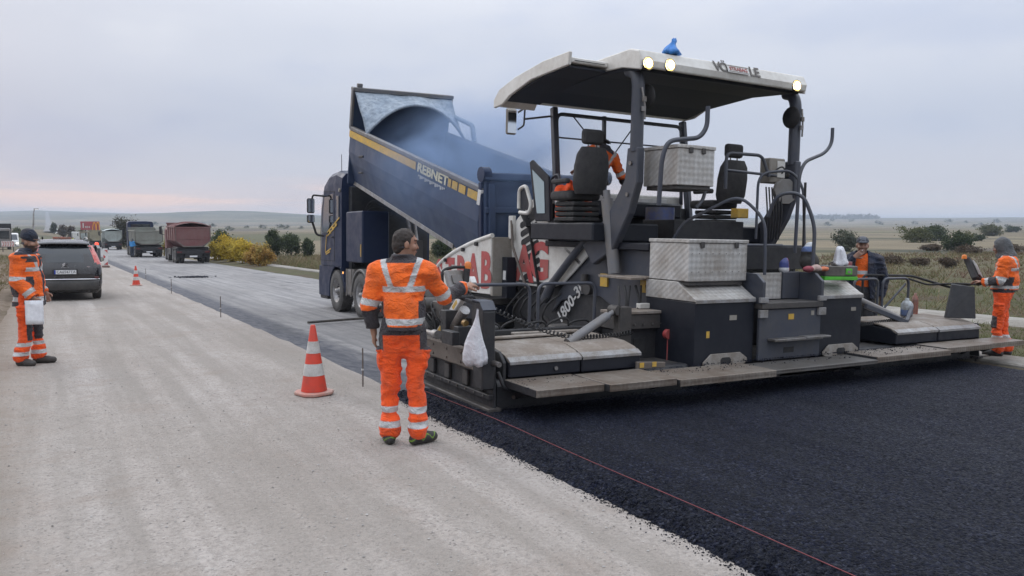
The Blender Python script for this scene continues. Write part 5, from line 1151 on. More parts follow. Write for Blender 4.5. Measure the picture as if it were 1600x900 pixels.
def segpar(Q, a, b):
    ab = b - a; t = np.clip(((Q - a) @ ab) / (ab @ ab), 0, 1); return t, np.linalg.norm(Q - a - t[:, None] * ab, axis=1)
def hand(sdf, wrist, d, palm_n, curl=.4, spread=.012, thumb_side=1, sc=1.0):
    """palm along d, palm_n = direction the palm faces; fingers curl towards it"""
    d = V3(*d); d /= np.linalg.norm(d); n = V3(*palm_n); n -= d * (n @ d); n /= np.linalg.norm(n); s = np.cross(d, n) * thumb_side
    w = V3(*wrist)
    for q in (-.026, -.009, .009, .026): sdf.cap(w + d * .01 + s * q * .7, w + d * .085 + s * q, .017, .014, .012)
    for i, (q, L) in enumerate(((-.030, .066), (-.010, .080), (.011, .086), (.031, .076))):
        p = w + d * .088 + s * q; a = curl * (1.0 - .06 * i); r = .0095
        for j, f in enumerate((.45, .32, .25)):
            ang = a * (j + 1); e = p + (d * math.cos(ang) + n * math.sin(ang)) * L * f; sdf.cap(p, e, r, r * .93, .004); p = e; r *= .93
    p = w + d * .028 + s * .036; e = p + (s * .62 + d * .62 + n * .30) * .042; sdf.cap(p, e, .013, .0115, .012); f = e + (d * .86 + n * .35 * (1 + curl) + s * .12) * .034; sdf.cap(e, f, .011, .0095, .004)
def person(name, label, loc, rz, J, style, group=None, h=.0075, scale=1.0):
    """J: joints in metres, person faces +y; style: dict of colours, hat, hair and garment colouring functions"""
    root = thing(name, label, 'person', loc, rz, group); root.scale = (scale,) * 3
    J = {k: V3(*v) for k, v in J.items()}
    hr, hf, hu = basis(J['look'], J.get('headup', (0, 0, 1))); H = J['head']
    pel, wai, che, nek = J['pelvis'], J['waist'], J['chest'], J['neck']
    tr_, tf, tu = basis(J.get('torsofwd', (0, 1, 0)), che - pel)
    Mx = lambda r, f, u: Matrix(((r[0], f[0], u[0]), (r[1], f[1], u[1]), (r[2], f[2], u[2])))
    HM = Mx(hr, hf, hu); TM = Mx(tr_, tf, tu)
    hp = lambda x, y, z_: H + hr * x + hf * y + hu * z_
    # ---------------- body
    b = SDF(h, .02)
    b.ell(hp(0, -.008, .028), (.074, .096, .095), .02, HM).ell(hp(0, .022, -.045), (.058, .068, .072), .03, HM).ell(hp(0, .058, -.085), (.030, .026, .026), .03, HM)
    b.cap(hp(0, .084, .018), hp(0, .103, -.020), .010, .0145, .012).ell(hp(0, .075, .045), (.052, .022, .014), .014, HM).ell(hp(0, .094, -.056), (.024, .008, .010), .010, HM)
    for s in (-1, 1): b.ell(hp(s * .077, -.006, -.005), (.011, .020, .032), .006, HM).ell(hp(s * .044, .066, -.022), (.024, .022, .022), .02, HM)
    b.cap(nek - tu * .03, hp(0, -.012, -.055), .062, .056, .03)
    b.ell(che, (.15, .10, .20), .05, TM).ell(wai, (.13, .10, .16), .05, TM).ell(pel, (.14, .11, .12), .05, TM)
    for s in 'lr':
        b.cap(J['sh_' + s], J['el_' + s], .048, .038).cap(J['el_' + s], J['wr_' + s], .037, .027); b.cap(che + tu * .12, J['sh_' + s], .06, .055, .05)
        b.cap(J['hip_' + s], J['kn_' + s], .07, .052).cap(J['kn_' + s], J['an_' + s], .05, .04)
        a = style.get('hand_' + s)
        if a is not None: hand(b, J['wr_' + s], a['d'], a['n'], a.get('curl', .4), thumb_side=a.get('thumb', 1))
    V, F = b.mesh()
    L = V - H; x, y, z_ = L @ hr, L @ hf, L @ hu
    sk = np.array(style.get('skin', (.36, .20, .135))); col = np.tile(sk, (len(V), 1)); isH = np.linalg.norm(L, axis=1) < .17
    col *= (1 + .10 * vnoise(V * 30)[:, None])
    hc = np.array(style.get('hair', (.025, .02, .018)))
    def paintm(mask, c, a=1.0): col[mask] = col[mask] * (1 - a) + np.array(c) * a
    if style.get('beard', 0): paintm(isH & (z_ < -.035) & (y > -.03) & (z_ > -.16) & ~((np.abs(x) < .022) & (np.abs(z_ + .056) < .008)), hc, style['beard'])
    paintm(isH & (np.abs(z_ + .056) < .007) & (np.abs(x) < .024) & (y > .07), (.26, .10, .085), .8)
    for s in (-1, 1):
        paintm(isH & (np.hypot((x - s * .032) / .016, (z_ - .016) / .0075) < 1) & (y > .05), (.03, .022, .02), .85); paintm(isH & (np.abs(x - s * .034) < .021) & (np.abs(z_ - .040) < .006) & (y > .05), hc, .85)
    body = add_obj('body', pmesh('body', V, F, SKIN, True, col), root)
    # ---------------- hair
    if style.get('hairmask'):
        hs_ = SDF(h, .015); hs_.ell(hp(0, -.014, .034), (.080, .100, .097), .01, HM).ell(hp(0, -.058, -.03), (.066, .048, .055), .03, HM)
        hs_.cut(lambda Q: -np.maximum.reduce([(.045 - (Q - H) @ hu - np.clip(-((Q - H) @ hf) - .0, 0, .05) * 2.4) * -1 * 0 + ((Q - H) @ hf) * .9 - .024 - np.clip(((Q - H) @ hu) - .05, 0, .06) * 1.0]) * -1)
        hs_.cut(lambda Q: (-.085 - (Q - H) @ hu))
        V, F = hs_.mesh(lambda Q: .005 * vnoise(Q * 55) + .004 * vnoise(Q * 120, 3))
        add_obj('hair', pmesh('hair', V, F, HAIRM, True, hc * (1 + .35 * vnoise(V * 60)[:, None])), root)
    # ---------------- head wear
    hat = style.get('hat')
    if hat == 'beanie':
        q = SDF(h, .02); q.ell(hp(0, -.012, .062), (.093, .110, .105), .02, HM).ell(hp(0, -.03, .135), (.06, .075, .05), .04, HM)
        q.cut(lambda Q: (.035 - (Q - H) @ hu - .28 * ((Q - H) @ hf)))
        V, F = q.mesh(lambda Q: .0035 * vnoise(Q * 40)); zz = (V - H) @ hu; cc = np.tile(np.array((.016, .022, .040)), (len(V), 1)); cc[zz < .085 + .3 * ((V - H) @ hf)] *= .75
        add_obj('beanie', pmesh('beanie', V, F, CLOTH, True, cc), root)
    if hat == 'cap':
        q = SDF(h, .015); q.ell(hp(0, -.012, .050), (.088, .106, .088), .01, HM); q.cut(lambda Q: (.048 - (Q - H) @ hu)); q.cap(hp(-.035, .10, .052), hp(.035, .10, .052), .03, .03, .02, (1, 1, 1))
        q.ops[-1] = ('e', hp(0, .105, .056), V3(.068, .062, .010), np.array(HM), 0, .01, None)
        V, F = q.mesh(); cc = np.tile(np.array((.11, .12, .14)), (len(V), 1)); xs_ = (V - H) @ hr; cc[np.abs(xs_) > .04] = (.045, .05, .065); cc[((V - H) @ hf > .085)] = (.05, .055, .07)
        add_obj('cap', pmesh('cap', V, F, CLOTH, True, cc), root)
    if hat == 'hood':
        q = SDF(h, .03); q.ell(hp(0, -.025, .025), (.112, .125, .135), .02, HM).cap(hp(0, -.05, -.06), nek + tu * .0 - tf * .03, .105, .125, .05).cap(hp(0, .03, -.11), nek + tf * .05, .075, .08, .04)
        q.cut(lambda Q: -np.maximum(np.hypot(((Q - H) @ hr) / .080, ((Q - H) @ hu - .005) / .110) * .09 - .09, .035 - (Q - H) @ hf) * 1.0 if False else np.minimum(.09 - np.hypot(((Q - H) @ hr) / .080, ((Q - H) @ hu - .005) / .110) * .09, ((Q - H) @ hf) - .035))
        V, F = q.mesh(lambda Q: .008 * vnoise(Q * 14) + .004 * vnoise(Q * 30, 2))
        add_obj('hood', pmesh('hood', V, F, CLOTH, True, C_GREYH * (1 + .15 * vnoise(V * 50)[:, None])), root)
    # ---------------- trousers
    fold = lambda a, f, sd: (lambda Q: a * .55 * fbm(Q * np.array((f, f, f * .55), np.float32), 3, sd) + a * .75 * (np.abs(fbm(Q * np.array((f * .8, f * .8, f * 1.5), np.float32), 2, sd + 4)) - .22))
    q = SDF(h, .03)
    q.ell(pel + tu * .03, (.178, .142, .15), .04, TM).ell(pel - tu * .10, (.09, .10, .13), .05, TM)
    for s in 'lr':
        q.cap(J['hip_' + s], J['kn_' + s], .099, .078, .05).cap(J['kn_' + s], J['an_' + s] + (0, 0, .02), .077, .072, .03); q.cap(J['an_' + s] + (0, 0, .10), J['an_' + s] + (0, 0, .045), .080, .086, .03)
    for s, sg in (('l', -1), ('r', 1)):
        mid_ = J['hip_' + s] * .55 + J['kn_' + s] * .45; q.ell(mid_ + tr_ * sg * .085, (.030, .075, .095), .012, TM).ell(mid_ + tr_ * sg * .098 + (0, 0, .075), (.028, .078, .022), .008, TM)
    top_z = pel + tu * .13
    q.cut(lambda Q: (Q - top_z) @ tu)
    V, F = q.mesh(fold(.040, 9, 21)); cc = np.tile(C_OR2, (len(V), 1)) * 1.0
    style['trousers'](V, cc, J); add_obj('trousers', pmesh('trousers', V, F, CLOTH, True, cc), root)
    # ---------------- jacket
    q = SDF(h, .035); jw = style.get('jw', 1.0)
    q.ell(che + tu * .03, (.205 * jw, .145 * jw, .215), .05, TM).ell(wai, (.188 * jw, .148 * jw, .19), .06, TM); hemp = pel + tu * style.get('hem', .05)
    q.cap(wai, hemp, .165 * jw, .175 * jw, .05)
    for i in 'lr':
        q.cap(che + tu * .17, J['sh_' + i], .075, .088, .05).cap(J['sh_' + i], J['el_' + i], .088, .070, .035).cap(J['el_' + i], J['wr_' + i], .070, .054, .02)
    q.cap(nek - tu * .03, nek + tu * .075, .085, .080, .03)
    q.cut(lambda Q: hemp @ tu - Q @ tu)
    q.cut(lambda Q: np.minimum((Q - nek - tu * .065) @ tu, .13 - np.linalg.norm(Q - nek, axis=-1)))
    for i in 'lr':
        dr = (J['wr_' + i] - J['el_' + i]); dr = dr / np.linalg.norm(dr); wp = J['wr_' + i] - dr * .0
        q.cut((lambda wp, dr: (lambda Q: np.minimum((Q - wp) @ dr, .11 - np.linalg.norm(Q - wp, axis=-1))))(wp, dr))
    if style.get('open'): 
        q.cut(style['open'](J, tr_, tf, tu))
    V, F = q.mesh(fold(.040, 8, 31))
    at_ = np.full(len(V), -1.0); side = np.zeros(len(V))
    dT = np.minimum(np.linalg.norm((V - che - tu * .03) @ np.stack([tr_, tf, tu], 1) / V3(.205 * jw, .145 * jw, .215), axis=1), np.linalg.norm((V - wai) @ np.stack([tr_, tf, tu], 1) / V3(.188 * jw, .148 * jw, .19), axis=1)) - 1
    for i in 'lr':
        L1 = np.linalg.norm(J['el_' + i] - J['sh_' + i]); L2 = np.linalg.norm(J['wr_' + i] - J['el_' + i])
        t1, d1 = segpar(V, J['sh_' + i], J['el_' + i]); t2, d2 = segpar(V, J['el_' + i], J['wr_' + i])
        on1 = (d1 < .105) & (t1 > 0) & (dT > -.02); on2 = (d2 < .10) & (d2 < d1) & (t2 > 0) & ((dT > .1) | (d2 < .075))
        at_[on1] = t1[on1] * L1; side[on1] = 1 if i == 'r' else -1; at_[on2] = L1 + t2[on2] * L2; side[on2] = 1 if i == 'r' else -1
    loc_ = np.stack([(V - pel) @ tr_, (V - pel) @ tf, (V - pel) @ tu], -1)
    cc = np.tile(C_OR, (len(V), 1)); style['jacket'](V, cc, J, loc_, at_, side)
    add_obj('jacket', pmesh('jacket', V, F, CLOTH, True, cc), root)
    if style.get('vest'):
        q = SDF(h, .03); q.ell(che + tu * .02, (.185, .128, .22), .05, TM).ell(wai, (.17, .135, .2), .05, TM); V, F = q.mesh(fold(.01, 9, 5)); zz = (V - pel) @ tu
        cc = np.tile(C_OR, (len(V), 1)); cc[(zz > .27) & (zz < .32)] = C_TAPE; add_obj('vest', pmesh('vest', V, F, CLOTH, True, cc), root)
    # ---------------- boots
    for s in 'lr':
        a = J['an_' + s]; t = J['toe_' + s]; fd = t - a; fd[2] = 0; L0 = np.linalg.norm(fd); fd /= L0
        q = SDF(h * .9, .02); q.cap((a[0], a[1], a[2] + .05), (a[0], a[1], a[2] - .02), .058, .06).cap(np.r_[(a - fd * .035)[:2], a[2] - .045], np.r_[(a + fd * .10)[:2], a[2] - .045], .046, .046).cap(np.r_[(a + fd * .09)[:2], a[2] - .045], np.r_[(a + fd * .165)[:2], a[2] - .050], .048, .042)
        zf = a[2] - .088; q.cut(lambda Q, zf=zf: zf - Q[..., 2]); V, F = q.mesh(); cc = np.tile(np.array(style.get('boot', (.025, .024, .024))), (len(V), 1)); cc[V[:, 2] < zf + .022] = (.035, .033, .03)
        if style.get('boottrim'): cc[(np.abs(V[:, 2] - zf - .06 - .02 * np.sin((V @ fd) * 60)) < .006)] = style['boottrim']
        add_obj('boot', pmesh('boot', V, F, BOOT, True, cc), root)
    return root
def leg_tape(V, cc, z1=(.155, .215), z2=(.285, .345)):
    for a, b in (z1, z2): cc[(V[:, 2] > a) & (V[:, 2] < b)] = C_TAPE
def hv_jacket(hem_dk=(-.05, .0), belt=(.06, .12), chest=(.37, .42), strap=True, cuff=(.33, .39), slv=(.46, 9), dark_fore=True):
    def f(V, cc, J, L, at_, side):
        x, y, z_ = L.T; tor = at_ < 0
        cc[tor & (z_ > chest[0]) & (z_ < chest[1])] = C_TAPE
        cc[tor & (z_ > belt[0]) & (z_ < belt[1])] = C_TAPE
        if strap:
            xx = np.abs(x); t = np.clip((z_ - chest[1]) / .22, 0, 1); x0 = .055 + .075 * t
            cc[tor & (z_ >= chest[1] - .01) & (xx > x0) & (xx < x0 + .048)] = C_TAPE
        cc[tor & (z_ < hem_dk[1])] = C_DK
        cc[tor & (z_ > .555) & (np.abs(x) < .125)] = C_DK
        cc[tor & (np.abs(x) > .145) & (z_ < .24) & (z_ > belt[1])] = C_DK * 1.1
        arm = at_ >= 0
        if dark_fore: cc[arm & (at_ > slv[0] - .17) & (at_ < slv[1])] = C_DK
        cc[arm & (at_ > cuff[0]) & (at_ < cuff[1])] = C_OR
        cc[arm & (at_ > .235) & (at_ < .29)] = C_TAPE
        cc[arm & (at_ > .29) & (at_ < .31)] = C_OR
    return f
# ---------------------------------------------------------------- operator at the left end of the screed, back to us
def tro_a(V, cc, J):
    leg_tape(V, cc, (.15, .205), (.27, .325)); cc[(np.abs(V[:, 0]) > .15) & (V[:, 2] > .80)] = C_DK; cc[V[:, 2] > .93] = C_DK
def jac_a(V, cc, J, L, at_, side):
    hv_jacket(hem_dk=(-.05, .035), belt=(.045, .10), chest=(.315, .365), cuff=(9, 9), slv=(.44, 9))(V, cc, J, L, at_, side)
    arm = at_ >= 0; s2 = arm & (at_ > .50); cc[s2] = C_OR; cc[arm & (at_ > .535) & (at_ < .575)] = C_TAPE
person('person', 'worker in orange hi-vis suit seen from behind, hand on the screed control panel', (2.63, 6.42, float(road_z(2.63, 6.42))), R(-30), dict(
    pelvis=(0, 0, .97), waist=(0, 0, 1.14), chest=(0, .01, 1.33), neck=(0, .01, 1.53), head=(.025, .035, 1.675), look=(.93, .36, -.10),
    sh_l=(-.20, 0, 1.45), el_l=(-.265, -.02, 1.16), wr_l=(-.25, .05, .93), sh_r=(.20, .01, 1.45), el_r=(.335, .16, 1.235), wr_r=(.50, .34, 1.295),
    hip_l=(-.095, 0, .90), kn_l=(-.105, .015, .50), an_l=(-.12, -.02, .088), toe_l=(-.16, .12, .03), hip_r=(.095, 0, .90), kn_r=(.11, .01, .50), an_r=(.12, -.04, .088), toe_r=(.24, .08, .03)),
    dict(hand_l=dict(d=(0, .1, -1), n=(.9, .3, 0), curl=.5, thumb=-1), hand_r=dict(d=(.72, .62, .18), n=(-.1, .5, -1), curl=.55, thumb=-1), hair=(.032, .024, .02), hairmask=True, skin=(.33, .175, .115), trousers=tro_a, jacket=jac_a, jw=.97, hem=.0, boottrim=(.16, .28, .03)), scale=1.035)
# ---------------------------------------------------------------- worker with the sheet of paper by the car
def tro_b(V, cc, J):
    leg_tape(V, cc, (.135, .185), (.255, .305)); cc[(V[:, 2] > .33) & (V[:, 2] < .66) & (V[:, 1] > .035)] = C_DK
def jac_b(V, cc, J, L, at_, side):
    x, y, z_ = L.T; hv_jacket(hem_dk=(-.05, -.10), belt=(-.085, -.03), chest=(.30, .355), strap=True, cuff=(9, 9), dark_fore=False)(V, cc, J, L, at_, side)
    tor = at_ < 0; cc[tor & (z_ < -.09)] = C_DK; cc[tor & (np.abs(x) > .11) & (y < .03) & (z_ < .24) & (z_ > -.03)] = C_DK; cc[(at_ > .46) & (at_ < .52)] = C_TAPE; cc[tor & (y > .05) & (np.abs(x) > .05) & (z_ > .42) & (z_ < .50)] = C_DK
    cc[tor & (y > .085) & (np.abs(x + .015) < .028)] = C_NAVY; cc[tor & (z_ > .52) & (y > -.02)] = C_NAVY; cc[(at_ > .56)] = C_DK
_wl = person('person', 'bearded worker in orange jacket and navy beanie holding a white sheet', (-.25, 12.55, float(road_z(-.25, 12.5))), R(-114), dict(
    pelvis=(0, 0, .93), waist=(0, .01, 1.10), chest=(0, .0, 1.28), neck=(0, .01, 1.47), head=(.0, .05, 1.60), look=(.18, .98, -.05),
    sh_l=(-.20, -.02, 1.40), el_l=(-.25, -.05, 1.12), wr_l=(-.20, .12, .93), sh_r=(.20, -.02, 1.40), el_r=(.235, -.03, 1.11), wr_r=(.19, .14, .90),
    hip_l=(-.095, 0, .88), kn_l=(-.10, .02, .48), an_l=(-.105, .05, .088), toe_l=(-.13, .22, .03), hip_r=(.095, 0, .88), kn_r=(.10, .0, .48), an_r=(.11, -.07, .088), toe_r=(.16, .08, .03)),
    dict(hand_l=dict(d=(.1, .35, -.9), n=(.8, .2, 0), curl=.6, thumb=-1), hand_r=dict(d=(-.1, .35, -.9), n=(-.8, .2, 0), curl=.6, thumb=1), hair=(.018, .014, .012), beard=.9, hat='beanie', skin=(.30, .165, .11), trousers=tro_b, jacket=jac_b, jw=1.10, hem=-.15, boot=(.045, .04, .036)), scale=1.03)
# ---------------------------------------------------------------- hooded operator at the far right end
def tro_c(V, cc, J):
    leg_tape(V, cc, (.15, .205), (.27, .325)); cc[(V[:, 2] > .44) & (V[:, 2] < .62) & (V[:, 1] > .045)] = C_DK; cc[V[:, 2] > .98] = C_DK
def jac_c(V, cc, J, L, at_, side):
    hv_jacket(hem_dk=(-.05, .045), belt=(.06, .11), chest=(.33, .38), cuff=(9, 9), slv=(.43, 9))(V, cc, J, L, at_, side); arm = at_ >= 0; cc[arm & (at_ > .44) & (at_ < .49)] = C_TAPE; cc[arm & (at_ > .49)] = C_OR
    cc[(at_ < 0) & (L[:, 2] > .56)] = C_DK
person('person', 'worker in orange hi-vis suit with grey hood up, standing at the far right control panel', (12.95, 6.95, float(road_z(12.9, 7.0)) + .055), R(22), dict(
    pelvis=(0, 0, .98), waist=(0, -.02, 1.15), chest=(0, -.03, 1.34), neck=(0, .0, 1.53), head=(.0, .06, 1.655), look=(.05, .98, -.22),
    sh_l=(-.20, -.02, 1.45), el_l=(-.24, .02, 1.17), wr_l=(-.18, .26, 1.13), sh_r=(.20, -.02, 1.45), el_r=(.235, .0, 1.16), wr_r=(.15, .24, 1.10),
    hip_l=(-.095, 0, .91), kn_l=(-.10, .05, .50), an_l=(-.105, .03, .088), toe_l=(-.13, .2, .03), hip_r=(.095, 0, .91), kn_r=(.10, .02, .50), an_r=(.11, -.06, .088), toe_r=(.14, .10, .03)),
    dict(hand_l=dict(d=(.1, .95, .15), n=(0, .2, -1), curl=.5, thumb=1), hand_r=dict(d=(-.1, .95, .2), n=(0, .2, -1), curl=.5, thumb=-1), hair=(.02, .016, .014), beard=.25, hat='hood', skin=(.30, .16, .11), trousers=tro_c, jacket=jac_c, jw=1.05, hem=.02), scale=1.03)
# ---------------------------------------------------------------- man in the cap, smoking, behind the screed
def tro_d(V, cc, J): cc[:] = (.05, .052, .06)
def jac_d(V, cc, J, L, at_, side): cc[:] = C_NAVY * 1.3
def open_d(J, r, f, u):
    p = J['pelvis']
    return lambda Q: np.minimum(((Q - p) @ f) - .02, .085 + .03 * 0 - np.abs((Q - p) @ r - .02) - np.clip(.25 - ((Q - p) @ u), 0, .3) * -.12)
pm = depth_at(1346, 13.0); _zc = float(road_z(pm.x, pm.y)) - .09
_cap_man = person('person', 'man in navy jacket and cap smoking behind the right side of the screed', (pm.x, pm.y, _zc), R(132), dict(
    pelvis=(0, 0, .98), waist=(0, 0, 1.15), chest=(0, -.01, 1.34), neck=(0, .0, 1.53), head=(.01, .04, 1.665), look=(.02, .99, -.06),
    sh_l=(-.20, -.01, 1.45), el_l=(-.30, -.02, 1.16), wr_l=(-.26, .05, .92), sh_r=(.20, -.01, 1.45), el_r=(.335, .10, 1.24), wr_r=(.12, .17, 1.50),
    hip_l=(-.095, 0, .91), kn_l=(-.10, .02, .50), an_l=(-.105, 0, .088), toe_l=(-.13, .16, .03), hip_r=(.095, 0, .91), kn_r=(.10, .02, .50), an_r=(.11, 0, .088), toe_r=(.14, .16, .03)),
    dict(hand_l=dict(d=(0, .1, -1), n=(.9, .2, 0), curl=.5, thumb=-1), hand_r=dict(d=(-.75, .05, .65), n=(-.3, -.95, .1), curl=.45, thumb=-1), hair=(.02, .016, .014), beard=.35, hat='cap', skin=(.32, .175, .12), trousers=tro_d, jacket=jac_d, vest=True, open=open_d, jw=1.16, hem=-.08), scale=1.11)
# ---------------------------------------------------------------- paver driver, leaning out of the left seat
_dl = on_paver(-1.30, 2.30, 2.42)
def jac_e(V, cc, J, L, at_, side):
    hv_jacket(hem_dk=(-.2, -.1), belt=(.06, .11), chest=(.30, .35), cuff=(9, 9), slv=(.40, 9))(V, cc, J, L, at_, side)
def tro_e(V, cc, J):
    for i in 'lr':
        t, d = segpar(V, J['kn_' + i], J['an_' + i]); on = d < .12; cc[on & (t > .35) & (t < .5)] = C_TAPE; cc[on & (t > .62) & (t < .76)] = C_TAPE
person('person', 'paver driver in orange hi-vis clothing, leaning right out of the left seat', (_dl.x, _dl.y, _dl.z), R(-6), dict(
    pelvis=(.02, .20, .10), waist=(.09, .24, .28), chest=(.19, .27, .46), neck=(.27, .29, .64), head=(.25, .36, .76), look=(-.3, .95, -.15),
    sh_l=(.08, .31, .60), el_l=(.02, .50, .38), wr_l=(.06, .70, .35), sh_r=(.42, .26, .52), el_r=(.56, .24, .26), wr_r=(.70, .36, .14),
    hip_l=(-.10, .22, .08), kn_l=(-.34, .46, .02), an_l=(-.36, .40, -.36), toe_l=(-.37, .54, -.41), hip_r=(.12, .25, .08), kn_r=(.2, .64, .1), an_r=(.22, .68, -.32), toe_r=(.22, .84, -.37)),
    dict(hand_l=dict(d=(.1, .9, 0), n=(0, 0, -1), curl=.6), hand_r=dict(d=(.5, .6, -.4), n=(0, 0, -1), curl=.5), hair=(.02, .016, .014), hairmask=True, skin=(.33, .18, .12), trousers=tro_e, jacket=jac_e, hem=-.02), h=.009)
# ---------------------------------------------------------------- far figures up the road
def far_person(label, px, py, jc, tc, rz):
    p = at(px, py, base_z, 8)
    def tj(V, cc, J, L, a_, s_): cc[:] = jc; cc[(L[:, 2] > .3) & (L[:, 2] < .36)] = C_TAPE if jc[0] > .3 else jc
    def tt(V, cc, J): cc[:] = tc
    return person('person', label, (p.x, p.y, p.z), rz, dict(pelvis=(0, 0, .97), waist=(0, .02, 1.14), chest=(0, .05, 1.33), neck=(0, .07, 1.52), head=(0, .10, 1.65), look=(0, 1, -.1), sh_l=(-.2, .04, 1.44), el_l=(-.25, .08, 1.16), wr_l=(-.2, .28, 1.1), sh_r=(.2, .04, 1.44), el_r=(.25, .08, 1.16), wr_r=(.2, .28, 1.1),
        hip_l=(-.09, 0, .9), kn_l=(-.1, .02, .5), an_l=(-.1, 0, .088), toe_l=(-.1, .16, .03), hip_r=(.09, 0, .9), kn_r=(.1, .02, .5), an_r=(.1, 0, .088), toe_r=(.1, .16, .03)), dict(hand_l=None, hand_r=None, hair=(.02, .02, .02), hairmask=False, skin=(.3, .18, .12), trousers=tt, jacket=tj, hat='hood' if jc[2] > .3 else None), h=.02)
far_person('person in bright blue top bending beside the sage green truck', 207, 402, np.array((.05, .25, .55)), (.03, .04, .06), R(-40))
far_person('distant person in yellow hi-vis vest between the beacons and the trucks', 115, 387, np.array((.55, .62, .05)), (.02, .025, .05), R(100))
# ================================================================ the parked car
CARP = paint('graphite_car_paint', (.017, .0165, .019), .16, dirt=(.03, .028, .028), amt=.3, scale=2, coat=.5)
TL = MT('tail_lamp_red'); TL.set(col=TL.mix(TL.ramp(TL.noise(6, 3), [(.4, 0.0), (.6, 1.0)]), (.55, .08, .07), (.66, .22, .19)), rough=.15, coat=.5); TL = TL.m
CHR = MT('chrome').set(col=(.8, .8, .82), metal=1.0, rough=.12).m
p = at(103, 470.5, road_z, 8)
car = thing('parked_car', 'dark graphite people carrier parked beside the bearded worker', 'car', (p.x, p.y, p.z), 0, rot=(-.0155, .02, R(1.0)))
def K(mb, name, mat, parent=None, bevel=0, **k): return mb.build(name, mat, parent or car, bevel, **k)
def csec(y, w, zb, zs, zr, wr, ww=None):
    h = [(w * .86, zb), (w * .97, zb + .10), (w, .48), (w, .66), (w * .985, zs - .06), (w * .955, zs), (wr + (w * .955 - wr) * .45, zs + (zr - zs) * .52), (wr, zr - .09 * min(1, (zr - zs) / .3)), (wr * .86, zr - .02), (wr * .45, zr)]
    return [(-a, y, b) for a, b in h] + [(a, y, b) for a, b in h[::-1]]
secs = [csec(-.02, .74, .36, .70, .74, .60), csec(.00, .80, .30, .86, .88, .66), csec(.05, .86, .24, .97, 1.0, .70), csec(.16, .895, .20, 1.0, 1.26, .66), csec(.30, .91, .20, 1.01, 1.48, .63), csec(.46, .915, .20, 1.01, 1.60, .62), csec(.8, .915, .20, 1.01, 1.645, .63), csec(1.7, .915, .18, 1.0, 1.665, .64), csec(2.6, .915, .18, .99, 1.60, .63), csec(3.1, .91, .18, .98, 1.40, .62), csec(3.6, .90, .18, .96, 1.06, .62), csec(4.2, .84, .22, .86, .90, .6), csec(4.5, .70, .28, .66, .70, .5), csec(4.58, .5, .36, .5, .54, .4)]
body = K(MB().loft(secs), 'body', CARP, fix=True)
def hy(zz): return float(np.interp(zz, [.74, .88, 1.0, 1.26, 1.48, 1.60], [-.02, 0, .05, .16, .30, .46]))
def hatch_patch(pts, off, nsub=6):
    """patch following the tail: list of rows (z, x0, x1)"""
    mb = MB(); rows = []
    for zz, xa, xb in pts: rows.append([(x, hy(zz) - off + .030 * (x / .62) ** 2, zz) for x in np.linspace(xa, xb, 9)])
    return mb.grid(rows)
def zr_(a, b, n): return np.linspace(a, b, n)
K(hatch_patch([(zz, -(.70 - .12 * (zz - 1.0)), .70 - .12 * (zz - 1.0)) for zz in zr_(1.03, 1.46, 8)], .012), 'rear_window', DGLASS, body)
K(MB().loft([[(-.60, .24, 1.50), (-.60, .46, 1.585), (-.60, .46, 1.62), (-.60, .22, 1.535)], [(-.3, .20, 1.52), (-.3, .46, 1.60), (-.3, .46, 1.635), (-.3, .17, 1.55)], [(.3, .20, 1.52), (.3, .46, 1.60), (.3, .46, 1.635), (.3, .17, 1.55)], [(.60, .24, 1.50), (.60, .46, 1.585), (.60, .46, 1.62), (.60, .22, 1.535)]]), 'spoiler', CARP, body, .006, fix=True)
for s in (-1, 1):
    rows = []
    for t in np.linspace(0, 1, 9):
        zz = .90 + .60 * t; xo_ = np.interp(zz, [.9, 1.0, 1.25, 1.5], [.865, .85, .765, .66]); xi = xo_ - np.interp(zz, [.9, 1.0, 1.5], [.17, .13, .085]); y0 = hy(zz)
        rows.append([(s * xi, y0 + .015, zz), (s * (xi * .4 + xo_ * .6), y0 + .03, zz), (s * (xo_ + .008), y0 + .10, zz), (s * (xo_ + .03), y0 + .20, zz)])
    K(MB().grid(rows), 'tail_lamp', TL, body)
    K(MB().prism([(.62, 1.06), (.70, 1.42), (1.25, 1.50), (1.30, 1.05)], 'x', s * .905, s * .83), 'quarter_window', DGLASS, body, .01)
    K(MB().prism([(1.42, 1.05), (1.38, 1.50), (2.5, 1.50), (3.1, 1.06)], 'x', s * .905, s * .80), 'door_window', DGLASS, body, .01)
    K(MB().tube([(s * .58, .55, 1.66), (s * .59, 1.2, 1.71), (s * .59, 2.0, 1.71), (s * .58, 2.5, 1.64)], .016, 8, .2), 'roof_rail', SILVER, body)
    K(MB().box(s * .70, s * .80, -.035, -.01, .60, .66), 'reflector', LENS_R, body, .004)
    mr_ = K(MB().ell((s * 1.03, 2.75, 1.06), (.12, .09, .085), 12), 'door_mirror', paint('mirror_shell', (.02, .04, .10), .3), body)
    K(MB().obox((s * 1.03, 2.665, 1.06), (.17, .01, .11)), 'mirror_face', MIRR, mr_)
    for y in (.86, 3.60): wheel(car, (s * .80, y, .325), .325, .21, s, False)
K(MB().loft([[(-.80, -.055, .30), (-.80, -.055, .50), (-.82, -.03, .56), (-.82, .2, .56), (-.82, .2, .28)], [(0, -.075, .29), (0, -.075, .50), (0, -.05, .57), (0, .2, .57), (0, .2, .27)], [(.80, -.055, .30), (.80, -.055, .50), (.82, -.03, .56), (.82, .2, .56), (.82, .2, .28)]]), 'rear_bumper', paint('bumper_black', (.020, .020, .022), .45, dirt=(.07, .065, .06), amt=.4), body, .012, fix=True)
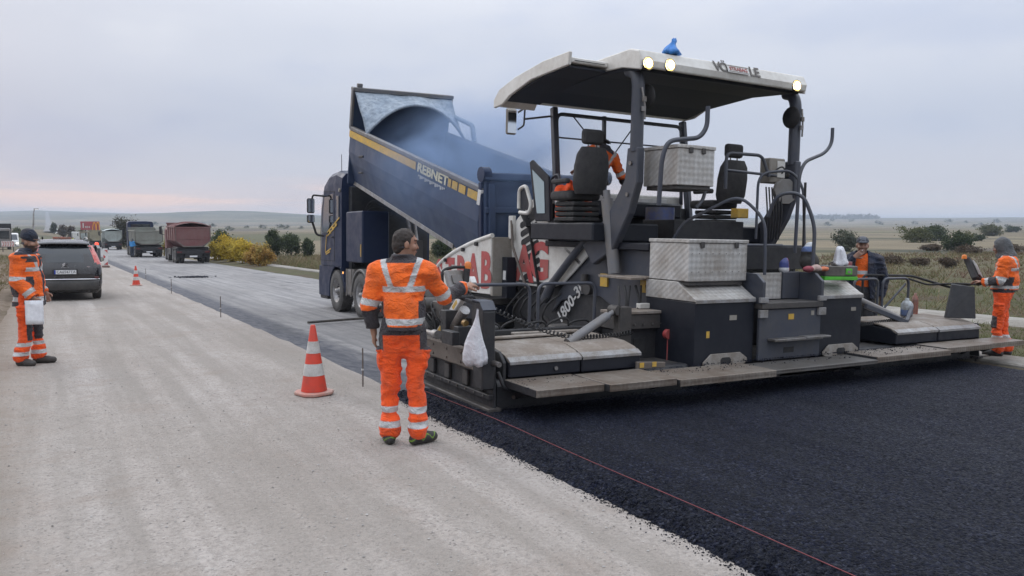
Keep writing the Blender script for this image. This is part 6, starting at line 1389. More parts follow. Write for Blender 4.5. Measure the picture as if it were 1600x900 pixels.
K(MB().tube([(-.82, .0, .585), (-.6, -.052, .585), (0, -.072, .588), (.6, -.052, .585), (.82, .0, .585)], .014, 6, .1), 'chrome_strip', CHR, body)
K(MB().box(-.30, .30, -.045, -.01, .70, .86), 'plate_recess', RUBBER, body, .01)
pl = K(MB().box(-.26, .26, -.062, -.048, .725, .835), 'number_plate', PLATE_W, body, .004)
K(MB().box(-.26, -.225, -.066, -.0625, .727, .833), 'plate_band', flat('plate_blue', (.02, .05, .35)), pl)
text('plate_text', 'CA6547TA', .105, flat('plate_black', (.01, .01, .01)), pl, frame((.018, -.064, .780), (1, 0, 0), (0, 0, 1)), .001, sx=.92)
em = MB()
for k in (0, 1):
    z0 = .935 + .045 * k
    for s in (-1, 1): em.beam((s * .065, -.012, z0), (0, -.022, z0 + .045), .012, .030)
K(em, 'emblem', CHR, body); K(MB().box(-.09, .09, -.012, .0, .905, .913), 'badge', CHR, body); K(MB().box(.52, .60, .02, .034, .91, .925), 'badge', CHR, body)
K(MB().obox((.02, .205, 1.10), (.46, .012, .022), (0, R(-4), 0)), 'rear_wiper', RUBBER, body)
K(MB().lathe([(.0, 1.745), (.02, 1.74), (.028, 1.70), (.03, 1.665)], (-.02, 1.6, 0), 'z', 10).box(-.24, .22, 1.55, 1.65, 1.668, 1.725), 'beacon_bar', paint('beacon_amber', (.62, .12, .04), .35), body, .01)
K(MB().tube([(-.50, .9, 1.66), (-.50, .85, 1.72)], .02, 8), 'antenna', RUBBER, body)

# ================================================================ cones, beacons, stakes, string
m = MT('cone_orange'); c = m.mix(m.ramp(m.noise(7, 5, .65), [(.42, 0.0), (.72, .75)]), (.60, .052, .026), (.36, .065, .045)); m.set(col=c, rough=.6); CONE = m.m
CBAND = paint('cone_band', (.66, .66, .64), .6, dirt=(.4, .38, .35), amt=.4, scale=8)
CBASE = paint('cone_base', (.55, .13, .09), .65, dirt=(.45, .30, .25), amt=.5, scale=7)
def cone(label, loc, h, rz=0.0):
    t = thing('traffic_cone', label, 'traffic cone', loc, rz, 'traffic cones on the dusty lane')
    rb, rt_ = .138 * h / .75, .026 * h / .75; r = lambda f: rb + (rt_ - rb) * f
    MB().lathe([(r(0), .045), (r(1), h - .01), (r(1) * .8, h), (0, h)], n=28).build('cone_body', CONE, t)
    w = .185 * h / .75; bs = []
    pts = [(math.cos(a) * w * 1.41, math.sin(a) * w * 1.41) for a in np.linspace(math.pi / 8, 2 * math.pi + math.pi / 8, 9)[:-1]]; pts = [(max(-w, min(w, x)) * 1.0, max(-w, min(w, y))) for x, y in pts]
    MB().prism(pts, 'z', .004, .042).build('cone_base', CBASE, t, .012, seg=2)
    for a, b in ((.24, .42), (.58, .76)):
        MB().lathe([(r(a) + .002, .045 + a * (h - .05)), (r(b) + .002, .045 + b * (h - .05))], n=28).build('reflective_band', CBAND, t)
    return t
p = at(491, 616, road_z); cone('large orange cone with two white bands near the operator', p, .79, .3)
p = at(213, 446.5, road_z); cone('small orange cone standing alone beyond the black rod, near the far stakes', p, .72, .5)
BRED = paint('beacon_red', (.50, .03, .035), .5, dirt=(.4, .12, .1), amt=.3)
def beacon(label, px, py, h, lampon):
    p = at(px, py, road_z); t = thing('striped_beacon', label, 'beacon', p, 0, 'red and white striped beacons beside the car')
    W_ = .25; H0 = .12
    MB().box(-W_ / 2, W_ / 2, -.015, .015, H0, H0 + h).build('panel', WHT, t, .004)
    for k in range(3):
        z0 = H0 + .04 + k * h * .335
        MB().prism([(-.11, z0), (.02, z0 + h * .13), (-.11, z0 + h * .26)] if k == 1 else ([(-.09, z0 + .01), (.115, z0 - .02), (.115, z0 + h * .18)] if k == 0 else [(-.05, z0 + h * .20), (.115, z0 + .02), (.115, z0 + h * .2)]), 'y', -.021, -.0165).build('red_arrow', BRED, t)
    MB().box(-.20, .20, -.20, .20, .0, .11).build('foot', paint('beacon_foot', (.09, .075, .07), .8, dirt=(.2, .12, .1)), t, .02)
    if lampon:
        o = MB().box(-.05, .05, -.05, .05, H0 + h, H0 + h + .08).build('lamp_box', ORG, t, .01)
        MB().lathe([(0, -.05), (.09, -.05), (.115, -.02), (.115, .02), (.09, .05), (0, .05)], (0, 0, H0 + h + .2), 'y', 20).build('warning_lamp', glow('beacon_lamp_glow', (1.0, .09, .05), 1.1), t)
    return t
beacon('nearest striped beacon right of the car, just behind its mirror', 165.5, 418, .98, False)
beacon('striped beacon with round red warning lamp, middle of three by the car', 152.5, 414, 1.0, True)
beacon('striped beacon half hidden by the car roof, third of three', 142.5, 411, 1.0, False)
ROD = paint('stake_rod', (.10, .075, .07), .6)
for i, (px, py, h, lb) in enumerate(((567, 604, .46, 'thin steel stake nearest the operator on the edge of the lane'), (345, 496, .46, 'thin steel stake halfway between the two cones'), (268, 459, .46, 'thin steel stake just right of the small cone'), (228, 437, .46, 'thin steel stake just beyond the small cone'))):
    p = at(px, py, road_z); t = thing('marker_stake', lb, 'stake', p, 0, 'stakes of the string line')
    MB().tube([(0, 0, -.05), (.004, 0, h)], .009 if i == 0 else .010, 6).build('rod', ROD, t); MB().cyl((0, 0, h * .42), (0, 0, h * .46), .016, n=8).build('clip', WHT, t)
STR = flat('string_red', (.20, .05, .055), .8)
pts = [(3.63 + .012 * math.sin(y * 1.3), y, float(road_z(3.63, y)) + .066 + .006 * math.sin(y * 2.1)) for y in np.arange(-3, 8.6, .4)]
tag(MB().tube(pts, .0032, 5).build('guide_string', STR), 'thin red guide string stretched along the fresh asphalt edge', 'string')
a, b = at(481, 507.5, base_z), at(600, 499.5, base_z)
tag(MB().tube([a + Vector((0, 0, .05)), a.lerp(b, .5) + Vector((0, 0, .06)), b + Vector((0, 0, .06))], .028, 8).build('steel_pipe', paint('pipe_black', (.02, .02, .022), .5)), 'long thin black pipe lying across the milled lane behind the cone', 'pipe')

# ================================================================ billboard, lamp post, far vehicles
def dpos(px, dist): v = depth_at(px, dist); return Vector((v.x, v.y, 0))
q = dpos(145, 230); bz = 1.84 + (348 - 360) / 1250 * 230
bb = thing('billboard', 'red roadside billboard with yellow arches above the queue of trucks', 'billboard', (q.x, q.y, float(terr_z(q.x, q.y))), R(-4))
zt = 1.84 + (348 - 346) / 1250 * 230 - bb.location.z; zb_ = 1.84 + (348 - 359.3) / 1250 * 230 - bb.location.z; bw = 26.5 / 1250 * 230 / 2
MB().box(-bw, bw, -.12, .12, zb_, zt).build('panel', paint('billboard_red', (.47, .035, .06), .5, amt=.15), bb, .03)
for x in (-bw * .5, bw * .5): MB().cyl((x, .05, -2), (x, .05, zb_), .14).build('post', GRIME, bb)
text('billboard_text', '1', 1.9, WHT, bb, frame((-bw * .72, -.14, (zb_ + zt) / 2), (1, 0, 0), (0, 0, 1)), .01, bold=.05); text('billboard_text', 'км', 1.0, WHT, bb, frame((-bw * .28, -.14, (zb_ + zt) / 2 - .35), (1, 0, 0), (0, 0, 1)), .01, bold=.02)
ar = MB(); hh = (zt - zb_)
for s in (-1, 1): ar.tube([(bw * .62 + s * .45 - .42 * math.cos(t) , -.17, zb_ - .1 + hh * .92 * math.sin(t)) for t in np.linspace(0.02, math.pi - .02, 15)], .12, 6)
ar.build('yellow_arches', flat('arch_yellow', (.8, .36, .04)), bb)
q = dpos(58.5, 95); lp_ = thing('lamp_post', 'slim pale lamp post rising behind the car roof', 'lamp post', (q.x, q.y, float(terr_z(q.x, q.y))))
LPM = paint('galvanised', (.5, .51, .52), .5, metal=.3)
MB().tube([(-.35, 0, 0), (-.1, 0, 3.0), (-.02, 0, 4.6), (.1, 0, 5.0)], [.11, .085, .06, .05], 10, .3).build('pole', LPM, lp_); MB().obox((.25, 0, 5.02), (.55, .2, .10)).build('lamp_head', LPM, lp_, .03); MB().obox((.28, 0, 4.962), (.4, .14, .012)).build('lamp_glass', glow('street_lamp_glow', (1, .97, .9), 1.6), lp_)
def van(label, px, dist, rz, col, L=5.2, H=2.3, w=1.95):
    q = dpos(px, dist); t = thing('van', label, 'van', (q.x, q.y, float(road_z(q.x, q.y)) - .05), rz, 'oncoming vehicles far down the road')
    pr = [(0, .35), (0, 1.05), (.55, 1.25), (1.25, H * .95), (1.9, H), (L, H), (L, .35)]
    b_ = MB().prism([(-y, z_) for y, z_ in pr], 'x', -w / 2, w / 2)
    bo = MB().prism(pr, 'x', -w / 2, w / 2).build('body', col, t, .06, seg=2)
    MB().add([(-w * .42, .60, 1.30), (w * .42, .60, 1.30), (w * .38, 1.18, H * .91), (-w * .38, 1.18, H * .91)], [(0, 1, 2, 3)]).build('windscreen', DGLASS, bo).location = (0, -.03, .03)
    for s in (-1, 1):
        MB().box(s * .55, s * .9, -.02, .02, .72, .92).build('headlight', glow('headlight_glow', (1, .97, .9), 1.5), bo)
        for y in (.95, L - .95): wheel(t, (s * (w / 2 - .12), y, .34), .34, .24, s, False)
    MB().box(-.6, .6, -.02, .02, .5, .66).build('grille', RUBBER, bo)
    return t
van('white van coming down the road, left of the worker in the beanie', 21.5, 118, R(4), WHT)
van('tiny white van further up the road near the brown trees', 93, 330, R(2), WHT)
q = dpos(2.0, 92); gt = thing('lorry', 'grey box lorry cut off by the left edge of the picture', 'lorry', (q.x, q.y, float(road_z(q.x, q.y)) - .1), R(3), 'oncoming vehicles far down the road')
gb = MB().box(-1.25, 1.25, 1.5, 8.5, .95, 3.3).build('cargo_box', paint('lorry_grey', (.26, .255, .25), .6), gt, .05); MB().box(-1.2, 1.2, 0, 1.4, .6, 2.8).build('cab', paint('lorry_cab', (.22, .22, .23), .5), gt, .15, seg=3); MB().box(-1.05, 1.05, -.02, .02, 1.6, 2.5).build('windscreen', DGLASS, gt)
for s in (-1, 1):
    for y in (.8, 5.6, 7.0): wheel(gt, (s * 1.05, y, .5), .5, .3, s, False)
MB().box(-1.3, 1.3, 1.45, 1.5, .9, 3.35).build('box_frame', DARK, gt, .02)
q = dpos(16, 80); bt = thing('barrier', 'red and white chevron barrier between grey lorry and beanie worker', 'barrier', (q.x, q.y, float(terr_z(q.x, q.y))), R(0))
MB().box(-.55, .55, -.03, .03, .5, 1.05).build('board', WHT, bt, .01)
for k in range(5):
    for s, z0 in ((1, .52), (-1, .80)): MB().prism([(-.50 + .21 * k, z0 + (0 if s > 0 else .23)), (-.42 + .21 * k, z0 + (0 if s > 0 else .23)), (-.32 + .21 * k, z0 + (.23 if s > 0 else 0)), (-.40 + .21 * k, z0 + (.23 if s > 0 else 0))], 'y', -.04, -.034).build('chevron', BRED, bt, fix=True)
for s in (-1, 1): MB().box(s * .45 - .04, s * .45 + .04, -.04, .04, 0, .5).build('leg', GRIME, bt)

# ================================================================ things resting on the paver
def bag(name, label, cat, loc, sdf, colf, rough=.5, alpha=None, group=None, warp=None):
    V, F = sdf.mesh(warp); o = add_obj(name, pmesh(name, V, F, None, True, colf(V))); o.location = loc
    mt = vcol('bag_' + name + str(len(V)), rough, .25, 40); o.data.materials.append(mt); return tag(o, label, cat, group)
crm = lambda a, f: (lambda Q: .6 * a * (1 - 2 * np.abs(fbm(Q * f, 3, 13))))
def sack(name, label, cat, loc, rings, col, rz=0.0, seed=1, rough=.45):
    """thin film bag: rings (height, half width, half depth, shift x), pleated round its neck"""
    g = random.Random(seed); ph = [g.random() * 6.28 for _ in range(4)]; n = 36; secs = []
    for k, (hh, a, b, dx) in enumerate(rings):
        sec = []
        for i in range(n):
            t = 2 * math.pi * i / n; f = 1 + .10 * math.sin(5 * t + ph[0] + .4 * k) + .07 * math.sin(9 * t + ph[1] - .5 * k) + .05 * math.sin(14 * t + ph[2] + k)
            sec.append((dx + a * f * math.cos(t), b * f * math.sin(t), hh + .012 * math.sin(3 * t + ph[3])))
        secs.append(sec)
    m_ = MT('film_' + name); v = m_.noise(9, 4, .6, dist=1.5); m_.set(col=m_.mix(m_.ramp(v, [(.4, 0.0), (.6, 1.0)]), tuple(c * .82 for c in col), col), rough=rough, normal=m_.bump(v, .8, .03))
    o = MB().loft(secs).build(name, m_.m, None, 0, fix=True); o.location = loc; o.rotation_euler = (0, 0, rz); return tag(o, label, cat)
sack('shopping_bag', 'white plastic carrier bag hanging from the left end of the screed', 'bag', on_paver(-4.41, .0, .50), [(0, .05, .03, .01), (.01, .105, .05, .01), (.06, .125, .06, 0), (.14, .115, .055, -.005), (.24, .085, .042, -.01), (.34, .055, .03, .0), (.42, .03, .018, .015), (.50, .014, .010, .025), (.56, .010, .008, .03)], (.74, .74, .77), R(-30))
tb = thing('toolbox', 'black toolbox with bright green stripe on top of the right pod', 'toolbox', on_paver(1.10, .12, 1.277), rot=(0, _tilt, R(-14)))
TBK = paint('toolbox_black', (.025, .026, .028), .5); GRN = paint('toolbox_green', (.10, .55, .04), .45, amt=.1, dirt=(.1, .3, .05))
MB().box(-.26, .26, -.13, .13, .05, .19).build('case', TBK, tb, .012); MB().box(-.262, .262, -.132, .132, .0, .048).build('base_strip', GRN, tb, .006)
lt = MB().box(.06, .16, -.142, -.131, .075, .155).build('latch', GRN, tb, .004); MB().box(.085, .135, -.146, -.143, .095, .13).build('latch_label', paint('pale_latch', (.5, .6, .45), .5), lt)
MB().tube([(-.1, 0, .19), (-.1, 0, .23), (.1, 0, .23), (.1, 0, .19)], .012, 8, .03).build('handle', TBK, tb)
sack('plastic_bag', 'crumpled white plastic bag standing on the black and green toolbox', 'bag', on_paver(1.17, .10, 1.47), [(0, .08, .06, 0), (.01, .145, .09, 0), (.04, .14, .085, 0), (.09, .105, .07, -.01), (.15, .095, .065, -.015), (.20, .09, .05, -.02), (.235, .075, .04, -.03), (.25, .04, .02, -.035)], (.76, .76, .79), .3, 5)
s = SDF(.008, .03); s.ell((0, 0, .12), (.15, .12, .13), .04).ell((-.03, 0, .26), (.10, .09, .09), .05).ell((.02, 0, .34), (.07, .06, .05), .04)
def rucks(V):
    c = np.tile((.045, .045, .042), (len(V), 1)); c[(V[:, 2] > .26) & (V[:, 0] < 0)] = (.10, .15, .30); c[(V[:, 2] > .24) & (V[:, 0] > .015)] = (.5, .10, .05); c[(V[:, 2] > .33)] = (.6, .62, .64); return c
bag('rucksack', 'dark rucksack stuffed with clothing beside the white plastic bag', 'bag', on_paver(.80, .30, 1.39), s, rucks, .85, warp=crm(.016, 9.))
bx_ = thing('carton', 'white carton with red top and blue base behind the toolbox', 'carton', on_paver(1.52, .30, 1.277), rot=(0, _tilt, R(-10)))
MB().box(-.07, .07, -.07, .07, .09, .18).build('sleeve', WHT, bx_, .004); MB().box(-.07, .07, -.07, .07, .0, .088).build('base', paint('carton_blue', (.03, .06, .25), .5), bx_, .004); MB().box(-.072, .072, -.072, .072, .182, .235).build('lid', paint('carton_red', (.5, .05, .09), .5), bx_, .004)
s = SDF(.007, .02); s.ell((-.12, 0, .04), (.10, .06, .045), .02).ell((.02, .0, .05), (.08, .06, .05), .02).ell((.15, -.02, .035), (.09, .05, .035), .02)
def rag(V):
    c = np.tile((.50, .36, .32), (len(V), 1)); c[V[:, 0] > .08] = (.62, .20, .10); c[V[:, 0] < -.08] = (.30, .06, .08); return c
bag('work_gloves', 'pile of pink and orange work gloves left of the toolbox', 'gloves', on_paver(.62, .06, 1.39), s, rag, .85, warp=crm(.010, 16.))
s = SDF(.007, .02); s.cap((0, 0, .03), (0, 0, .10), .07, .06, .02).cap((0, .0, .1), (.03, 0, .15), .05, .03, .03)
def cupc(V):
    c = np.tile((.04, .06, .22), (len(V), 1)); c[V[:, 2] < .05] = (.6, .6, .6); c[(V[:, 0] > .03)] = (.5, .08, .08); return c
bag('paper_bag', 'small blue and red bag near the ladder steps', 'bag', on_paver(.36, .34, 1.385), s, cupc, .6, warp=crm(.008, 20.))
jug = thing('water_jug', 'clear plastic water jug with blue base on the right screed extension', 'jug', on_paver(3.62, .72, .632), rot=(0, _tilt, 0))
MB().lathe([(0, 0), (.085, 0), (.09, .03), (.09, .10)], n=18).build('base', paint('jug_blue', (.10, .22, .52), .35), jug); MB().lathe([(.09, .101), (.088, .19), (.06, .23), (.028, .25), (.028, .28), (0, .285)], n=18).build('bottle', paint('jug_clear', (.55, .62, .66), .2), jug)
sack('blue_bag', 'crumpled bright blue bag lying on top of the canopy', 'bag', on_paver(-1.03, 1.12, 4.17), [(0, .10, .07, .0), (.02, .16, .09, .02), (.05, .13, .08, .0), (.085, .085, .05, .01), (.12, .05, .03, .03), (.15, .035, .02, .05), (.185, .045, .022, .065), (.21, .02, .01, .08)], (.05, .25, .68), .2, 9)
for (x, y, lb) in ((2.0, .75, 'red handled hand tool lying on the right extension guide'),):
    t = thing('hand_tool', lb, 'tool', on_paver(x, y, .915), rot=(0, _tilt, .3)); MB().tube([(-.16, 0, .02), (.16, .02, .02)], .016, 8).build('handle', BRED, t); MB().obox((.2, .02, .03), (.1, .06, .05)).build('head', GRIME, t, .008)
s = SDF(.008, .02); s.ell((0, 0, .05), (.12, .07, .06), .02).cap((.05, 0, .06), (.12, .03, .12), .03, .025, .02).cap((-.08, 0, .04), (-.16, 0, .05), .03, .02, .02)
bag('power_tool', 'dark green power tool lying beside the right guard rail', 'tool', on_paver(2.42, .80, .90), s, lambda V: np.where(V[:, :1] > .0, np.array([[.10, .13, .10]]), np.array([[.32, .10, .08]])), .6)
# the sheet of paper held by the bearded worker
M = _wl.matrix_basis; wr = Vector((.19, .17, .80)); 
rows = [[M @ (wr + Vector((.04 + .004 * math.sin(3 * u), .0 + (u - .5) * .225, (v - .5) * .31 - .09 + .0 * u))) for u in np.linspace(0, 1, 6)] for v in np.linspace(0, 1, 6)]
o = MB().grid(rows).build('sheet_of_paper', flat('paper_white', (.78, .79, .82), .8)); md = o.modifiers.new('thick', 'SOLIDIFY'); md.thickness = .0015
tag(o, 'white sheet of paper held by the bearded worker', 'paper')
M = _cap_man.matrix_basis
tag(MB().cyl(M @ Vector((.015, .165, 1.605)), M @ Vector((.035, .235, 1.60)), .0045, n=8).build('cigarette', WHT), 'lit cigarette at the lips of the man in the cap', 'cigarette')
# ================================================================ plants
m = MT('leaves'); c = m.attr('col'); m.set(col=c, rough=.7, spec=.2)
tr2 = m.n('ShaderNodeBsdfTranslucent'); m.put(c, tr2.inputs[0]); mx = m.n('ShaderNodeMixShader'); mx.inputs[0].default_value = .28; m.t.links.new(m.b.outputs[0], mx.inputs[1]); m.t.links.new(tr2.outputs[0], mx.inputs[2]); m.t.links.new(mx.outputs[0], m.out.inputs[0]); LEAF = m.m
BARK = paint('bark', (.075, .06, .048), .9, dirt=(.12, .10, .085), amt=.5, scale=6, bump=.6)
def crown_mesh(n, rx, ry, rz_, leaf, pal, seed, zc, clumps=26, ragged=.35, lowcut=-.9):
    g = np.random.default_rng(seed); d = g.normal(size=(clumps, 3)); d /= np.linalg.norm(d, axis=1)[:, None]; d[:, 2] = np.maximum(d[:, 2], lowcut)
    C = d * (.35 + .6 * g.random((clumps, 1)) ** .6) * (1 + ragged * (g.random((clumps, 1)) - .5)); pc = g.random(clumps)
    k = g.integers(0, clumps, n); P_ = C[k] + g.normal(size=(n, 3)) * (.16 + .07 * g.random((n, 1))); P_[:, 2] = np.maximum(P_[:, 2], -1.0)
    P_ = P_ * (rx, ry, rz_) + (0, 0, zc)
    a = g.normal(size=(n, 3)); a /= np.linalg.norm(a, axis=1)[:, None]; b = np.cross(a, g.normal(size=(n, 3))); b /= np.linalg.norm(b, axis=1)[:, None]
    s = leaf * (.6 + .8 * g.random((n, 1))); q = np.stack([P_ - a * s, P_ + b * s * .5, P_ + a * s, P_ - b * s * .5], 1)
    pal = np.array(pal); w = np.clip(pc[k] * .75 + .25 * g.random(n), 0, .999) * (len(pal) - 1); i = w.astype(int); f = (w - i)[:, None]; cc = pal[i] * (1 - f) + pal[np.minimum(i + 1, len(pal) - 1)] * f; cc = cc * (.75 + .5 * g.random((n, 1)))
    return pmesh('crown', q.reshape(-1, 3), np.arange(4 * n).reshape(-1, 4), LEAF, False, np.repeat(cc, 4, 0))
def plant(name, label, cat, loc, w, h, pal, n, leaf, seed, group=None, trunk=.25, ragged=.35, clumps=26, depth=None, crown=None):
    t = thing(name, label, cat, loc, random.uniform(0, 6.28), group)
    th = h * trunk; mb = MB(); g = random.Random(seed)
    mb.tube([(0, 0, -.1), (.02 * h, 0, th), (.03 * h, .02 * h, h * .6)], [.035 * h ** .8, .025 * h ** .8, .01], 7)
    mb.build('trunk', BARK, t)
    for k in range(5):
        a = k * 1.26 + g.random(); rr = w * .36
        MB().tube([(.01 * h, 0, th * .6), (math.cos(a) * rr * .5, math.sin(a) * rr * .5, th + h * .2), (math.cos(a) * rr, math.sin(a) * rr, h * (.5 + .3 * g.random()))], [.018 * h ** .8, .012 * h ** .8, .005], 5).build('limb', BARK, t)
    rz_ = (h - th * .5) / 2
    add_obj('crown', crown or crown_mesh(n, w / 2, (depth or w) / 2, rz_, leaf, pal, seed, th * .5 + rz_, clumps, ragged), t)
    return t
G_DK = [(.030, .042, .020), (.046, .064, .028), (.07, .09, .038)]; G_OL = [(.062, .07, .026), (.09, .098, .036), (.13, .13, .05)]; G_GR = [(.055, .066, .045), (.08, .092, .062), (.11, .12, .085)]
YLW = [(.30, .22, .035), (.44, .32, .045), (.55, .41, .07), (.34, .30, .07)]; ORB = [(.30, .17, .05), (.42, .26, .08), (.40, .32, .10), (.26, .13, .05)]; BRN = [(.07, .052, .036), (.11, .082, .058), (.14, .11, .08)]
def pxplant(name, label, cat, px, py, wpx, hpx, pal, n, leafpx, seed, group=None, **k):
    if name == 'bush': k['trunk'] = .04; k['ragged'] = .75
    n *= 2; k.setdefault('clumps', 40); p = at(px, py); dist = Vector((p.x, p.y, 0)).dot(Vector((_fw.x, _fw.y, 0)).normalized()); u = dist / 1250
    return plant(name, label, cat, p, wpx * u, hpx * u, pal, n, max(.02, leafpx * u), seed, group, **k)
# bushes in the rough ground on the right
pxplant('bush', 'grey green bush behind the man in the cap', 'bush', 1323, 393, 36, 33, G_GR, 1500, 1.5, 1, 'bushes on the rough ground', trunk=.06)
pxplant('bush', 'broad olive bush right of the man in the cap, lowest of the far cluster', 'bush', 1430, 379, 44, 24, G_OL, 1600, 1.4, 2, 'bushes on the rough ground')
pxplant('bush', 'dark round bush touching the broad olive one on its right', 'bush', 1461, 377, 32, 24, G_DK, 1400, 1.4, 3, 'bushes on the rough ground')
pxplant('bush', 'large dark bush left of the hooded worker, nearest of the cluster', 'bush', 1493, 392, 36, 28, G_DK, 1600, 1.5, 4, 'bushes on the rough ground')
pxplant('bush', 'olive bush reaching over the large dark one', 'bush', 1507, 380, 26, 16, G_OL, 900, 1.3, 5, 'bushes on the rough ground')
pxplant('bush', 'small dark bush just left of the hooded worker', 'bush', 1528, 377, 17, 11, G_DK, 700, 1.2, 6, 'bushes on the rough ground')
pxplant('bush', 'round olive bush on the mound above the hooded worker', 'bush', 1552, 369, 32, 20, G_OL, 1300, 1.3, 7, 'bushes on the rough ground')
pxplant('bush', 'low dark bush at the far right above the mound', 'bush', 1583, 363, 18, 10, G_DK, 700, 1.2, 8, 'bushes on the rough ground')
for i, (px, py, w, h, lb) in enumerate(((1394, 413, 34, 14, 'dry brown shrub right of the man in the cap'), (1436, 416, 26, 14, 'dark brown shrub above the right guard rails'), (1481, 419, 24, 16, 'dry brown shrub above the leaning end plate'), (1512, 398, 36, 14, 'dry shrub patch left of the hooded worker'), (1580, 396, 40, 16, 'dry shrub patch right of the hooded worker'), (1455, 392, 28, 10, 'low dry shrub under the broad olive bush'))):
    pxplant('dry_shrub', lb, 'shrub', px, py, w, h, BRN, 900, 1.5, 20 + i, 'dry shrubs on the rough ground', trunk=.1)
# yellow autumn shrubs and green trees beyond the kerb
for i, (px, py, w, h, pal, lb) in enumerate(((346, 408, 26, 36, YLW, 'yellow autumn shrub right beside the red truck'), (364, 411, 28, 36, YLW, 'second yellow autumn shrub from the red truck'), (383, 413, 26, 33, YLW, 'third yellow autumn shrub from the red truck'), (399, 415, 22, 28, ORB, 'orange brown shrub at the right of the yellow ones'), (413, 416, 20, 30, ORB, 'sparse ochre shrub at the right end of the yellow row'), (268, 405, 16, 28, YLW, 'yellow shrub seen between the red and the sage trucks'))):
    pxplant('autumn_shrub', lb, 'shrub', px, py, w * 1.35, h, pal, 2600, 1.5, 40 + i, 'yellow autumn shrubs by the kerb', trunk=.08, ragged=.5)
for i, (px, py, w, h, lb) in enumerate(((347, 396, 26, 34, 'dark green tree behind the yellow shrubs'), (372, 394, 22, 20, 'low green tree behind the yellow shrubs'), (428, 402, 26, 38, 'green tree right of the yellow shrubs'), (455, 402, 30, 36, 'broad green tree left of the navy cab'), (481, 402, 18, 26, 'green tree partly behind the navy cab'), (692, 404, 30, 30, 'green bush seen under the raised truck body'))):
    pxplant('green_tree', lb, 'tree', px, py, w, h, G_DK + [(.06, .085, .035)], 2000, 1.5, 60 + i, 'green trees beyond the kerb', trunk=.12, ragged=.45)
pxplant('dark_tree', 'tall dark half bare tree behind the pale green truck', 'tree', 199, 391, 42, 50, [(.045, .043, .03), (.07, .064, .045), (.05, .056, .034)], 2600, 1.3, 80, None, trunk=.18, ragged=.6, clumps=34)
for i, (px, py, w, h, pal, lb) in enumerate(((99, 371, 13, 18, BRN, 'brown leafed tree left of the billboard'), (112, 372, 11, 17, BRN, 'second brown tree left of the billboard'), (126, 372, 12, 12, G_OL, 'olive bush under the billboard'), (40, 374, 14, 14, G_DK, 'dark tree behind the beanie of the bearded worker'), (27, 371, 12, 14, G_OL, 'olive tree behind the white van'), (84, 366, 9, 16, G_GR, 'grey green tree beyond the dust on the far road'))):
    pxplant('roadside_tree', lb, 'tree', px, py, w, h, pal, 900, 1.2, 90 + i, 'trees along the far road', trunk=.15)
# scattered far trees on the plain: one crown shared
fm = crown_mesh(260, .5, .5, .42, .07, G_DK, 5, .5, 12)
far_px = [(356, 359), (362, 361), (441, 356), (447, 358), (437, 357), (470, 358), (385, 357), (411, 358), (1254, 346), (1294, 353.5), (1372, 350.5), (1377, 351.5), (1430, 351), (1481, 348.5), (1510, 349), (1522, 355), (1531, 353), (1558, 349), (1574, 356), (1300, 346.5), (1330, 347), (226, 352), (240, 353), (318, 352), (330, 356), (345, 363)]
for px, py in far_px:
    p = at(px, py); u = p.xy.length / 1250; s = random.uniform(5, 9) * u; t = thing('far_tree', 'small dark tree dotted on the distant plain ' + ('left of the navy truck' if px < 600 else 'right of the paver'), 'tree', p, random.random() * 6, 'far trees on the plain ' + ('left of the truck' if px < 600 else 'right of the paver')); t.scale = (s * 1.3, s * 1.3, s)
    add_obj('crown', fm, t); MB().cyl((0, 0, -.1), (0, 0, .5), .04, .02, n=6).build('trunk', BARK, t)
# a wooded belt on the right horizon reads as one mass
n = 2600; az = np.radians(rng.uniform(49.0, 54.6, n)); r = rng.uniform(3000, 3500, n); X = np.sin(az) * r; Y = np.cos(az) * r; Z = terr_z(X, Y)
P0 = np.stack([X, Y, Z + rng.random(n) ** 2 * 8], -1); a = rng.normal(size=(n, 3)) * 6; b = rng.normal(size=(n, 3)) * 6
struct(add_obj('far_wood', pmesh('far_wood', np.stack([P0, P0 + a, P0 + b], 1).reshape(-1, 3), np.arange(3 * n).reshape(-1, 3), LEAF, False, np.tile((.035, .045, .03), (3 * n, 1)))), 'stuff', 'dark wooded belt on the right horizon', 'wood')
# grasses and weeds
def tufts(name, X, Y, hmin, hmax, pal, label, blades=5, wk=1.0):
    n = len(X); Z = terr_z(X, Y); dist = np.hypot(X, Y); N_ = n * blades; b = np.repeat(np.stack([X, Y, Z], -1), blades, 0); dd = np.repeat(dist, blades)
    hh = np.repeat(hmin + (hmax - hmin) * rng.random(n) ** 2, blades) * (.6 + .6 * rng.random(N_)); w = np.maximum(.006, dd * .00055) * wk * (.7 + .6 * rng.random(N_)); th = rng.random(N_) * 6.283
    o_ = b + np.stack([rng.normal(0, 1, N_), rng.normal(0, 1, N_), 0 * dd], -1) * np.maximum(.05, dd * .0016)[:, None]; o_[:, 2] -= .03
    side = np.stack([np.cos(th), np.sin(th), 0 * th], -1) * w[:, None]; tip = o_ + np.stack([rng.normal(0, .75, N_) * hh, rng.normal(0, .75, N_) * hh, hh], -1)
    pal = np.array(pal); k = np.clip(np.repeat(.5 + .9 * fbm(np.stack([X * .16, Y * .16, X * 0], -1), 3, 40), blades) + rng.normal(0, .12, N_), 0, .999) * (len(pal) - 1); i = k.astype(int); f = (k - i)[:, None]; cc = (pal[i] * (1 - f) + pal[np.minimum(i + 1, len(pal) - 1)] * f) * (.85 + .5 * rng.random((N_, 1))) * 1.15
    o = add_obj(name, pmesh(name, np.stack([o_ - side, o_ + side, tip], 1).reshape(-1, 3), np.arange(3 * N_).reshape(-1, 3), LEAF, False, np.repeat(cc, 3, 0))); return struct(o, 'stuff', label, 'grass')
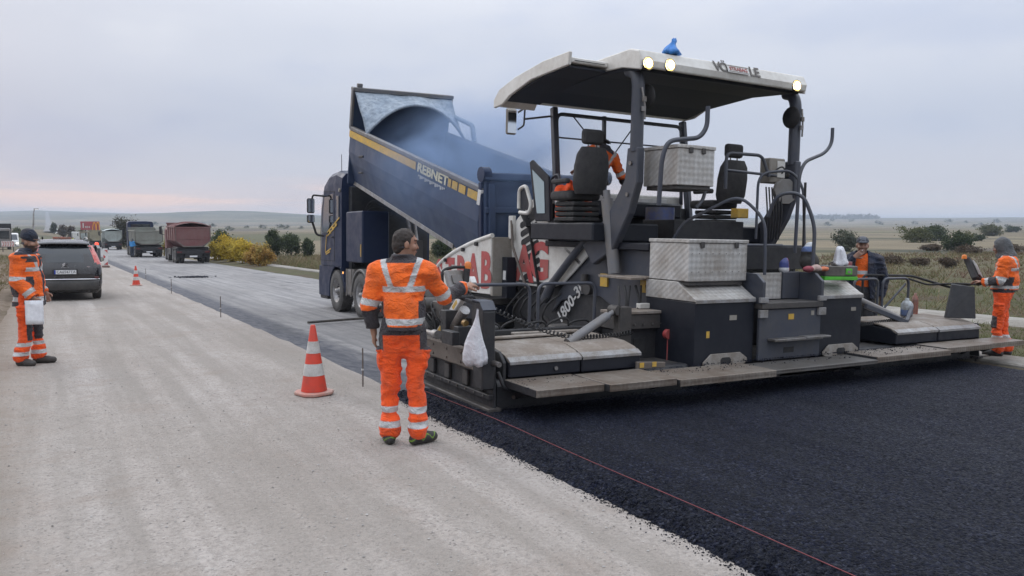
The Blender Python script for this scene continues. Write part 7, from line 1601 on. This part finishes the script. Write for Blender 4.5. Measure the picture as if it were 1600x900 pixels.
WEED = [(.105, .066, .045), (.145, .098, .064), (.095, .098, .042), (.165, .122, .076), (.088, .105, .038), (.20, .155, .10)]
GRS = [(.10, .088, .045), (.085, .10, .036), (.13, .115, .06), (.07, .085, .03)]
n = 15000; X = 23 + 75 * rng.random(n) ** 1.5; Y = -16 + 70 * rng.random(n); tufts('dry_weeds', X, Y, .08, .50, WEED, 'dry brown and olive weeds covering the rough ground on the right', 5)
n = 9000; X = 13.2 + 8 * rng.random(n); Y = -4 + 34 * rng.random(n); tufts('verge_grass', X, Y, .05, .20, GRS, 'short patchy grass on the right verge', 5)
n = 9000; X = 13.3 + 30 * rng.random(n) ** 1.6; Y = 26 + 70 * rng.random(n); tufts('roadside_weeds', X, Y, .12, .6, WEED, 'brown weeds beyond the kerb left of the navy truck', 4)
n = 3500; X = -1.3 - 7 * rng.random(n) ** 1.5; Y = 12 + 60 * rng.random(n); tufts('bank_grass', X, Y, .05, .28, [(.14, .10, .06), (.18, .14, .085), (.11, .11, .05)], 'sparse dry grass on the left dirt bank', 4)

# ================================================================ smoke from the hot load, haze over the plain
m = MT('asphalt_smoke'); t_ = m.t
for nn in list(t_.nodes):
    if nn.type == 'BSDF_PRINCIPLED': t_.nodes.remove(nn)
pv = m.n('ShaderNodeVolumePrincipled'); pv.inputs['Color'].default_value = (.44, .62, .96, 1); pv.inputs['Anisotropy'].default_value = .0
x, y, z_ = m.xyz(); rr = m.n('ShaderNodeVectorMath', operation='LENGTH'); t_.links.new(m.obj, rr.inputs[0])
fall = m.ramp(rr.outputs['Value'], [(.15, 1.0), (.95, 0.0)], 'EASE')
ns = m.ramp(m.noise(1.9, 5, .6, dist=.6), [(.34, 0.0), (.66, 1.0)])
t_.links.new(m.math('MULTIPLY', m.math('MULTIPLY', fall, ns), 1.15), pv.inputs['Density']); t_.links.new(pv.outputs[0], m.out.inputs['Volume'])
def smoke(name, label, loc, sc):
    me = MB().ell((0, 0, 0), (1, 1, 1), 20).mesh(name, MATS['asphalt_smoke']); o = add_obj(name, me); o.location = loc; o.scale = sc; struct(o, 'stuff', label, 'smoke'); return o
smoke('smoke', 'thin blue smoke drifting from the hot asphalt over the raised truck body', (7.3, 14.0, 2.95), (1.95, 4.6, 1.75))
m = MT('air_haze'); t_ = m.t
for nn in list(t_.nodes):
    if nn.type == 'BSDF_PRINCIPLED': t_.nodes.remove(nn)
pv = m.n('ShaderNodeVolumePrincipled'); pv.inputs['Color'].default_value = (.78, .87, 1.0, 1); pv.inputs['Density'].default_value = 2.6e-4; pv.inputs['Anisotropy'].default_value = .0
t_.links.new(pv.outputs[0], m.out.inputs['Volume'])
hz = MB().box(-9500, 12500, -6500, 12500, float(GZ.min()) - 1.0, float(GZ.max()) + 6).build('haze', m.m); struct(hz, 'stuff')
